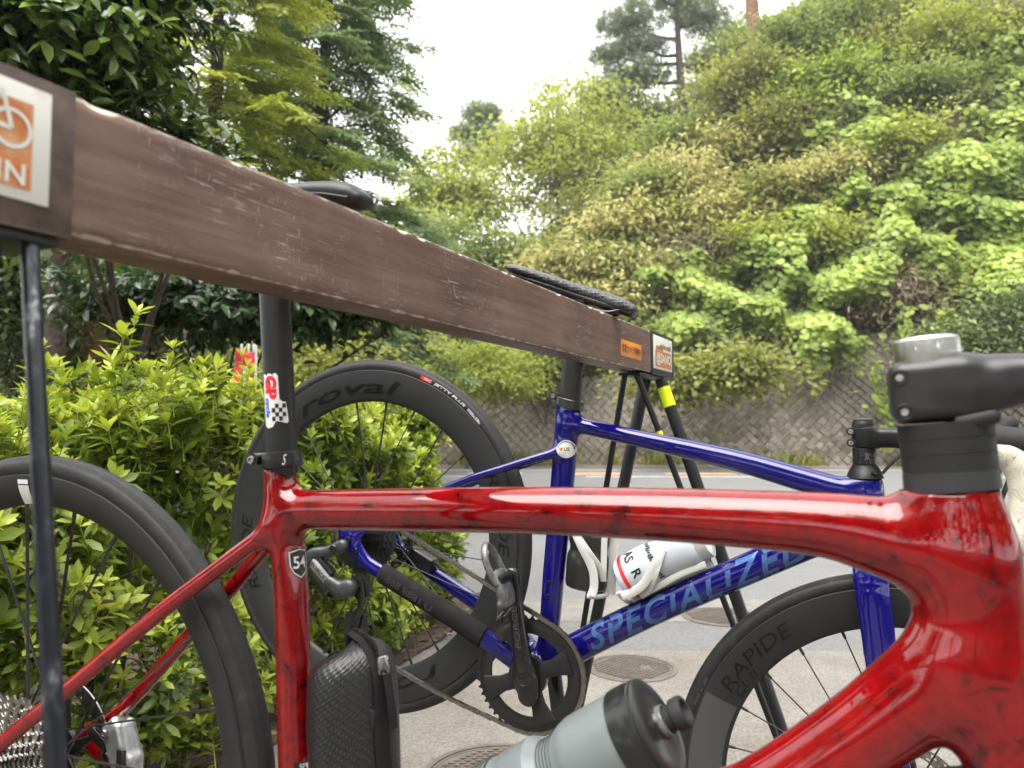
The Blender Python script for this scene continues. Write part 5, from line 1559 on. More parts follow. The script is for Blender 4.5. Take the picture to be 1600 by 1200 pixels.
BX, BY = -.1356, .6736
BT = CAM_H + .1946; BH = .084; BW = .046
rack = tag(empty('bicycle_rack', (BX, BY, 0), math.atan2(.89680, .44244)), 'bicycle rack of a scuffed brown timber beam on black steel legs', 'bicycle rack')
X0, X1 = -.47, 1.088
def beam_mesh():
    nx = 520; ring = []
    # ring points around the cross-section (y, z, edge weight)
    def corner(cy, cz, sy, sz):
        return [(cy, cz, sy, sz, w) for w in (0,)]
    r0 = .0022
    loop = []
    def side(p, q, n):
        for t in np.linspace(0, 1, n, endpoint=False): loop.append((p[0] + (q[0] - p[0]) * t, p[1] + (q[1] - p[1]) * t))
    y0, y1, z0, z1 = 0, BW, BT - BH, BT
    side((y0, z0), (y0, z1), 26); side((y0, z1), (y1, z1), 14); side((y1, z1), (y1, z0), 14); side((y1, z0), (y0, z0), 14)
    loop = np.array(loop); n = len(loop)
    xs = np.linspace(X0, X1, nx)
    cen = np.array([BW / 2, BT - BH / 2])
    V = np.zeros((nx, n, 3)); E = np.zeros((nx, n))
    ph = rng.uniform(0, 6.28, 40); fr = rng.uniform(8, 240, 40); am = 1 / np.sqrt(fr)
    wob = (am[:, None] * np.sin(fr[:, None] * xs[None] + ph[:, None])).sum(0); wob = np.clip(wob / 1.2, -1, 1)
    ch = np.clip(wob - .35, 0, 1) ** 1.3            # chipped stretches
    for j, (y, zz) in enumerate(loop):
        dy = min(y - y0, y1 - y); dz = min(zz - z0, z1 - zz); e = math.hypot(max(0, .006 - dy) * 0 + dy, dz)
        e = max(dy, dz)
        d = math.hypot(min(dy, .05), min(dz, .05))
        w = max(0, 1 - d / .0065)
        top = 1.0 if zz > BT - .02 else .6
        inset = (.0016 + .0050 * ch * top) * w ** 1.2
        dirv = (cen - [y, zz]); dirv = dirv / np.linalg.norm(dirv)
        V[:, j, 0] = xs
        V[:, j, 1] = y + np.sign(BW / 2 - y) * inset * .8
        V[:, j, 2] = zz + np.sign(cen[1] - zz) * inset
        E[:, j] = max(0, 1 - d / (.0075 if zz > BT - .02 else .005)) * (.62 + .38 * (ch > .02))
    Vf = V.reshape(-1, 3)
    Q = [(i * n + j, (i + 1) * n + j, (i + 1) * n + (j + 1) % n, i * n + (j + 1) % n) for i in range(nx - 1) for j in range(n)]
    me = raw_mesh('beam', Vf, np.array(Q))
    fix_normals(me)
    a = me.attributes.new('edge', 'FLOAT', 'POINT'); a.data.foreach_set('value', E.ravel().astype(np.float32))
    me.shade_smooth(); me.set_sharp_from_angle(angle=rad(50))
    return me
link('beam', beam_mesh(), MR['beam'], rack)
def cap(x0, x1, mat, open_x):
    t = .0016
    mb = MB()
    mb.box(((x0 + x1) / 2, -t / 2, BT - BH / 2 - .0005), (x1 - x0, t, BH + .001), bevel=.0006)
    mb.box(((x0 + x1) / 2, BW / 2, BT - BH - t / 2 - .0006), (x1 - x0, BW + 2 * t, t), bevel=.0006)
    mb.box(((x0 + x1) / 2, BW + t / 2, BT - BH / 2), (x1 - x0, t, BH), bevel=.0006)
    mb.box((open_x, BW / 2, BT - BH / 2), (t, BW, BH * .98), bevel=.0006)
    return mb.build('end_cap', mat, rack)
cap(-.475, -.2665, MR['plate'], -.4742)
cap(.9215, 1.092, MR['plate_black'], 1.0912)

def face(V, lift=.003): return np.stack([V[:, 0], np.full(len(V), -lift), V[:, 1]], -1)
def plate(name, x0, x1, z0, z1, th, mat, lift):
    return MB().box(((x0 + x1) / 2, -lift - th / 2, (z0 + z1) / 2), (x1 - x0, th, z1 - z0), bevel=.0004).build(name, mat, rack)
# near sign: white plate, orange panel, white bicycle and lettering
zB = BT - BH
s1 = plate('sign_plate', -.416, -.2812, zB + .0125, zB + .0765, .001, MR['sign_white'], .0018)
decal('print_panel', [grid2d(-.405, -.2915, zB + .0185, zB + .0665, 1, 1)], lambda V: face(V, .0031), MR['sign_orange'], s1)
def ring2(cx, cz, r0, r1, n=40):
    V = [(cx + r * math.cos(2 * math.pi * i / n), cz + r * math.sin(2 * math.pi * i / n)) for r in (r0, r1) for i in range(n)]
    return np.array(V), [(i, (i + 1) % n, n + (i + 1) % n, n + i) for i in range(n)]
def stroke(p, q, w):
    p, q = np.array(p), np.array(q); d = (q - p) / np.linalg.norm(q - p); nn = np.array([-d[1], d[0]]) * w / 2
    return np.array([p - nn, q - nn, q + nn, p + nn]), [(0, 1, 2, 3)]
wz = zB + .0500
bike = [ring2(-.3030, wz, .0088, .0110), ring2(-.3375, wz, .0088, .0110), stroke((-.3030, wz), (-.3085, wz + .020), .0024), stroke((-.3085, wz + .016), (-.3255, wz - .001), .0024), stroke((-.3255, wz), (-.3030, wz), .0024), stroke((-.3255, wz - .001), (-.3375, wz), .0024), stroke((-.3255, wz), (-.3295, wz + .016), .0024), stroke((-.3295, wz + .013), (-.3085, wz + .015), .0024)]
decal('bicycle_symbol', bike, lambda V: face(V, .0036), MR['sign_white'], s1)
V, F, w = text2d('IN', .0115, offset=.02, spacing=1.05)
decal('lettering', [(V + [-.2950 - w, zB + .0205], F)], lambda V: face(V, .0036), MR['sign_white'], s1)
# far sign
s2 = plate('sign_plate', .932, 1.074, zB + .0105, zB + .0775, .001, MR['sign_white'], .0018)
decal('print_panel', [grid2d(.944, 1.066, zB + .0150, zB + .0480, 1, 1), grid2d(.950, 1.00, zB + .048, zB + .057, 1, 1)], lambda V: face(V, .0031), MR['sign_orange'], s2)
V, F, w = text2d('@SANO', .026, offset=.03)
decal('lettering', [(V * [.112 / w, 1] + [.949, zB + .0185], F)], lambda V: face(V, .0036), MR['sign_white'], s2)
V, F, w = text2d('cycle mall', .015, offset=.03)
decal('lettering', [(V * [.085 / w, 1] + [.975, zB + .050], F)], lambda V: face(V, .0037), plain('brown sign print', (.30, .12, .06), .5), s2)
# security-camera notice
s3 = plate('notice_sticker', .735, .856, zB + .0185, zB + .0475, .0004, M['orange'], .0001)
V, F, w = text2d('防犯カメラ作動中', .0150, offset=.008)
decal('lettering', [(V * [.108 / max(w, 1e-6), 1] + [.7415, zB + .0255], F)], lambda V: face(V, .0010), M['ink'], s3)

# legs: on each end an A of two thick tubes, braced by thin rods to the beam
def leg(name, p, q, r, mat):
    return MB().tube([p, q], r, 20).build(name, mat, rack)
zl = BT - BH - .006
f1 = leg('leg', (1.020, .008, zl), (1.020, -.325, 0), .0122, MR['leg'])
leg('leg', (1.020, .040, zl), (1.020, .262, 0), .0122, MR['leg'])
leg('brace_rod', (.868, .012, zl), (1.000, -.318, .03), .0058, MR['leg'])
leg('brace_rod', (.868, .036, zl), (1.000, .255, .03), .0058, MR['leg'])
leg('leg', (-.440, .008, zl), (-.440, -.315, 0), .0122, MR['leg'])
leg('leg', (-.440, .040, zl), (-.440, .262, 0), .0122, MR['leg'])
leg('brace_rod', (-.2845, .008, zl), (-.396, -.305, .02), .0047, MR['rod'])['label'] = 'black rod with paint worn to bright steel and rust'
leg('brace_rod', (-.2875, .038, zl), (-.430, .245, .02), .0058, MR['leg'])
for x0, x1 in ((.855, 1.05), (-.47, -.272)):
    MB().box(((x0 + x1) / 2, BW / 2, BT - BH - .0055), (x1 - x0, .044, .005), bevel=.001).build('mounting_plate', MR['plate_black'], rack)
# reflective tape on the far front leg
pA, pB = np.array([1.020, .008, zl]), np.array([1.020, -.325, 0]); dL = (pB - pA)
MB().tube([pA + dL * .018, pA + dL * .058], .0128, 20).build('reflective_tape', MR['hi_vis'], rack)
MB().tube([np.array([.868, .012, zl]) + (np.array([1.0, -.318, .03]) - np.array([.868, .012, zl])) * t for t in (.112, .120)], .0060, 16).build('reflective_tape', MR['hi_vis'], rack)
# ================================================================== vegetation
def unit(a): return a / (np.linalg.norm(a, axis=-1, keepdims=True) + 1e-9)
def rdir(n): return unit(rng.normal(size=(n, 3)))

def lance(width=.17, droop=.15, fold=.10):
    """blade of 8 triangles, tip at x=1"""
    V = [(0, 0, 0)]
    for x, w in ((.32, width), (.68, width * .86)):
        V += [(x, -w, fold * w * 3 - droop * x * x), (x, 0, -droop * x * x), (x, w, fold * w * 3 - droop * x * x)]
    V.append((1, 0, -droop))
    F = [(0, 1, 2), (0, 2, 3), (1, 4, 5), (1, 5, 2), (2, 5, 6), (2, 6, 3), (4, 7, 5), (5, 7, 6)]
    return np.array(V, float), np.array(F)
def diamond(width=.26, bend=.12):
    return np.array([(0, 0, 0), (.45, -width, -bend * .2), (.45, width, -bend * .2), (1, 0, -bend)], float), np.array([(0, 1, 2), (1, 3, 2)])
def roundleaf():
    V = [(.45, 0, .05)] + [(.5 + .5 * math.cos(a) * (1 if math.cos(a) > -.8 else .8), .46 * math.sin(a), -.06 * abs(math.sin(a))) for a in np.linspace(0, 2 * math.pi, 8, endpoint=False)]
    return np.array(V, float), np.array([(0, 1 + i, 1 + (i + 1) % 8) for i in range(8)])

def place(T, F, pos, d, nrm, size, tt=None, tint=None):
    """copies of template T,F; returns V (N*k,3), F, tint (N*k)"""
    d = unit(d); n = unit(nrm - d * (nrm * d).sum(-1, keepdims=True)); b = np.cross(n, d)
    size = np.broadcast_to(np.asarray(size, float), (len(pos),))[:, None, None]
    V = pos[:, None] + size * (T[None, :, 0:1] * d[:, None] + T[None, :, 1:2] * b[:, None] + T[None, :, 2:3] * n[:, None])
    k = len(T)
    Fo = (F[None] + (np.arange(len(pos)) * k)[:, None, None]).reshape(-1, 3)
    t = np.broadcast_to((tint if tint is not None else np.full(len(pos), .5))[:, None], (len(pos), k)).copy()
    if tt is not None: t = t + tt[None]
    return V.reshape(-1, 3), Fo, np.clip(t.ravel(), 0, 1)
def merge(parts):
    V, F, T, o = [], [], [], 0
    for v, f, t in parts:
        V.append(v); F.append(f + o); T.append(t); o += len(v)
    return np.vstack(V), np.vstack(F), np.concatenate(T)
def leafy(name, V, F, t, mat, parent=None, smooth=False):
    me = raw_mesh(name, V, F)
    a = me.attributes.new('tint', 'FLOAT', 'POINT'); a.data.foreach_set('value', np.ascontiguousarray(t, np.float32))
    if smooth: me.shade_smooth()
    return link(name, me, mat, parent)

def sprig(n_tip, n_low, L, leaf, spread=55, seed=0, T=None, tip=.28, low=-.25):
    """a shoot along +x with a whorl of leaves at its tip and older ones below"""
    r = np.random.default_rng(seed); T = T or lance()
    pos, d, nr, sz, tn = [], [], [], [], []
    for i in range(n_tip + n_low):
        tipleaf = i < n_tip
        a = 2.4 * i + r.uniform(-.3, .3)
        x = L * (r.uniform(.90, 1.0) if tipleaf else r.uniform(.15, .85))
        sp = rad(r.uniform(.55, 1.05) * spread if tipleaf else r.uniform(50, 80))
        if tipleaf and i < 2: sp = rad(12)
        rd = np.array([0, math.cos(a), math.sin(a)])
        pos.append((x, 0, 0)); d.append(np.array([math.cos(sp), 0, 0]) + rd * math.sin(sp)); nr.append(np.array([math.sin(sp), 0, 0]) - rd * math.cos(sp) * 1.0)
        nr[-1] = -nr[-1] if nr[-1][0] < 0 else nr[-1]
        sz.append(leaf * (r.uniform(.7, 1.05) if tipleaf else r.uniform(.85, 1.2))); tn.append(tip * r.uniform(.6, 1.2) if tipleaf else low * r.uniform(.3, 1.3))
    P = place(T[0], T[1], np.array(pos), np.array(d), np.array(nr), np.array(sz), tint=np.array(tn) + .5)
    # stem
    st = MB().tube([(0, 0, 0), (L * .5, .004 * L, 0), (L, 0, 0)], [leaf * .035, leaf * .03, leaf * .02], 4, cap=False)
    Fs = np.array([t for f in st.f for t in ((f[0], f[1], f[2]), (f[0], f[2], f[3]))])
    V, F, t = merge([P, (np.array(st.v), Fs, np.full(len(st.v), .55))])
    return V, F, t

def limb(path, r0, r1, n=8):
    P = spline(path, 5)
    return P, np.linspace(r0, r1, len(P)), n
BARK = plain('grey brown bark', (.090, .068, .052), .95, bump=(28, .9, .02), mottle=(14, .5))
BARK_RED = plain('red brown pine bark', (.21, .105, .065), .95, bump=(16, .9, .03), mottle=(8, .5))
BARK_DARK = plain('dark mossy bark', (.060, .045, .036), .95, bump=(30, .9, .02), mottle=(12, .5))

LM = {}
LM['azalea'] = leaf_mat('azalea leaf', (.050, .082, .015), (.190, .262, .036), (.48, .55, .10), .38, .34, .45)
LM['camellia'] = leaf_mat('camellia leaf', (.016, .038, .014), (.036, .078, .024), (.20, .29, .050), .22, .20, .6)
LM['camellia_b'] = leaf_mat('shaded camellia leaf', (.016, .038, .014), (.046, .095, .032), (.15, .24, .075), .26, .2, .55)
LM['yew'] = leaf_mat('yellow green conifer leaf', (.085, .120, .026), (.215, .265, .052), (.42, .46, .10), .55, .42, .3)
LM['fir'] = leaf_mat('deep green conifer leaf', (.070, .118, .048), (.155, .220, .090), (.30, .37, .15), .55, .38, .3)
LM['broad'] = leaf_mat('mid green broad leaf', (.090, .130, .038), (.200, .255, .072), (.36, .41, .135), .5, .45, .3)
LM['broad_y'] = leaf_mat('yellow green broad leaf', (.140, .180, .040), (.280, .330, .070), (.46, .50, .13), .5, .45, .3)
LM['pine'] = leaf_mat('pine needle', (.085, .120, .060), (.165, .215, .105), (.27, .32, .16), .55, .35, .3)
LM['gold'] = leaf_mat('golden bamboo grass', (.180, .195, .065), (.410, .395, .150), (.65, .61, .28), .6, .45, .25)
LM['shrub'] = leaf_mat('olive shrub leaf', (.085, .105, .028), (.200, .228, .058), (.38, .40, .115), .5, .45, .3)
LM['kudzu'] = leaf_mat('kudzu leaf', (.075, .115, .022), (.215, .300, .054), (.42, .50, .115), .42, .42, .4)
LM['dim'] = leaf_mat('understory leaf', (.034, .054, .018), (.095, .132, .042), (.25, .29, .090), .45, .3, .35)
LM['dry'] = leaf_mat('dry brown twig leaf', (.075, .058, .040), (.16, .125, .085), (.31, .25, .17), .8, .2, .2)

# ------------------------------------------------------------------ the clipped azalea hedge
hd_ = np.array([.33, .944, 0]); hd_ /= np.linalg.norm(hd_); hn_ = np.array([.944, -.33, 0]); h0_ = np.array([-.80, 2.02, 0])
def obovate(w, droop):
    V, F = lance(w, droop, .10)
    V[1:4, 0] = .34; V[4:7, 0] = .70; V[[1, 3], 1] *= .72; V[[4, 6], 1] *= 1.14; V[4:7, 2] -= .03
    return V, F
spr = [sprig(5 + i % 3, 8 + i % 3, .120, .042 + .004 * (i % 3), 50, 10 + i, obovate(.165 + .012 * (i % 3), .24), tip=.26, low=-.20) for i in range(6)]
def hedge_points(n):
    s = rng.uniform(-1.35, 1.78, n); f = rng.uniform(0, 1, n)
    t = np.zeros(n); zz = np.zeros(n); nr = np.zeros((n, 3))
    fr = f < .62
    tp = ~fr
    topz = .90 + .055 * np.sin(s * 4.1 + .5) + .045 * np.sin(s * 9.3 + 1) + .03 * np.sin(s * 23) - .05 * np.clip(s - .9, 0, 1)
    zz[fr] = rng.uniform(.06, 1, fr.sum()) * topz[fr]; t[fr] = -.10 * (zz[fr] / .92) ** 2.5 - .10 * np.clip(.25 - zz[fr], 0, 1) - np.abs(rng.normal(0, .07, fr.sum()))
    nr[fr] = hn_ + np.array([0, 0, .35])
    t[tp] = -rng.uniform(.05, .75, tp.sum()); zz[tp] = topz[tp] - np.abs(rng.normal(0, .045, tp.sum()))
    nr[tp] = np.array([0, 0, 1.0]) + hn_ * .25
    e = np.clip((s - 1.55) / .23, 0, 1)      # rounded far end
    t -= e * e * .16; zz *= 1 - .10 * e
    nr += hd_ * e[:, None] * .8
    b = .05 * np.sin(s * 7 + zz * 9) + .04 * np.sin(s * 15 + 2 - zz * 13)
    pos = h0_ + hd_ * s[:, None] + hn_ * (t + b)[:, None]; pos[:, 2] = zz
    return pos, unit(nr), s, t
hedge = tag(empty('azalea_hedge', (-1.0, 2.0, 0)), 'bright yellow-green leafy azalea hedge behind the bicycles', 'hedge')
ho = np.array([-1.0, 2.0, 0])
def sprig_orient(nr):
    d = unit(nr * .30 + np.array([0, 0, .85]) + rng.normal(0, .45, nr.shape))
    return d, rdir(len(nr))
parts = []
for v in range(6):
    pos, nr, s, t = hedge_points(520)
    d, up = sprig_orient(nr)
    depth = np.clip(rng.normal(.08, .25, len(pos)), -.42, .45)
    V_, F_, T_ = spr[v]
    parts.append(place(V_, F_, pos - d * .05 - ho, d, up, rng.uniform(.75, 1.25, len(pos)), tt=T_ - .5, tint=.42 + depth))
# inner, darker older leaves that close the hedge
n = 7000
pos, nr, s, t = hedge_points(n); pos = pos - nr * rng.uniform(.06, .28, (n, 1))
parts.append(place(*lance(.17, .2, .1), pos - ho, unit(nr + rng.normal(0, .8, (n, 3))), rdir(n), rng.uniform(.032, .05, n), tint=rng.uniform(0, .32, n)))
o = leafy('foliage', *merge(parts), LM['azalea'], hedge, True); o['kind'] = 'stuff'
# shoots one can pick out singly
sm_ = []
for v in range(6):
    V_, F_, T_ = spr[v]; me = raw_mesh('shoot', V_, F_); a = me.attributes.new('tint', 'FLOAT', 'POINT'); a.data.foreach_set('value', np.clip(T_ + .06, 0, 1).astype(np.float32)); me.shade_smooth(); me.materials.append(LM['azalea']); sm_.append(me)
pos, nr, s, t = hedge_points(900)
pos = pos[t > -.5][:140]; nr = nr[t > -.5][:140]
d, up = sprig_orient(nr)
for i in range(len(pos)):
    o = link('shoot', sm_[i % 6], None, hedge, tuple(pos[i] - d[i] * .03 - ho)); 
    x = Vector(d[i]); yv = Vector(up[i]).cross(x).normalized(); o.rotation_euler = Matrix((x, yv, x.cross(yv))).transposed().to_euler(); sc = random.uniform(.85, 1.3); o.scale = (sc,) * 3
# the few tall shoots along the top
for (x, y, zz, sc) in ((-.945, 1.86, .93, 1.9), (-.83, 1.88, .90, 1.6), (-.80, 2.28, .90, 1.5), (-.99, 1.60, .90, 1.4), (-.66, 1.98, .88, 1.2), (-.62, 2.6, .90, 1.3), (-.73, 2.05, .90, 1.55)):
    for k in range(3):
        o = link('shoot', sm_[random.randrange(6)], None, hedge, (x - ho[0] + .004 * k, y - ho[1], zz - .06 + .048 * sc * k)); o.rotation_euler = (random.uniform(0, 6), -rad(90 + random.uniform(-14, 14)), random.uniform(-.3, .3)); o.scale = (sc * (.80 - .14 * k),) * 3
pos, nr, s, t = hedge_points(700)
kk = np.where((nr[:, 2] > .8) & (t > -.45))[0][:60]
for i in kk:
    sc = random.uniform(.8, 1.35)
    for k in range(random.choice((2, 2, 3))):
        o = link('shoot', sm_[random.randrange(6)], None, hedge, (pos[i][0] - ho[0] + .006 * k, pos[i][1] - ho[1], pos[i][2] - .05 + .05 * sc * k)); o.rotation_euler = (random.uniform(0, 6), -rad(90 + random.uniform(-20, 20)), random.uniform(-.3, .3)); o.scale = (sc * (.85 - .14 * k),) * 3
st = MB()
for i in range(46):
    p = h0_ + hd_ * rng.uniform(-1.3, 1.7) - hn_ * rng.uniform(.12, .5); q = p + np.array([rng.normal(0, .1), rng.normal(0, .1), rng.uniform(.4, .8)])
    st.tube(spline([p - ho, (p + q) / 2 + rng.normal(0, .03, 3) - ho, q - ho], 3), .006, 5)
st.build('stems', BARK, hedge)['kind'] = 'stuff'
# withered leaves caught in the hedge
n = 420
pos, nr, s, t = hedge_points(n)
o = leafy('withered_leaves', *place(*lance(.17, .45, .2), pos + nr * .02 - ho, unit(rng.normal(0, 1, (n, 3)) + [0, 0, -.4]), rdir(n), rng.uniform(.028, .046, n), tint=rng.uniform(.3, 1, n)), LM['dry'], hedge); o['kind'] = 'stuff'
# litter on the bed
n = 2600
pos = np.stack([rng.uniform(-2.2, -.15, n), rng.uniform(1.2, 4.2, n), np.full(n, .012)], -1)
edge = -.98 + (pos[:, 1] - 1.55) * .375
pos = pos[(pos[:, 0] < edge + .05 + .22 * (rng.uniform(0, 1, len(pos)) > .93)) & (pos[:, 0] > edge - .7)]; n = len(pos)
o = leafy('leaf_litter', *place(*lance(.2, .1, .15), pos + [0, 0, .002], unit(rng.normal(0, 1, (n, 3)) * [1, 1, .15]), np.array([0, 0, 1.0]) + rng.normal(0, .3, (n, 3)), rng.uniform(.02, .05, n), tint=rng.uniform(0, 1, n)), LM['dry'])
tag(o, 'brown dead leaves and bark scattered over the planting bed', 'leaf litter', kind='stuff')

# ------------------------------------------------------------------ camellias
def camellia(name, label, base, crown_c, crown_r, n_tw, leaf, mat, seed, bright_side=None, group=None):
    """twigs through the crown, each with leaves set alternately, blades tilted out and down"""
    r = np.random.default_rng(seed)
    root = tag(empty(name, tuple(base)), label, 'tree', group)
    b = np.array(base); cc = np.array(crown_c); cr_ = np.array(crown_r)
    u = unit(r.normal(size=(n_tw, 3))); rad_ = r.uniform(0, 1, n_tw) ** .40
    lump = 1 + .18 * np.sin(u[:, 0] * 5 + seed) * np.sin(u[:, 2] * 6 + 1) + .12 * np.sin(u[:, 1] * 9)
    tip = cc + u * cr_ * (rad_ * lump)[:, None]
    td = unit(u * .7 + r.normal(0, .4, (n_tw, 3)) + [0, 0, .15])
    per = 8; idx = np.repeat(np.arange(n_tw), per); k = np.tile(np.arange(per), n_tw); n = len(idx)
    pos = tip[idx] - td[idx] * (leaf * (.05 + .33 * k))[:, None] + r.normal(0, .004, (n, 3))
    side = unit(np.cross(td[idx], np.array([0, 0, 1.0]) + r.normal(0, .3, (n, 3))))
    d = unit(td[idx] * (.75 - .05 * k)[:, None] + side * np.where(k % 2, 1, -1)[:, None] * .75 + [0, 0, -.30] + r.normal(0, .22, (n, 3)))
    nr = unit(np.array([0, -.25, 1.0]) + u[idx] * .45 + r.normal(0, .30, (n, 3)))
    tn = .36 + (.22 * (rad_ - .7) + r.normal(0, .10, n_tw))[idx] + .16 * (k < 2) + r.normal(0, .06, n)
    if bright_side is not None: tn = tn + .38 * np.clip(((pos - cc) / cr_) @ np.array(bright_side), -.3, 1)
    leafy('crown', *place(*lance(.21, .20, .10), pos - b, d, nr, leaf * r.uniform(.75, 1.2, n), tint=tn), mat, root, True)
    tw = MB()
    for i in range(0, n_tw, 2):
        if rad_[i] > .55: tw.tube([tip[i] - td[i] * leaf * 3.2 - b, tip[i] - b], .0022, 4, cap=False)
    tw.build('twigs', BARK, root)['kind'] = 'stuff'
    tr = MB()
    mid = b * .45 + cc * .55
    tr.tube(spline([b - b, (mid - b) * .5 + r.normal(0, .04, 3) * [1, 1, 0], mid - b], 5), np.linspace(.055, .03, 11), 10)
    tr.build('trunk', BARK_DARK, root)
    for e in tip[:7]:
        MB().tube(spline([mid - b, (mid + e) / 2 + r.normal(0, .05, 3) - b, e - b], 4), np.linspace(.014, .004, 9), 6).build('branch', BARK, root)
    return root
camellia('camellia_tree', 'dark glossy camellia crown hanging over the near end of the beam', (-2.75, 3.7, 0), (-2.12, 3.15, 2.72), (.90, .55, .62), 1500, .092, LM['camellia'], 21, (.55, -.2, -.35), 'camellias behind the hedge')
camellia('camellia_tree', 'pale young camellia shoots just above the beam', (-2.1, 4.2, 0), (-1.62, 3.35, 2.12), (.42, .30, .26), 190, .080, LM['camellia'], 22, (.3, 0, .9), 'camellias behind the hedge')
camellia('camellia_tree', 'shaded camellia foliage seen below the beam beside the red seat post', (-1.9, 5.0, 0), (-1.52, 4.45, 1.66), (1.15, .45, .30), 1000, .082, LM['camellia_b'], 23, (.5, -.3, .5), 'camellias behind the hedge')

# ------------------------------------------------------------------ trees
def broad_tree(name, label, base, h, crown_c, crown_r, n_cl, per, leaf, mat, seed, group, bark=BARK, tier=.35, clr=.55, tr_r=.14, shell=.45, tpl=None, trunk_to=.55):
    r = np.random.default_rng(seed)
    b = np.array(base, float); cc = np.array(crown_c, float); cr_ = np.array(crown_r, float)
    root = tag(empty(name, tuple(base)), label, 'tree' if h > 2.2 else 'shrub', group)
    u = unit(r.normal(size=(n_cl, 3))); u[:, 2] = np.where(u[:, 2] < -.55, -u[:, 2], u[:, 2])
    lump = 1 + .26 * np.sin(u[:, 0] * 4 + seed) * np.cos(u[:, 1] * 3 + seed) + .20 * np.sin(u[:, 2] * 7 + seed * 2) + .14 * np.sin(u[:, 0] * 13 + seed)
    c = cc + u * cr_ * ((r.uniform(0, 1, n_cl) ** shell) * lump)[:, None]
    n = n_cl * per
    idx = np.repeat(np.arange(n_cl), per)
    csz = r.uniform(.45, 1.5, n_cl) * clr
    off = r.normal(size=(n, 3)) * np.array([1, 1, tier]) * .5
    pos = c[idx] + off * csz[idx][:, None]
    d = unit(off * [1, 1, .5] + r.normal(0, .5, (n, 3)) + [0, 0, -.25])
    nr = np.array([0, 0, 1.0]) + r.normal(0, .45, (n, 3))
    tn = .46 + (r.normal(0, .17, n_cl))[idx] + r.normal(0, .11, n)
    T = tpl or diamond()
    leafy('crown', *place(*T, pos - b, d, nr, leaf * r.uniform(.7, 1.3, n), tint=tn), mat, root)
    if tr_r:
        top = b + (cc - b) * [1, 1, 1] * trunk_to + [0, 0, cr_[2] * .2]
        tp = spline([b * 0, (top - b) * .5 + r.normal(0, .03, 3) * h * [1, 1, 0], top - b], 5)
        MB().tube(tp, np.linspace(tr_r, tr_r * .5, len(tp)), 8).build('trunk', bark, root)
        for e in c[:: max(1, n_cl // 12)]:
            s0 = tp[r.integers(len(tp) // 2, len(tp))]
            MB().tube(spline([s0, (s0 + e - b) / 2 + r.normal(0, .05, 3) * h * .3 + [0, 0, -.03 * h], e - b], 4), np.linspace(tr_r * .42, tr_r * .08, 9), 6).build('branch', bark, root)
    return root

def spray(seed, n_sub=5, needles=5):
    """flat drooping conifer twig along +x, length 1"""
    r = np.random.default_rng(seed); pos, d = [], []
    for s in range(n_sub):
        x0 = .1 + .75 * s / n_sub; side = 1 if s % 2 else -1
        L = .55 * (1 - .5 * x0); a = side * rad(42)
        for k in range(needles):
            t = k / needles
            pos.append((x0 + L * t * math.cos(a), L * t * math.sin(a), -.18 * (x0 + t * .3) ** 2)); b = a + (1 if k % 2 else -1) * rad(38); d.append((math.cos(b), math.sin(b), -.12))
    for k in range(10):
        x = k / 10; pos.append((x, 0, -.18 * x * x)); b = (1 if k % 2 else -1) * rad(45); d.append((math.cos(b), math.sin(b), -.1))
    n = len(pos)
    return place(*diamond(.17, .1), np.array(pos), np.array(d), np.array([0, 0, 1.0]) + r.normal(0, .3, (n, 3)), r.uniform(.19, .30, n), tint=np.full(n, .5))

def conifer(name, label, base, h, z0, Rmax, n_br, mat, seed, group, lean=(0, 0), size=.42, tr_r=.14):
    r = np.random.default_rng(seed); b = np.array(base, float)
    root = tag(empty(name, tuple(base)), label, 'tree', group)
    tp = spline([(0, 0, 0), (lean[0] * .5, lean[1] * .5, h * .5), (lean[0], lean[1], h)], 6)
    MB().tube(tp, np.linspace(tr_r, .02, len(tp)), 8).build('trunk', BARK_DARK, root)
    tm = [spray(seed + i) for i in range(3)]
    P, Dn, Nn, S, Tn = [], [], [], [], []
    for i in range(n_br):
        f = (i + r.uniform()) / n_br; zz = z0 + (h - z0) * f
        L = Rmax * (1 - f) ** .75 * r.uniform(.6, 1.1) + .15
        a = i * 2.39996 + r.normal(0, .25)
        o = np.array([lean[0] * zz / h, lean[1] * zz / h, zz]); dr = np.array([math.cos(a), math.sin(a), 0])
        br = [o, o + dr * L * .5 + [0, 0, L * .12], o + dr * L + [0, 0, -L * r.uniform(.05, .28)]]
        bp = spline(br, 8)
        if i % 2 == 0: MB().tube(bp[::2], np.linspace(.022, .004, len(bp[::2])), 5).build('branch', BARK_DARK, root)
        bt = r.normal(0, .12)
        m = max(5, int(L * 16))
        for k in range(m):
            t = .18 + .82 * (k + r.uniform()) / m; p = bp[min(int(t * (len(bp) - 1)), len(bp) - 1)]
            sd = (1 if k % 2 else -1); bb = a + sd * rad(r.uniform(15, 75)) * (1 if t < .95 else .2)
            P.append(p + r.normal(0, .04, 3)); Dn.append((math.cos(bb), math.sin(bb), r.uniform(-.45, .08))); Nn.append((r.normal(0, .25), r.normal(0, .25), 1)); S.append(size * r.uniform(.6, 1.15)); Tn.append(.46 + bt + r.normal(0, .12) + .12 * t)
    P, Dn, Nn, S, Tn = map(np.array, (P, Dn, Nn, S, Tn))
    parts = []
    for v in range(3):
        V_, F_, T_ = tm[v]; q = slice(v, None, 3)
        parts.append(place(V_, F_, P[q], Dn[q], Nn[q], S[q], tint=Tn[q]))
    leafy('crown', *merge(parts), mat, root)
    return root

def at(px, py, y):
    """a point of the place seen at photograph position px, py, y metres off"""
    return np.array([(px - 800) / 1200 * y, y, CAM_H + (671 - py) / 1200 * y])

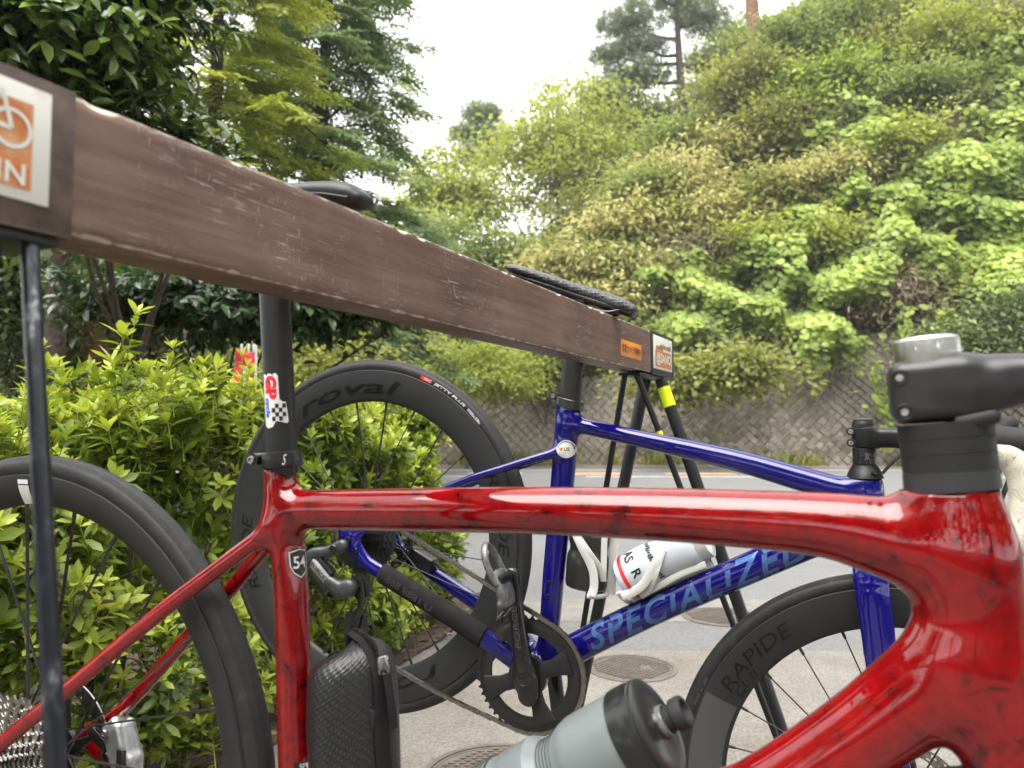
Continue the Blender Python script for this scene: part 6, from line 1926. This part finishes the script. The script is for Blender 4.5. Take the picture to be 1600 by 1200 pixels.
GL = 'conifers behind the hedge'
conifer('conifer_tree', 'yellow-green yew-like conifer rising left of the sky gap', tuple(at(318, 671, 8.2)[:2]) + (0,), 8.6, 1.6, 1.75, 112, LM['yew'], 31, GL, (.1, 0), .40)
conifer('conifer_tree', 'deep green feathery conifer with drooping branches at edge of sky', tuple(at(470, 671, 11.5)[:2]) + (0,), 11.5, 2.0, 2.25, 140, LM['fir'], 32, GL, (.5, 0), .50, .17)
conifer('conifer_tree', 'dark conifer half hidden behind the camellia at upper left', tuple(at(120, 671, 10)[:2]) + (0,), 9.0, 1.2, 2.0, 52, LM['fir'], 33, GL, (0, 0), .46)

GB = 'broadleaf trees across the road'
def bt(px, py, y, rx, rz, lab, mat, seed, n_cl=150, per=120, leaf=.17, gnd=None, grp=GB, **k):
    c = at(px, py, y); rx_ = rx / 1200 * y; rz_ = rz / 1200 * y
    gz = 0 if gnd is None else gnd
    return broad_tree('broadleaf_tree', lab, (c[0], c[1], gz), c[2] - gz, c, (rx_, rx_ * .8, rz_), n_cl, per, leaf, mat, seed, grp, **k)
bt(880, 268, 33, 145, 118, 'tall yellow-green tree with open crown in the middle distance', LM['broad_y'], 41, 120, 120, .25, tr_r=.22, clr=1.6, tier=.20)
bt(705, 318, 31, 78, 85, 'pale yellow-green tree left of the tall open-crowned one', LM['broad_y'], 42, 60, 105, .24, tr_r=.16, clr=1.4, tier=.18)
bt(760, 430, 27, 110, 70, 'grey-green low tree with bare twigs above the beam', LM['broad'], 43, 60, 80, .24, tr_r=.14, clr=1.1, tier=.28)
bt(965, 205, 38, 90, 95, 'rounded green tree under the tall pine', LM['broad'], 44, 80, 90, .31, tr_r=.2, clr=1.6, tier=.22)
bt(655, 440, 24, 75, 100, 'bushy mid-green tree rising behind the beam beside the conifer', LM['broad'], 45, 65, 80, .22, tr_r=.12, clr=1.0, tier=.26)
bt(1105, 190, 41, 62, 75, 'mid-green tree filling the ridge right of the pine trunk', LM['broad'], 51, 70, 100, .26, tr_r=.16, clr=1.5, tier=.25, gnd=9)
bt(1015, 185, 44, 62, 42, 'hazy green tree seen through the pine branches', LM['broad'], 52, 34, 80, .28, tr_r=.16, clr=1.4, tier=.22, gnd=8)
bt(1165, 70, 40, 52, 60, 'leafy crown beside the red-brown pine trunk', LM['broad'], 53, 60, 95, .26, tr_r=.16, clr=1.4, tier=.25, gnd=11)
bt(940, 375, 30, 105, 85, 'dark green tree at the left foot of the golden slope', LM['shrub'], 46, 120, 110, .18, tr_r=.14, clr=1.2)
bt(560, 560, 15, 85, 78, 'soft green bush seen between beam and blue wheel', LM['broad'], 47, 90, 110, .085, tr_r=.05, clr=.55)
bt(730, 600, 17.6, 120, 62, 'light green shrub draped over the left end of the wall', LM['broad_y'], 48, 120, 130, .10, tr_r=.05, clr=.6)
bt(860, 545, 19.5, 95, 62, 'leafy shrub above the wall behind the blue seat post', LM['broad'], 49, 110, 120, .11, tr_r=.05, clr=.6)
bt(640, 640, 15.5, 70, 45, 'low dim shrub at the far end of the hedge', LM['dim'], 50, 60, 120, .085, tr_r=.04, clr=.5)

# pines
def tuft(seed):
    r = np.random.default_rng(seed); n = 11
    d = unit(r.normal(size=(n, 3)) * [1, 1, .6] + [.1, 0, .45])
    return place(*diamond(.055, .05), np.zeros((n, 3)), d, r.normal(size=(n, 3)), r.uniform(.7, 1, n), tint=np.full(n, .5))
def pine(name, label, base, h, lean, layers, seed, bark, tr_r, group, size=.42):
    r = np.random.default_rng(seed); b = np.array(base, float)
    root = tag(empty(name, tuple(base)), label, 'tree', group)
    tp = spline([(0, 0, 0), (lean * .2, 0, h * .4), (lean * .75, 0, h * .75), (lean, 0, h)], 8)
    MB().tube(tp, np.linspace(tr_r, tr_r * .3, len(tp)), 10).build('trunk', bark, root)
    P = []
    for (dx, dy, z_, rx, rz, n) in layers:
        c = np.array([dx, dy, z_]); i = int(np.argmin(np.abs(tp[:, 2] - (z_ - .5)))); s0 = tp[i]
        MB().tube(spline([s0, (s0 + c) / 2 + [0, 0, -.25], c], 5), np.linspace(tr_r * .35, .03, 11), 6).build('branch', bark, root)
        u = unit(r.normal(size=(n, 3))) * r.uniform(0, 1, (n, 1)) ** .5
        lump = 1 + .3 * np.sin(u[:, :1] * 6 + seed) * np.cos(u[:, 1:2] * 5)
        P.append(c + u * lump * [rx, rx * .9, rz] + r.normal(0, .12, (n, 3)))
    P = np.vstack(P); n = len(P)
    V_, F_, T_ = tuft(seed)
    leafy('crown', *place(V_, F_, P, unit(r.normal(0, .5, (n, 3)) + [0, 0, .3]), r.normal(size=(n, 3)), size * r.uniform(.6, 1.1, n), tint=.45 + r.normal(0, .14, n)), LM['pine'], root)
    return root
GP_ = 'pine trees on the hill'
pb = at(1075, 320, 36)
def L_(px, py, rx, rz, n, y=36): 
    c = at(px, py, y) - pb; return (c[0], c[1] + rng.uniform(-1, 1), c[2], rx / 1200 * y, rz / 1200 * y, n)
pine('pine_tree', 'tall red pine with layered flat crown against the sky', tuple(pb), at(1062, -30, 36)[2] - pb[2], -.3, [L_(985, 30, 62, 15, 520), L_(1020, -30, 80, 22, 700), L_(955, 75, 36, 11, 240), L_(1105, 5, 55, 18, 420), L_(1000, 100, 62, 13, 400), L_(945, 140, 40, 12, 240), L_(1035, 165, 42, 10, 220), L_(1120, 70, 45, 12, 260), L_(1010, 60, 50, 10, 300), L_(975, 190, 45, 12, 260), L_(1120, 135, 40, 10, 200), L_(1085, -25, 60, 14, 260)], 61, BARK, .30, GP_)
pb = at(738, 330, 42)
def L2(px, py, rx, rz, n, y=42):
    c = at(px, py, y) - pb; return (c[0], c[1], c[2], rx / 1200 * y, rz / 1200 * y, n)
pine('pine_tree', 'small far pine with rounded top behind the pale trees', tuple(pb), at(745, 155, 42)[2] - pb[2], .2, [L2(752, 168, 36, 16, 500), L2(730, 200, 34, 14, 420), L2(770, 205, 34, 16, 420), L2(745, 235, 40, 14, 400)], 62, BARK, .2, GP_)
pb = at(1190, 60, 33)
pine('pine_tree', 'red-brown pine trunk cut off by the top of the picture', tuple(pb - [0, 0, 1]), 9, -.6, [(-.5, 0, 8.4, 2.2, .8, 500), (1.2, 0, 7.6, 1.8, .7, 400)], 63, BARK_RED, .34, GP_)

# shrubs and trees on the slope: (px, py, y, rx, rz, material, leaf, label)
GS = 'bushes on the slope'
def slope_y(px, py):
    """distance at which the slope is seen at this place in the photograph"""
    best = None
    for y in np.arange(17, 60, .1):
        p = at(px, py, y)
        t = np.arange(0, 40, .25); H = hill(np.full(len(t), p[0]), t); zz = np.interp(p[1], H[:, 1], H[:, 2])
        if zz >= p[2]: return y
    return 34.0
blade = diamond(.085, .25)
SL = [(900, 425, 55, 34, 'gold', 'golden bush at the lower left of the slope'), (985, 362, 60, 36, 'gold', 'golden bamboo grass clump above the first kudzu mound'), (1060, 290, 62, 40, 'gold', 'golden clump midway up the ridge line'),
      (930, 485, 55, 32, 'gold', 'golden bush just above the blue saddle'), (1120, 345, 60, 36, 'gold', 'tan dry clump in the middle of the slope'), (1005, 440, 50, 30, 'gold', 'yellowed clump between the ridge and the kudzu'),
      (1145, 240, 52, 40, 'gold', 'golden bush left of the round green one'), (1225, 215, 85, 66, 'shrub', 'large round olive-green bush in the middle of the slope'), (1190, 320, 60, 36, 'shrub', 'dark olive bush below the large round one'),
      (1100, 408, 50, 26, 'dry', 'pinkish dry bush above the kudzu mound'), (1330, 275, 60, 36, 'gold', 'golden grass clump on the upper right slope'), (1280, 385, 55, 32, 'broad_y', 'yellow-green clump between two kudzu masses'),
      (1310, 140, 80, 55, 'kud', 'bright vine-covered bush high on the slope'), (1420, 235, 70, 40, 'broad_y', 'fresh green bush high at right'), (1180, 130, 70, 45, 'shrub', 'dull green bush below the pine trunk'),
      (1080, 220, 60, 38, 'broad', 'dark spreading bush left of the pine trunk'), (1250, 60, 80, 50, 'broad', 'dark hilltop bush beside the red-brown trunk'), (1400, 80, 95, 55, 'shrub', 'dark tree mass along the top of the slope'),
      (1540, 60, 90, 60, 'broad_y', 'bright leafy tree at the top right corner'), (1470, 140, 75, 45, 'broad', 'shaded bush under the top right trees'), (1350, 20, 90, 45, 'broad', 'green treetop at the top edge'),
      (880, 500, 55, 32, 'broad', 'green bush at the left foot of the slope'), (1090, 540, 60, 28, 'broad', 'dim grey-green bush over the wall behind the far sign'), (1150, 585, 34, 24, 'shrub', 'soft dark bush hanging on the wall right of the rack leg'),
      (1050, 600, 30, 22, 'shrub', 'dull green bush on the wall behind the yellow tape'), (1500, 550, 65, 38, 'dim', 'dark ivy mass above the silver bell'), (1580, 520, 50, 50, 'dim', 'dark ivy at the right edge of the wall'), (1385, 485, 50, 34, 'dry', 'brown bare brush in the hollow under the vines'),
      (1040, 350, 50, 30, 'broad_y', 'small fresh green bush among the golden clumps'), (960, 420, 42, 26, 'broad', 'small green bush near the left ridge'), (1170, 385, 46, 28, 'broad_y', 'pale green bush above the vine mounds'), (1250, 300, 45, 28, 'gold', 'straw-coloured tuft right of the round bush'), (1010, 300, 40, 26, 'broad', 'dark green bush on the ridge line')]
for i, (px, py, rx, rz, mt, lab) in enumerate(SL):
    y = slope_y(px, py); k = y / 1200
    c = at(px, py, y) + [0, -.30, 0]
    area = rx * rz * k * k * 3.14
    mat = LM['kudzu'] if mt == 'kud' else LM[mt]
    lf = {'gold': .24, 'dry': .26, 'kud': .20, 'dim': .13}.get(mt, .17)
    tp_ = {'gold': diamond(.17, .3), 'dry': blade}.get(mt)
    broad_tree({'gold': 'bamboo_grass', 'dry': 'dry_brush'}.get(mt, 'slope_bush'), lab, tuple(c - [0, 0, rz * k]), 1.5, c, (rx * k * 1.15, rx * k * .55, rz * k * 1.05), int(50 + area * 7), 80, lf, mat, 100 + i, GS, clr=.75, tier=.5, tr_r=.05 if tp_ is None else 0, tpl=tp_, shell=.55)

# kudzu: a blanket of round leaves over the right half of the slope and hanging over the wall
r = np.random.default_rng(77)
parts = []
def kud_patch(px, py, rx, ry, n, drop=0.0):
    """leaves over an oval of the slope around this direction"""
    y = slope_y(px, py); c = at(px, py, y); k = y / 1200
    u = r.normal(size=(n, 2)) * .55
    x = c[0] + u[:, 0] * rx * k; zz = c[2] + u[:, 1] * ry * k
    tt = np.arange(0, 45, .25)
    out = np.zeros(n)
    for i in range(n):
        H = hill(np.full(len(tt), x[i]), tt); out[i] = np.interp(zz[i], H[:, 2], H[:, 1])
    puff = .75 * np.exp(-(u ** 2).sum(1) * 1.2) + .20 * sum(np.sin(x * a_ + zz * b_ + c_) for a_, b_, c_ in KN)
    top = wall_h(x) - .05
    hang = zz < top
    out = np.where(hang, wall_y(x) + BAT * zz - .18, out)
    pos = np.stack([x, out - .25 - puff - r.uniform(0, .3, n), zz], -1)
    nr = unit(np.array([0, -.55, .80]) + r.normal(0, .42, (n, 3)))
    d = unit(np.stack([r.normal(0, .6, n), np.full(n, -.4), np.full(n, -.75)], -1) + r.normal(0, .25, (n, 3)))
    tn = .50 + .20 * np.sin(x * 1.9 + 1) * np.sin(zz * 2.2) + .22 * (puff - .35) + r.normal(0, .16, n)
    return place(*roundleaf(), pos, d, nr, r.uniform(.11, .25, n) * (y / 21), tint=tn)
KN = [(f_ * math.cos(t_), f_ * math.sin(t_), p_) for f_, t_, p_ in zip(r.uniform(2.2, 6.5, 8), r.uniform(0, 3.14, 8), r.uniform(0, 6.28, 8))]
KP = [(1080, 440, 80, 55, 900), (1020, 430, 40, 40, 300), (1150, 470, 90, 50, 800), (1060, 510, 60, 35, 400), (1200, 400, 70, 60, 500), (1260, 330, 60, 45, 400), (1300, 450, 80, 55, 800), (1240, 520, 60, 35, 350), (1290, 520, 26, 55, 260),
      (1420, 360, 110, 75, 1200), (1530, 300, 100, 90, 1400), (1520, 420, 100, 55, 1000), (1580, 200, 60, 80, 700), (1340, 200, 70, 60, 500), (1460, 420, 50, 55, 380), (1570, 400, 50, 70, 420), (1330, 110, 60, 40, 350), (1560, 100, 70, 60, 500), (1480, 250, 70, 40, 420), (1360, 300, 60, 40, 350)]
for a in KP: parts.append(kud_patch(*a[:4], int(a[4] * 1.5)))
# strings of leaves hanging free over the wall
for px, y0, y1 in ((1278, 500, 610), (1262, 520, 590), (1290, 510, 575), (1330, 500, 560), (1475, 470, 560), (1490, 480, 600), (1420, 480, 530), (1545, 470, 560), (1372, 560, 640), (1385, 600, 700)):
    n = int((y1 - y0) * .55); py = r.uniform(y0, y1, n)
    yw = np.array([float(wall_y((px - 800) / 1200 * 19)) for _ in range(n)]) - .25
    pos = np.stack([(px - 800) / 1200 * yw + r.normal(0, .07, n), yw + r.normal(0, .05, n), CAM_H + (671 - py) / 1200 * yw], -1)
    parts.append(place(*roundleaf(), pos, unit(r.normal(0, .4, (n, 3)) + [0, -.3, -.9]), unit(np.array([0, -.8, .5]) + r.normal(0, .35, (n, 3))), r.uniform(.12, .2, n), tint=.62 + r.normal(0, .13, n)))
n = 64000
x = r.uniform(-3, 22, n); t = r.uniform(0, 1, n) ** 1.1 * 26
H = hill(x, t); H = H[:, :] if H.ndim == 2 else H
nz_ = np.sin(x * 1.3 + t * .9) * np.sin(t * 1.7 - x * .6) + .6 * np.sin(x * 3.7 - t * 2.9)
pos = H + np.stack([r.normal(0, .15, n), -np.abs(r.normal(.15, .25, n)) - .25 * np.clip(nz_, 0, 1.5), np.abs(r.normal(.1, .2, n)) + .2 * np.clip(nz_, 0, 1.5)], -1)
ug = leafy('slope_undergrowth', *place(*diamond(.2, .25), pos, unit(r.normal(0, .6, (n, 3)) + [0, -.5, .15]), unit(np.array([0, -.4, .8]) + r.normal(0, .5, (n, 3))), r.uniform(.12, .30, n), tint=np.clip(.42 + .28 * nz_ * .6 + r.normal(0, .16, n), 0, 1)), leaf_mat('slope undergrowth darkened for shade', (.040, .052, .014), (.130, .150, .040), (.38, .36, .13), .5, .36, .3))  # leaf colours darkened to stand in for shade between the bushes
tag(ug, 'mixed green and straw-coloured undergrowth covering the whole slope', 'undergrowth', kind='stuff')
kd = leafy('kudzu', *merge(parts), LM['kudzu'])
tag(kd, 'bright green kudzu vines blanketing the right of the slope and trailing over the wall', 'vines', kind='stuff')
# roots and vine stems hanging in the hollow over the wall
rt = MB()
for i in range(90):
    px = r.choice([r.uniform(1110, 1330), r.uniform(1385, 1500)]); y0 = r.uniform(525, 585); yw = float(wall_y((px - 800) / 1200 * 19)) - r.uniform(.1, .5)
    p = at(px, y0, yw); L = r.uniform(.4, 1.7)
    rt.tube(spline([p + [0, .4, .2], p, p + [r.normal(0, .25), 0, -L * .5], p + [r.normal(0, .35), .1, -L]], 4), r.uniform(.006, .016), 5)
tag(rt.build('hanging_roots', plain('dry brown root', (.11, .082, .060), .9)), 'bare brown roots and vine stems hanging over the wall', 'roots', kind='stuff')
# grass at the foot of the wall
n = 2600; x = r.uniform(-6, 13, n); cl_ = np.sin(x * 2.1) + np.sin(x * 5.3 + 1)
x = x[cl_ > -.1]; n = len(x)
pos = np.stack([x, wall_y(x) - .15 - np.abs(r.normal(0, .18, n)), np.zeros(n)], -1)
tag(leafy('verge_grass', *place(*blade, pos, unit(r.normal(0, .35, (n, 3)) + [0, 0, 1]), r.normal(size=(n, 3)), r.uniform(.12, .45, n), tint=r.uniform(.2, .9, n)), LM['shrub']), 'green weeds along the foot of the retaining wall', 'weeds', kind='stuff')
n = 1500
sheet('verge', [(-14, 18.55), (4, 18.55), (9, 18.0), (14, 16.5), (14, 17.6), (9, 18.7), (4, 19.25), (-14, 19.25)], .004, plain('dry earth verge', (.36, .27, .20), .95, mottle=(3, .6), bump=(40, .6, .02)))

# ------------------------------------------------------------------ shaded understory behind the hedge
GU = 'trunks in the shade behind the hedge'
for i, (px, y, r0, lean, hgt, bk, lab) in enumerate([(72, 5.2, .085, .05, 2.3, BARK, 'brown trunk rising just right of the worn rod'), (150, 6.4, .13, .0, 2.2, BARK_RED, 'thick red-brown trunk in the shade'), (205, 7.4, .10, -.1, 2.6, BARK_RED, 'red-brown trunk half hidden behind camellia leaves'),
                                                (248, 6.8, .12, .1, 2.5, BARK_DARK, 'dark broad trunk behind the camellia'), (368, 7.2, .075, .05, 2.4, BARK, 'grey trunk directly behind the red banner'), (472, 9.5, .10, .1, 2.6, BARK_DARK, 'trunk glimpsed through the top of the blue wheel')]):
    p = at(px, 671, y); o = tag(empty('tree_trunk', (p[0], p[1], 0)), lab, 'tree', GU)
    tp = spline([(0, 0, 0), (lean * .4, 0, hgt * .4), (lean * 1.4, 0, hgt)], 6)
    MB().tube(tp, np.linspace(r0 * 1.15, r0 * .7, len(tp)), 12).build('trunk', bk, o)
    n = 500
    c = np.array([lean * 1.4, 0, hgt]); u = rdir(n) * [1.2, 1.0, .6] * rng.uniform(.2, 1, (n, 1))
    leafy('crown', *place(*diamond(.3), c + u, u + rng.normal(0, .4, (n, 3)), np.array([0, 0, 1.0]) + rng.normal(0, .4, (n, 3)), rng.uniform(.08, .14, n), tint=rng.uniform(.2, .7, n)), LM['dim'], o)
p = at(290, 530, 6.0); q = at(338, 660, 5.7)
o = tag(empty('leaning_trunk', (q[0] + .3, q[1], 0)), 'thin slanting bare trunk behind the hedge', 'tree', GU)
MB().tube(spline([(0, 0, 0), np.array(q) - [q[0] + .3, q[1], 0], np.array(p) - [q[0] + .3, q[1], 0], np.array(p + (p - q) * 1.5) - [q[0] + .3, q[1], 0]], 5), .028, 8).build('trunk', BARK, o)
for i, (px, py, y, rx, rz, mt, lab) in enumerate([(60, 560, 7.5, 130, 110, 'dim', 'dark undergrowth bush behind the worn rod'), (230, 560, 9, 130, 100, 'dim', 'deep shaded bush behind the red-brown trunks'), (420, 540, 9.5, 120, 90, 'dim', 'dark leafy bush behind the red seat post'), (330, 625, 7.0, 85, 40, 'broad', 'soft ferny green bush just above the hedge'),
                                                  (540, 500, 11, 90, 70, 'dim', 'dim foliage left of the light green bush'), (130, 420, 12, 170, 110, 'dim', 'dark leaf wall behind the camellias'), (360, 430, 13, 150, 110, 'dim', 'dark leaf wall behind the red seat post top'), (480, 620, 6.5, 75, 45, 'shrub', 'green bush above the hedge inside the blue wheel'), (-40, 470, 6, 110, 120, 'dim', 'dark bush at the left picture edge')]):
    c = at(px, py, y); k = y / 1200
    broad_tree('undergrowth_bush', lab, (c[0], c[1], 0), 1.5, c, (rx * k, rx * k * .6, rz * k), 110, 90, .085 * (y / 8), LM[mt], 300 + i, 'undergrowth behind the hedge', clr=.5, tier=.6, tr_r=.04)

# small red and white banner behind the hedge
c = at(383, 580, 3.5)
bn = tag(empty('banner', (c[0], c[1], 0)), 'small red and white cloth banner showing above the hedge', 'banner')
MB().tube([(.045, 0, 0), (.045, 0, c[2] + .12)], .006, 8).build('pole', M['white'], bn)
cl2 = MB(); V_, F_ = [], []
nxx, nzz = 5, 12
for j in range(nzz + 1):
    for i in range(nxx + 1):
        V_.append((-.045 + .09 * i / nxx - .02 * (1 - j / nzz) * .8, .012 * math.sin(j * .9 + i * .6), c[2] - .13 + .23 * j / nzz - .004 * i))
for j in range(nzz):
    for i in range(nxx): F_.append((j * (nxx + 1) + i, j * (nxx + 1) + i + 1, (j + 1) * (nxx + 1) + i + 1, (j + 1) * (nxx + 1) + i))
cloth = cl2.add(V_, F_).build('cloth', plain('faded red cloth', (.72, .035, .06), .8, mottle=(30, .8)), bn)
sld = cloth.modifiers.new('thickness', 'SOLIDIFY'); sld.thickness = .002
el = np.array([(.0, 0)] + [(.013 * math.cos(a), .036 * math.sin(a)) for a in np.linspace(0, 2 * math.pi, 20, endpoint=False)])
decal('white_print', [(el, [(0, 1 + i, 1 + (i + 1) % 20) for i in range(20)])], lambda V: np.stack([V[:, 0] + .006, np.full(len(V), -.018), V[:, 1] + c[2] - .01], -1), M['white'], bn)
for dx in (-.02, .012, .036):
    MB().box((dx, -.004, c[2] + .105), (.012, .004, .04), bevel=.001).build('fringe', M['white'], bn)

# ------------------------------------------------------------------ unseen trees added behind the viewpoint to darken reflections in the paint
for i, (x, y, h) in enumerate([(-7, -6.5, 7), (-2.2, -8.0, 8), (2.8, -7.2, 7.5), (7.5, -5.5, 7), (11.5, -1.5, 7), (-11, -2.5, 8)]):
    broad_tree('broadleaf_tree', ['leafy unseen tree added far left behind the viewpoint', 'tall unseen tree added behind the viewpoint, second from left', 'unseen tree added straight behind the viewpoint', 'unseen tree added behind and right of the viewpoint', 'unseen tree added at the far right for reflections', 'unseen tree added at the far left for reflections'][i], (x, y, 0), h, (x, y, h * .5), (3.0, 2.2, h * .5), 100, 36, .46, LM['broad'], 400 + i, 'unseen trees added for reflections', clr=1.5, tier=.6, tr_r=.16)
# ------------------------------------------------------------------ moist summer air
hz = MB().box((0, 30, 15.2), (170, 110, 32.4))
hm_ = bpy.data.materials.new('pale moist air'); hm_.use_nodes = True
hn = hm_.node_tree.nodes; hl = hm_.node_tree.links; hn.clear()
ho_ = hn.new('ShaderNodeOutputMaterial'); hv = hn.new('ShaderNodeVolumePrincipled')
hv.inputs['Color'].default_value = (.98, .99, 1, 1); hv.inputs['Density'].default_value = .0011; hv.inputs['Anisotropy'].default_value = .2
hl.new(hv.outputs['Volume'], ho_.inputs['Volume'])
tag(hz.build('haze', hm_, smooth=False), kind='stuff')
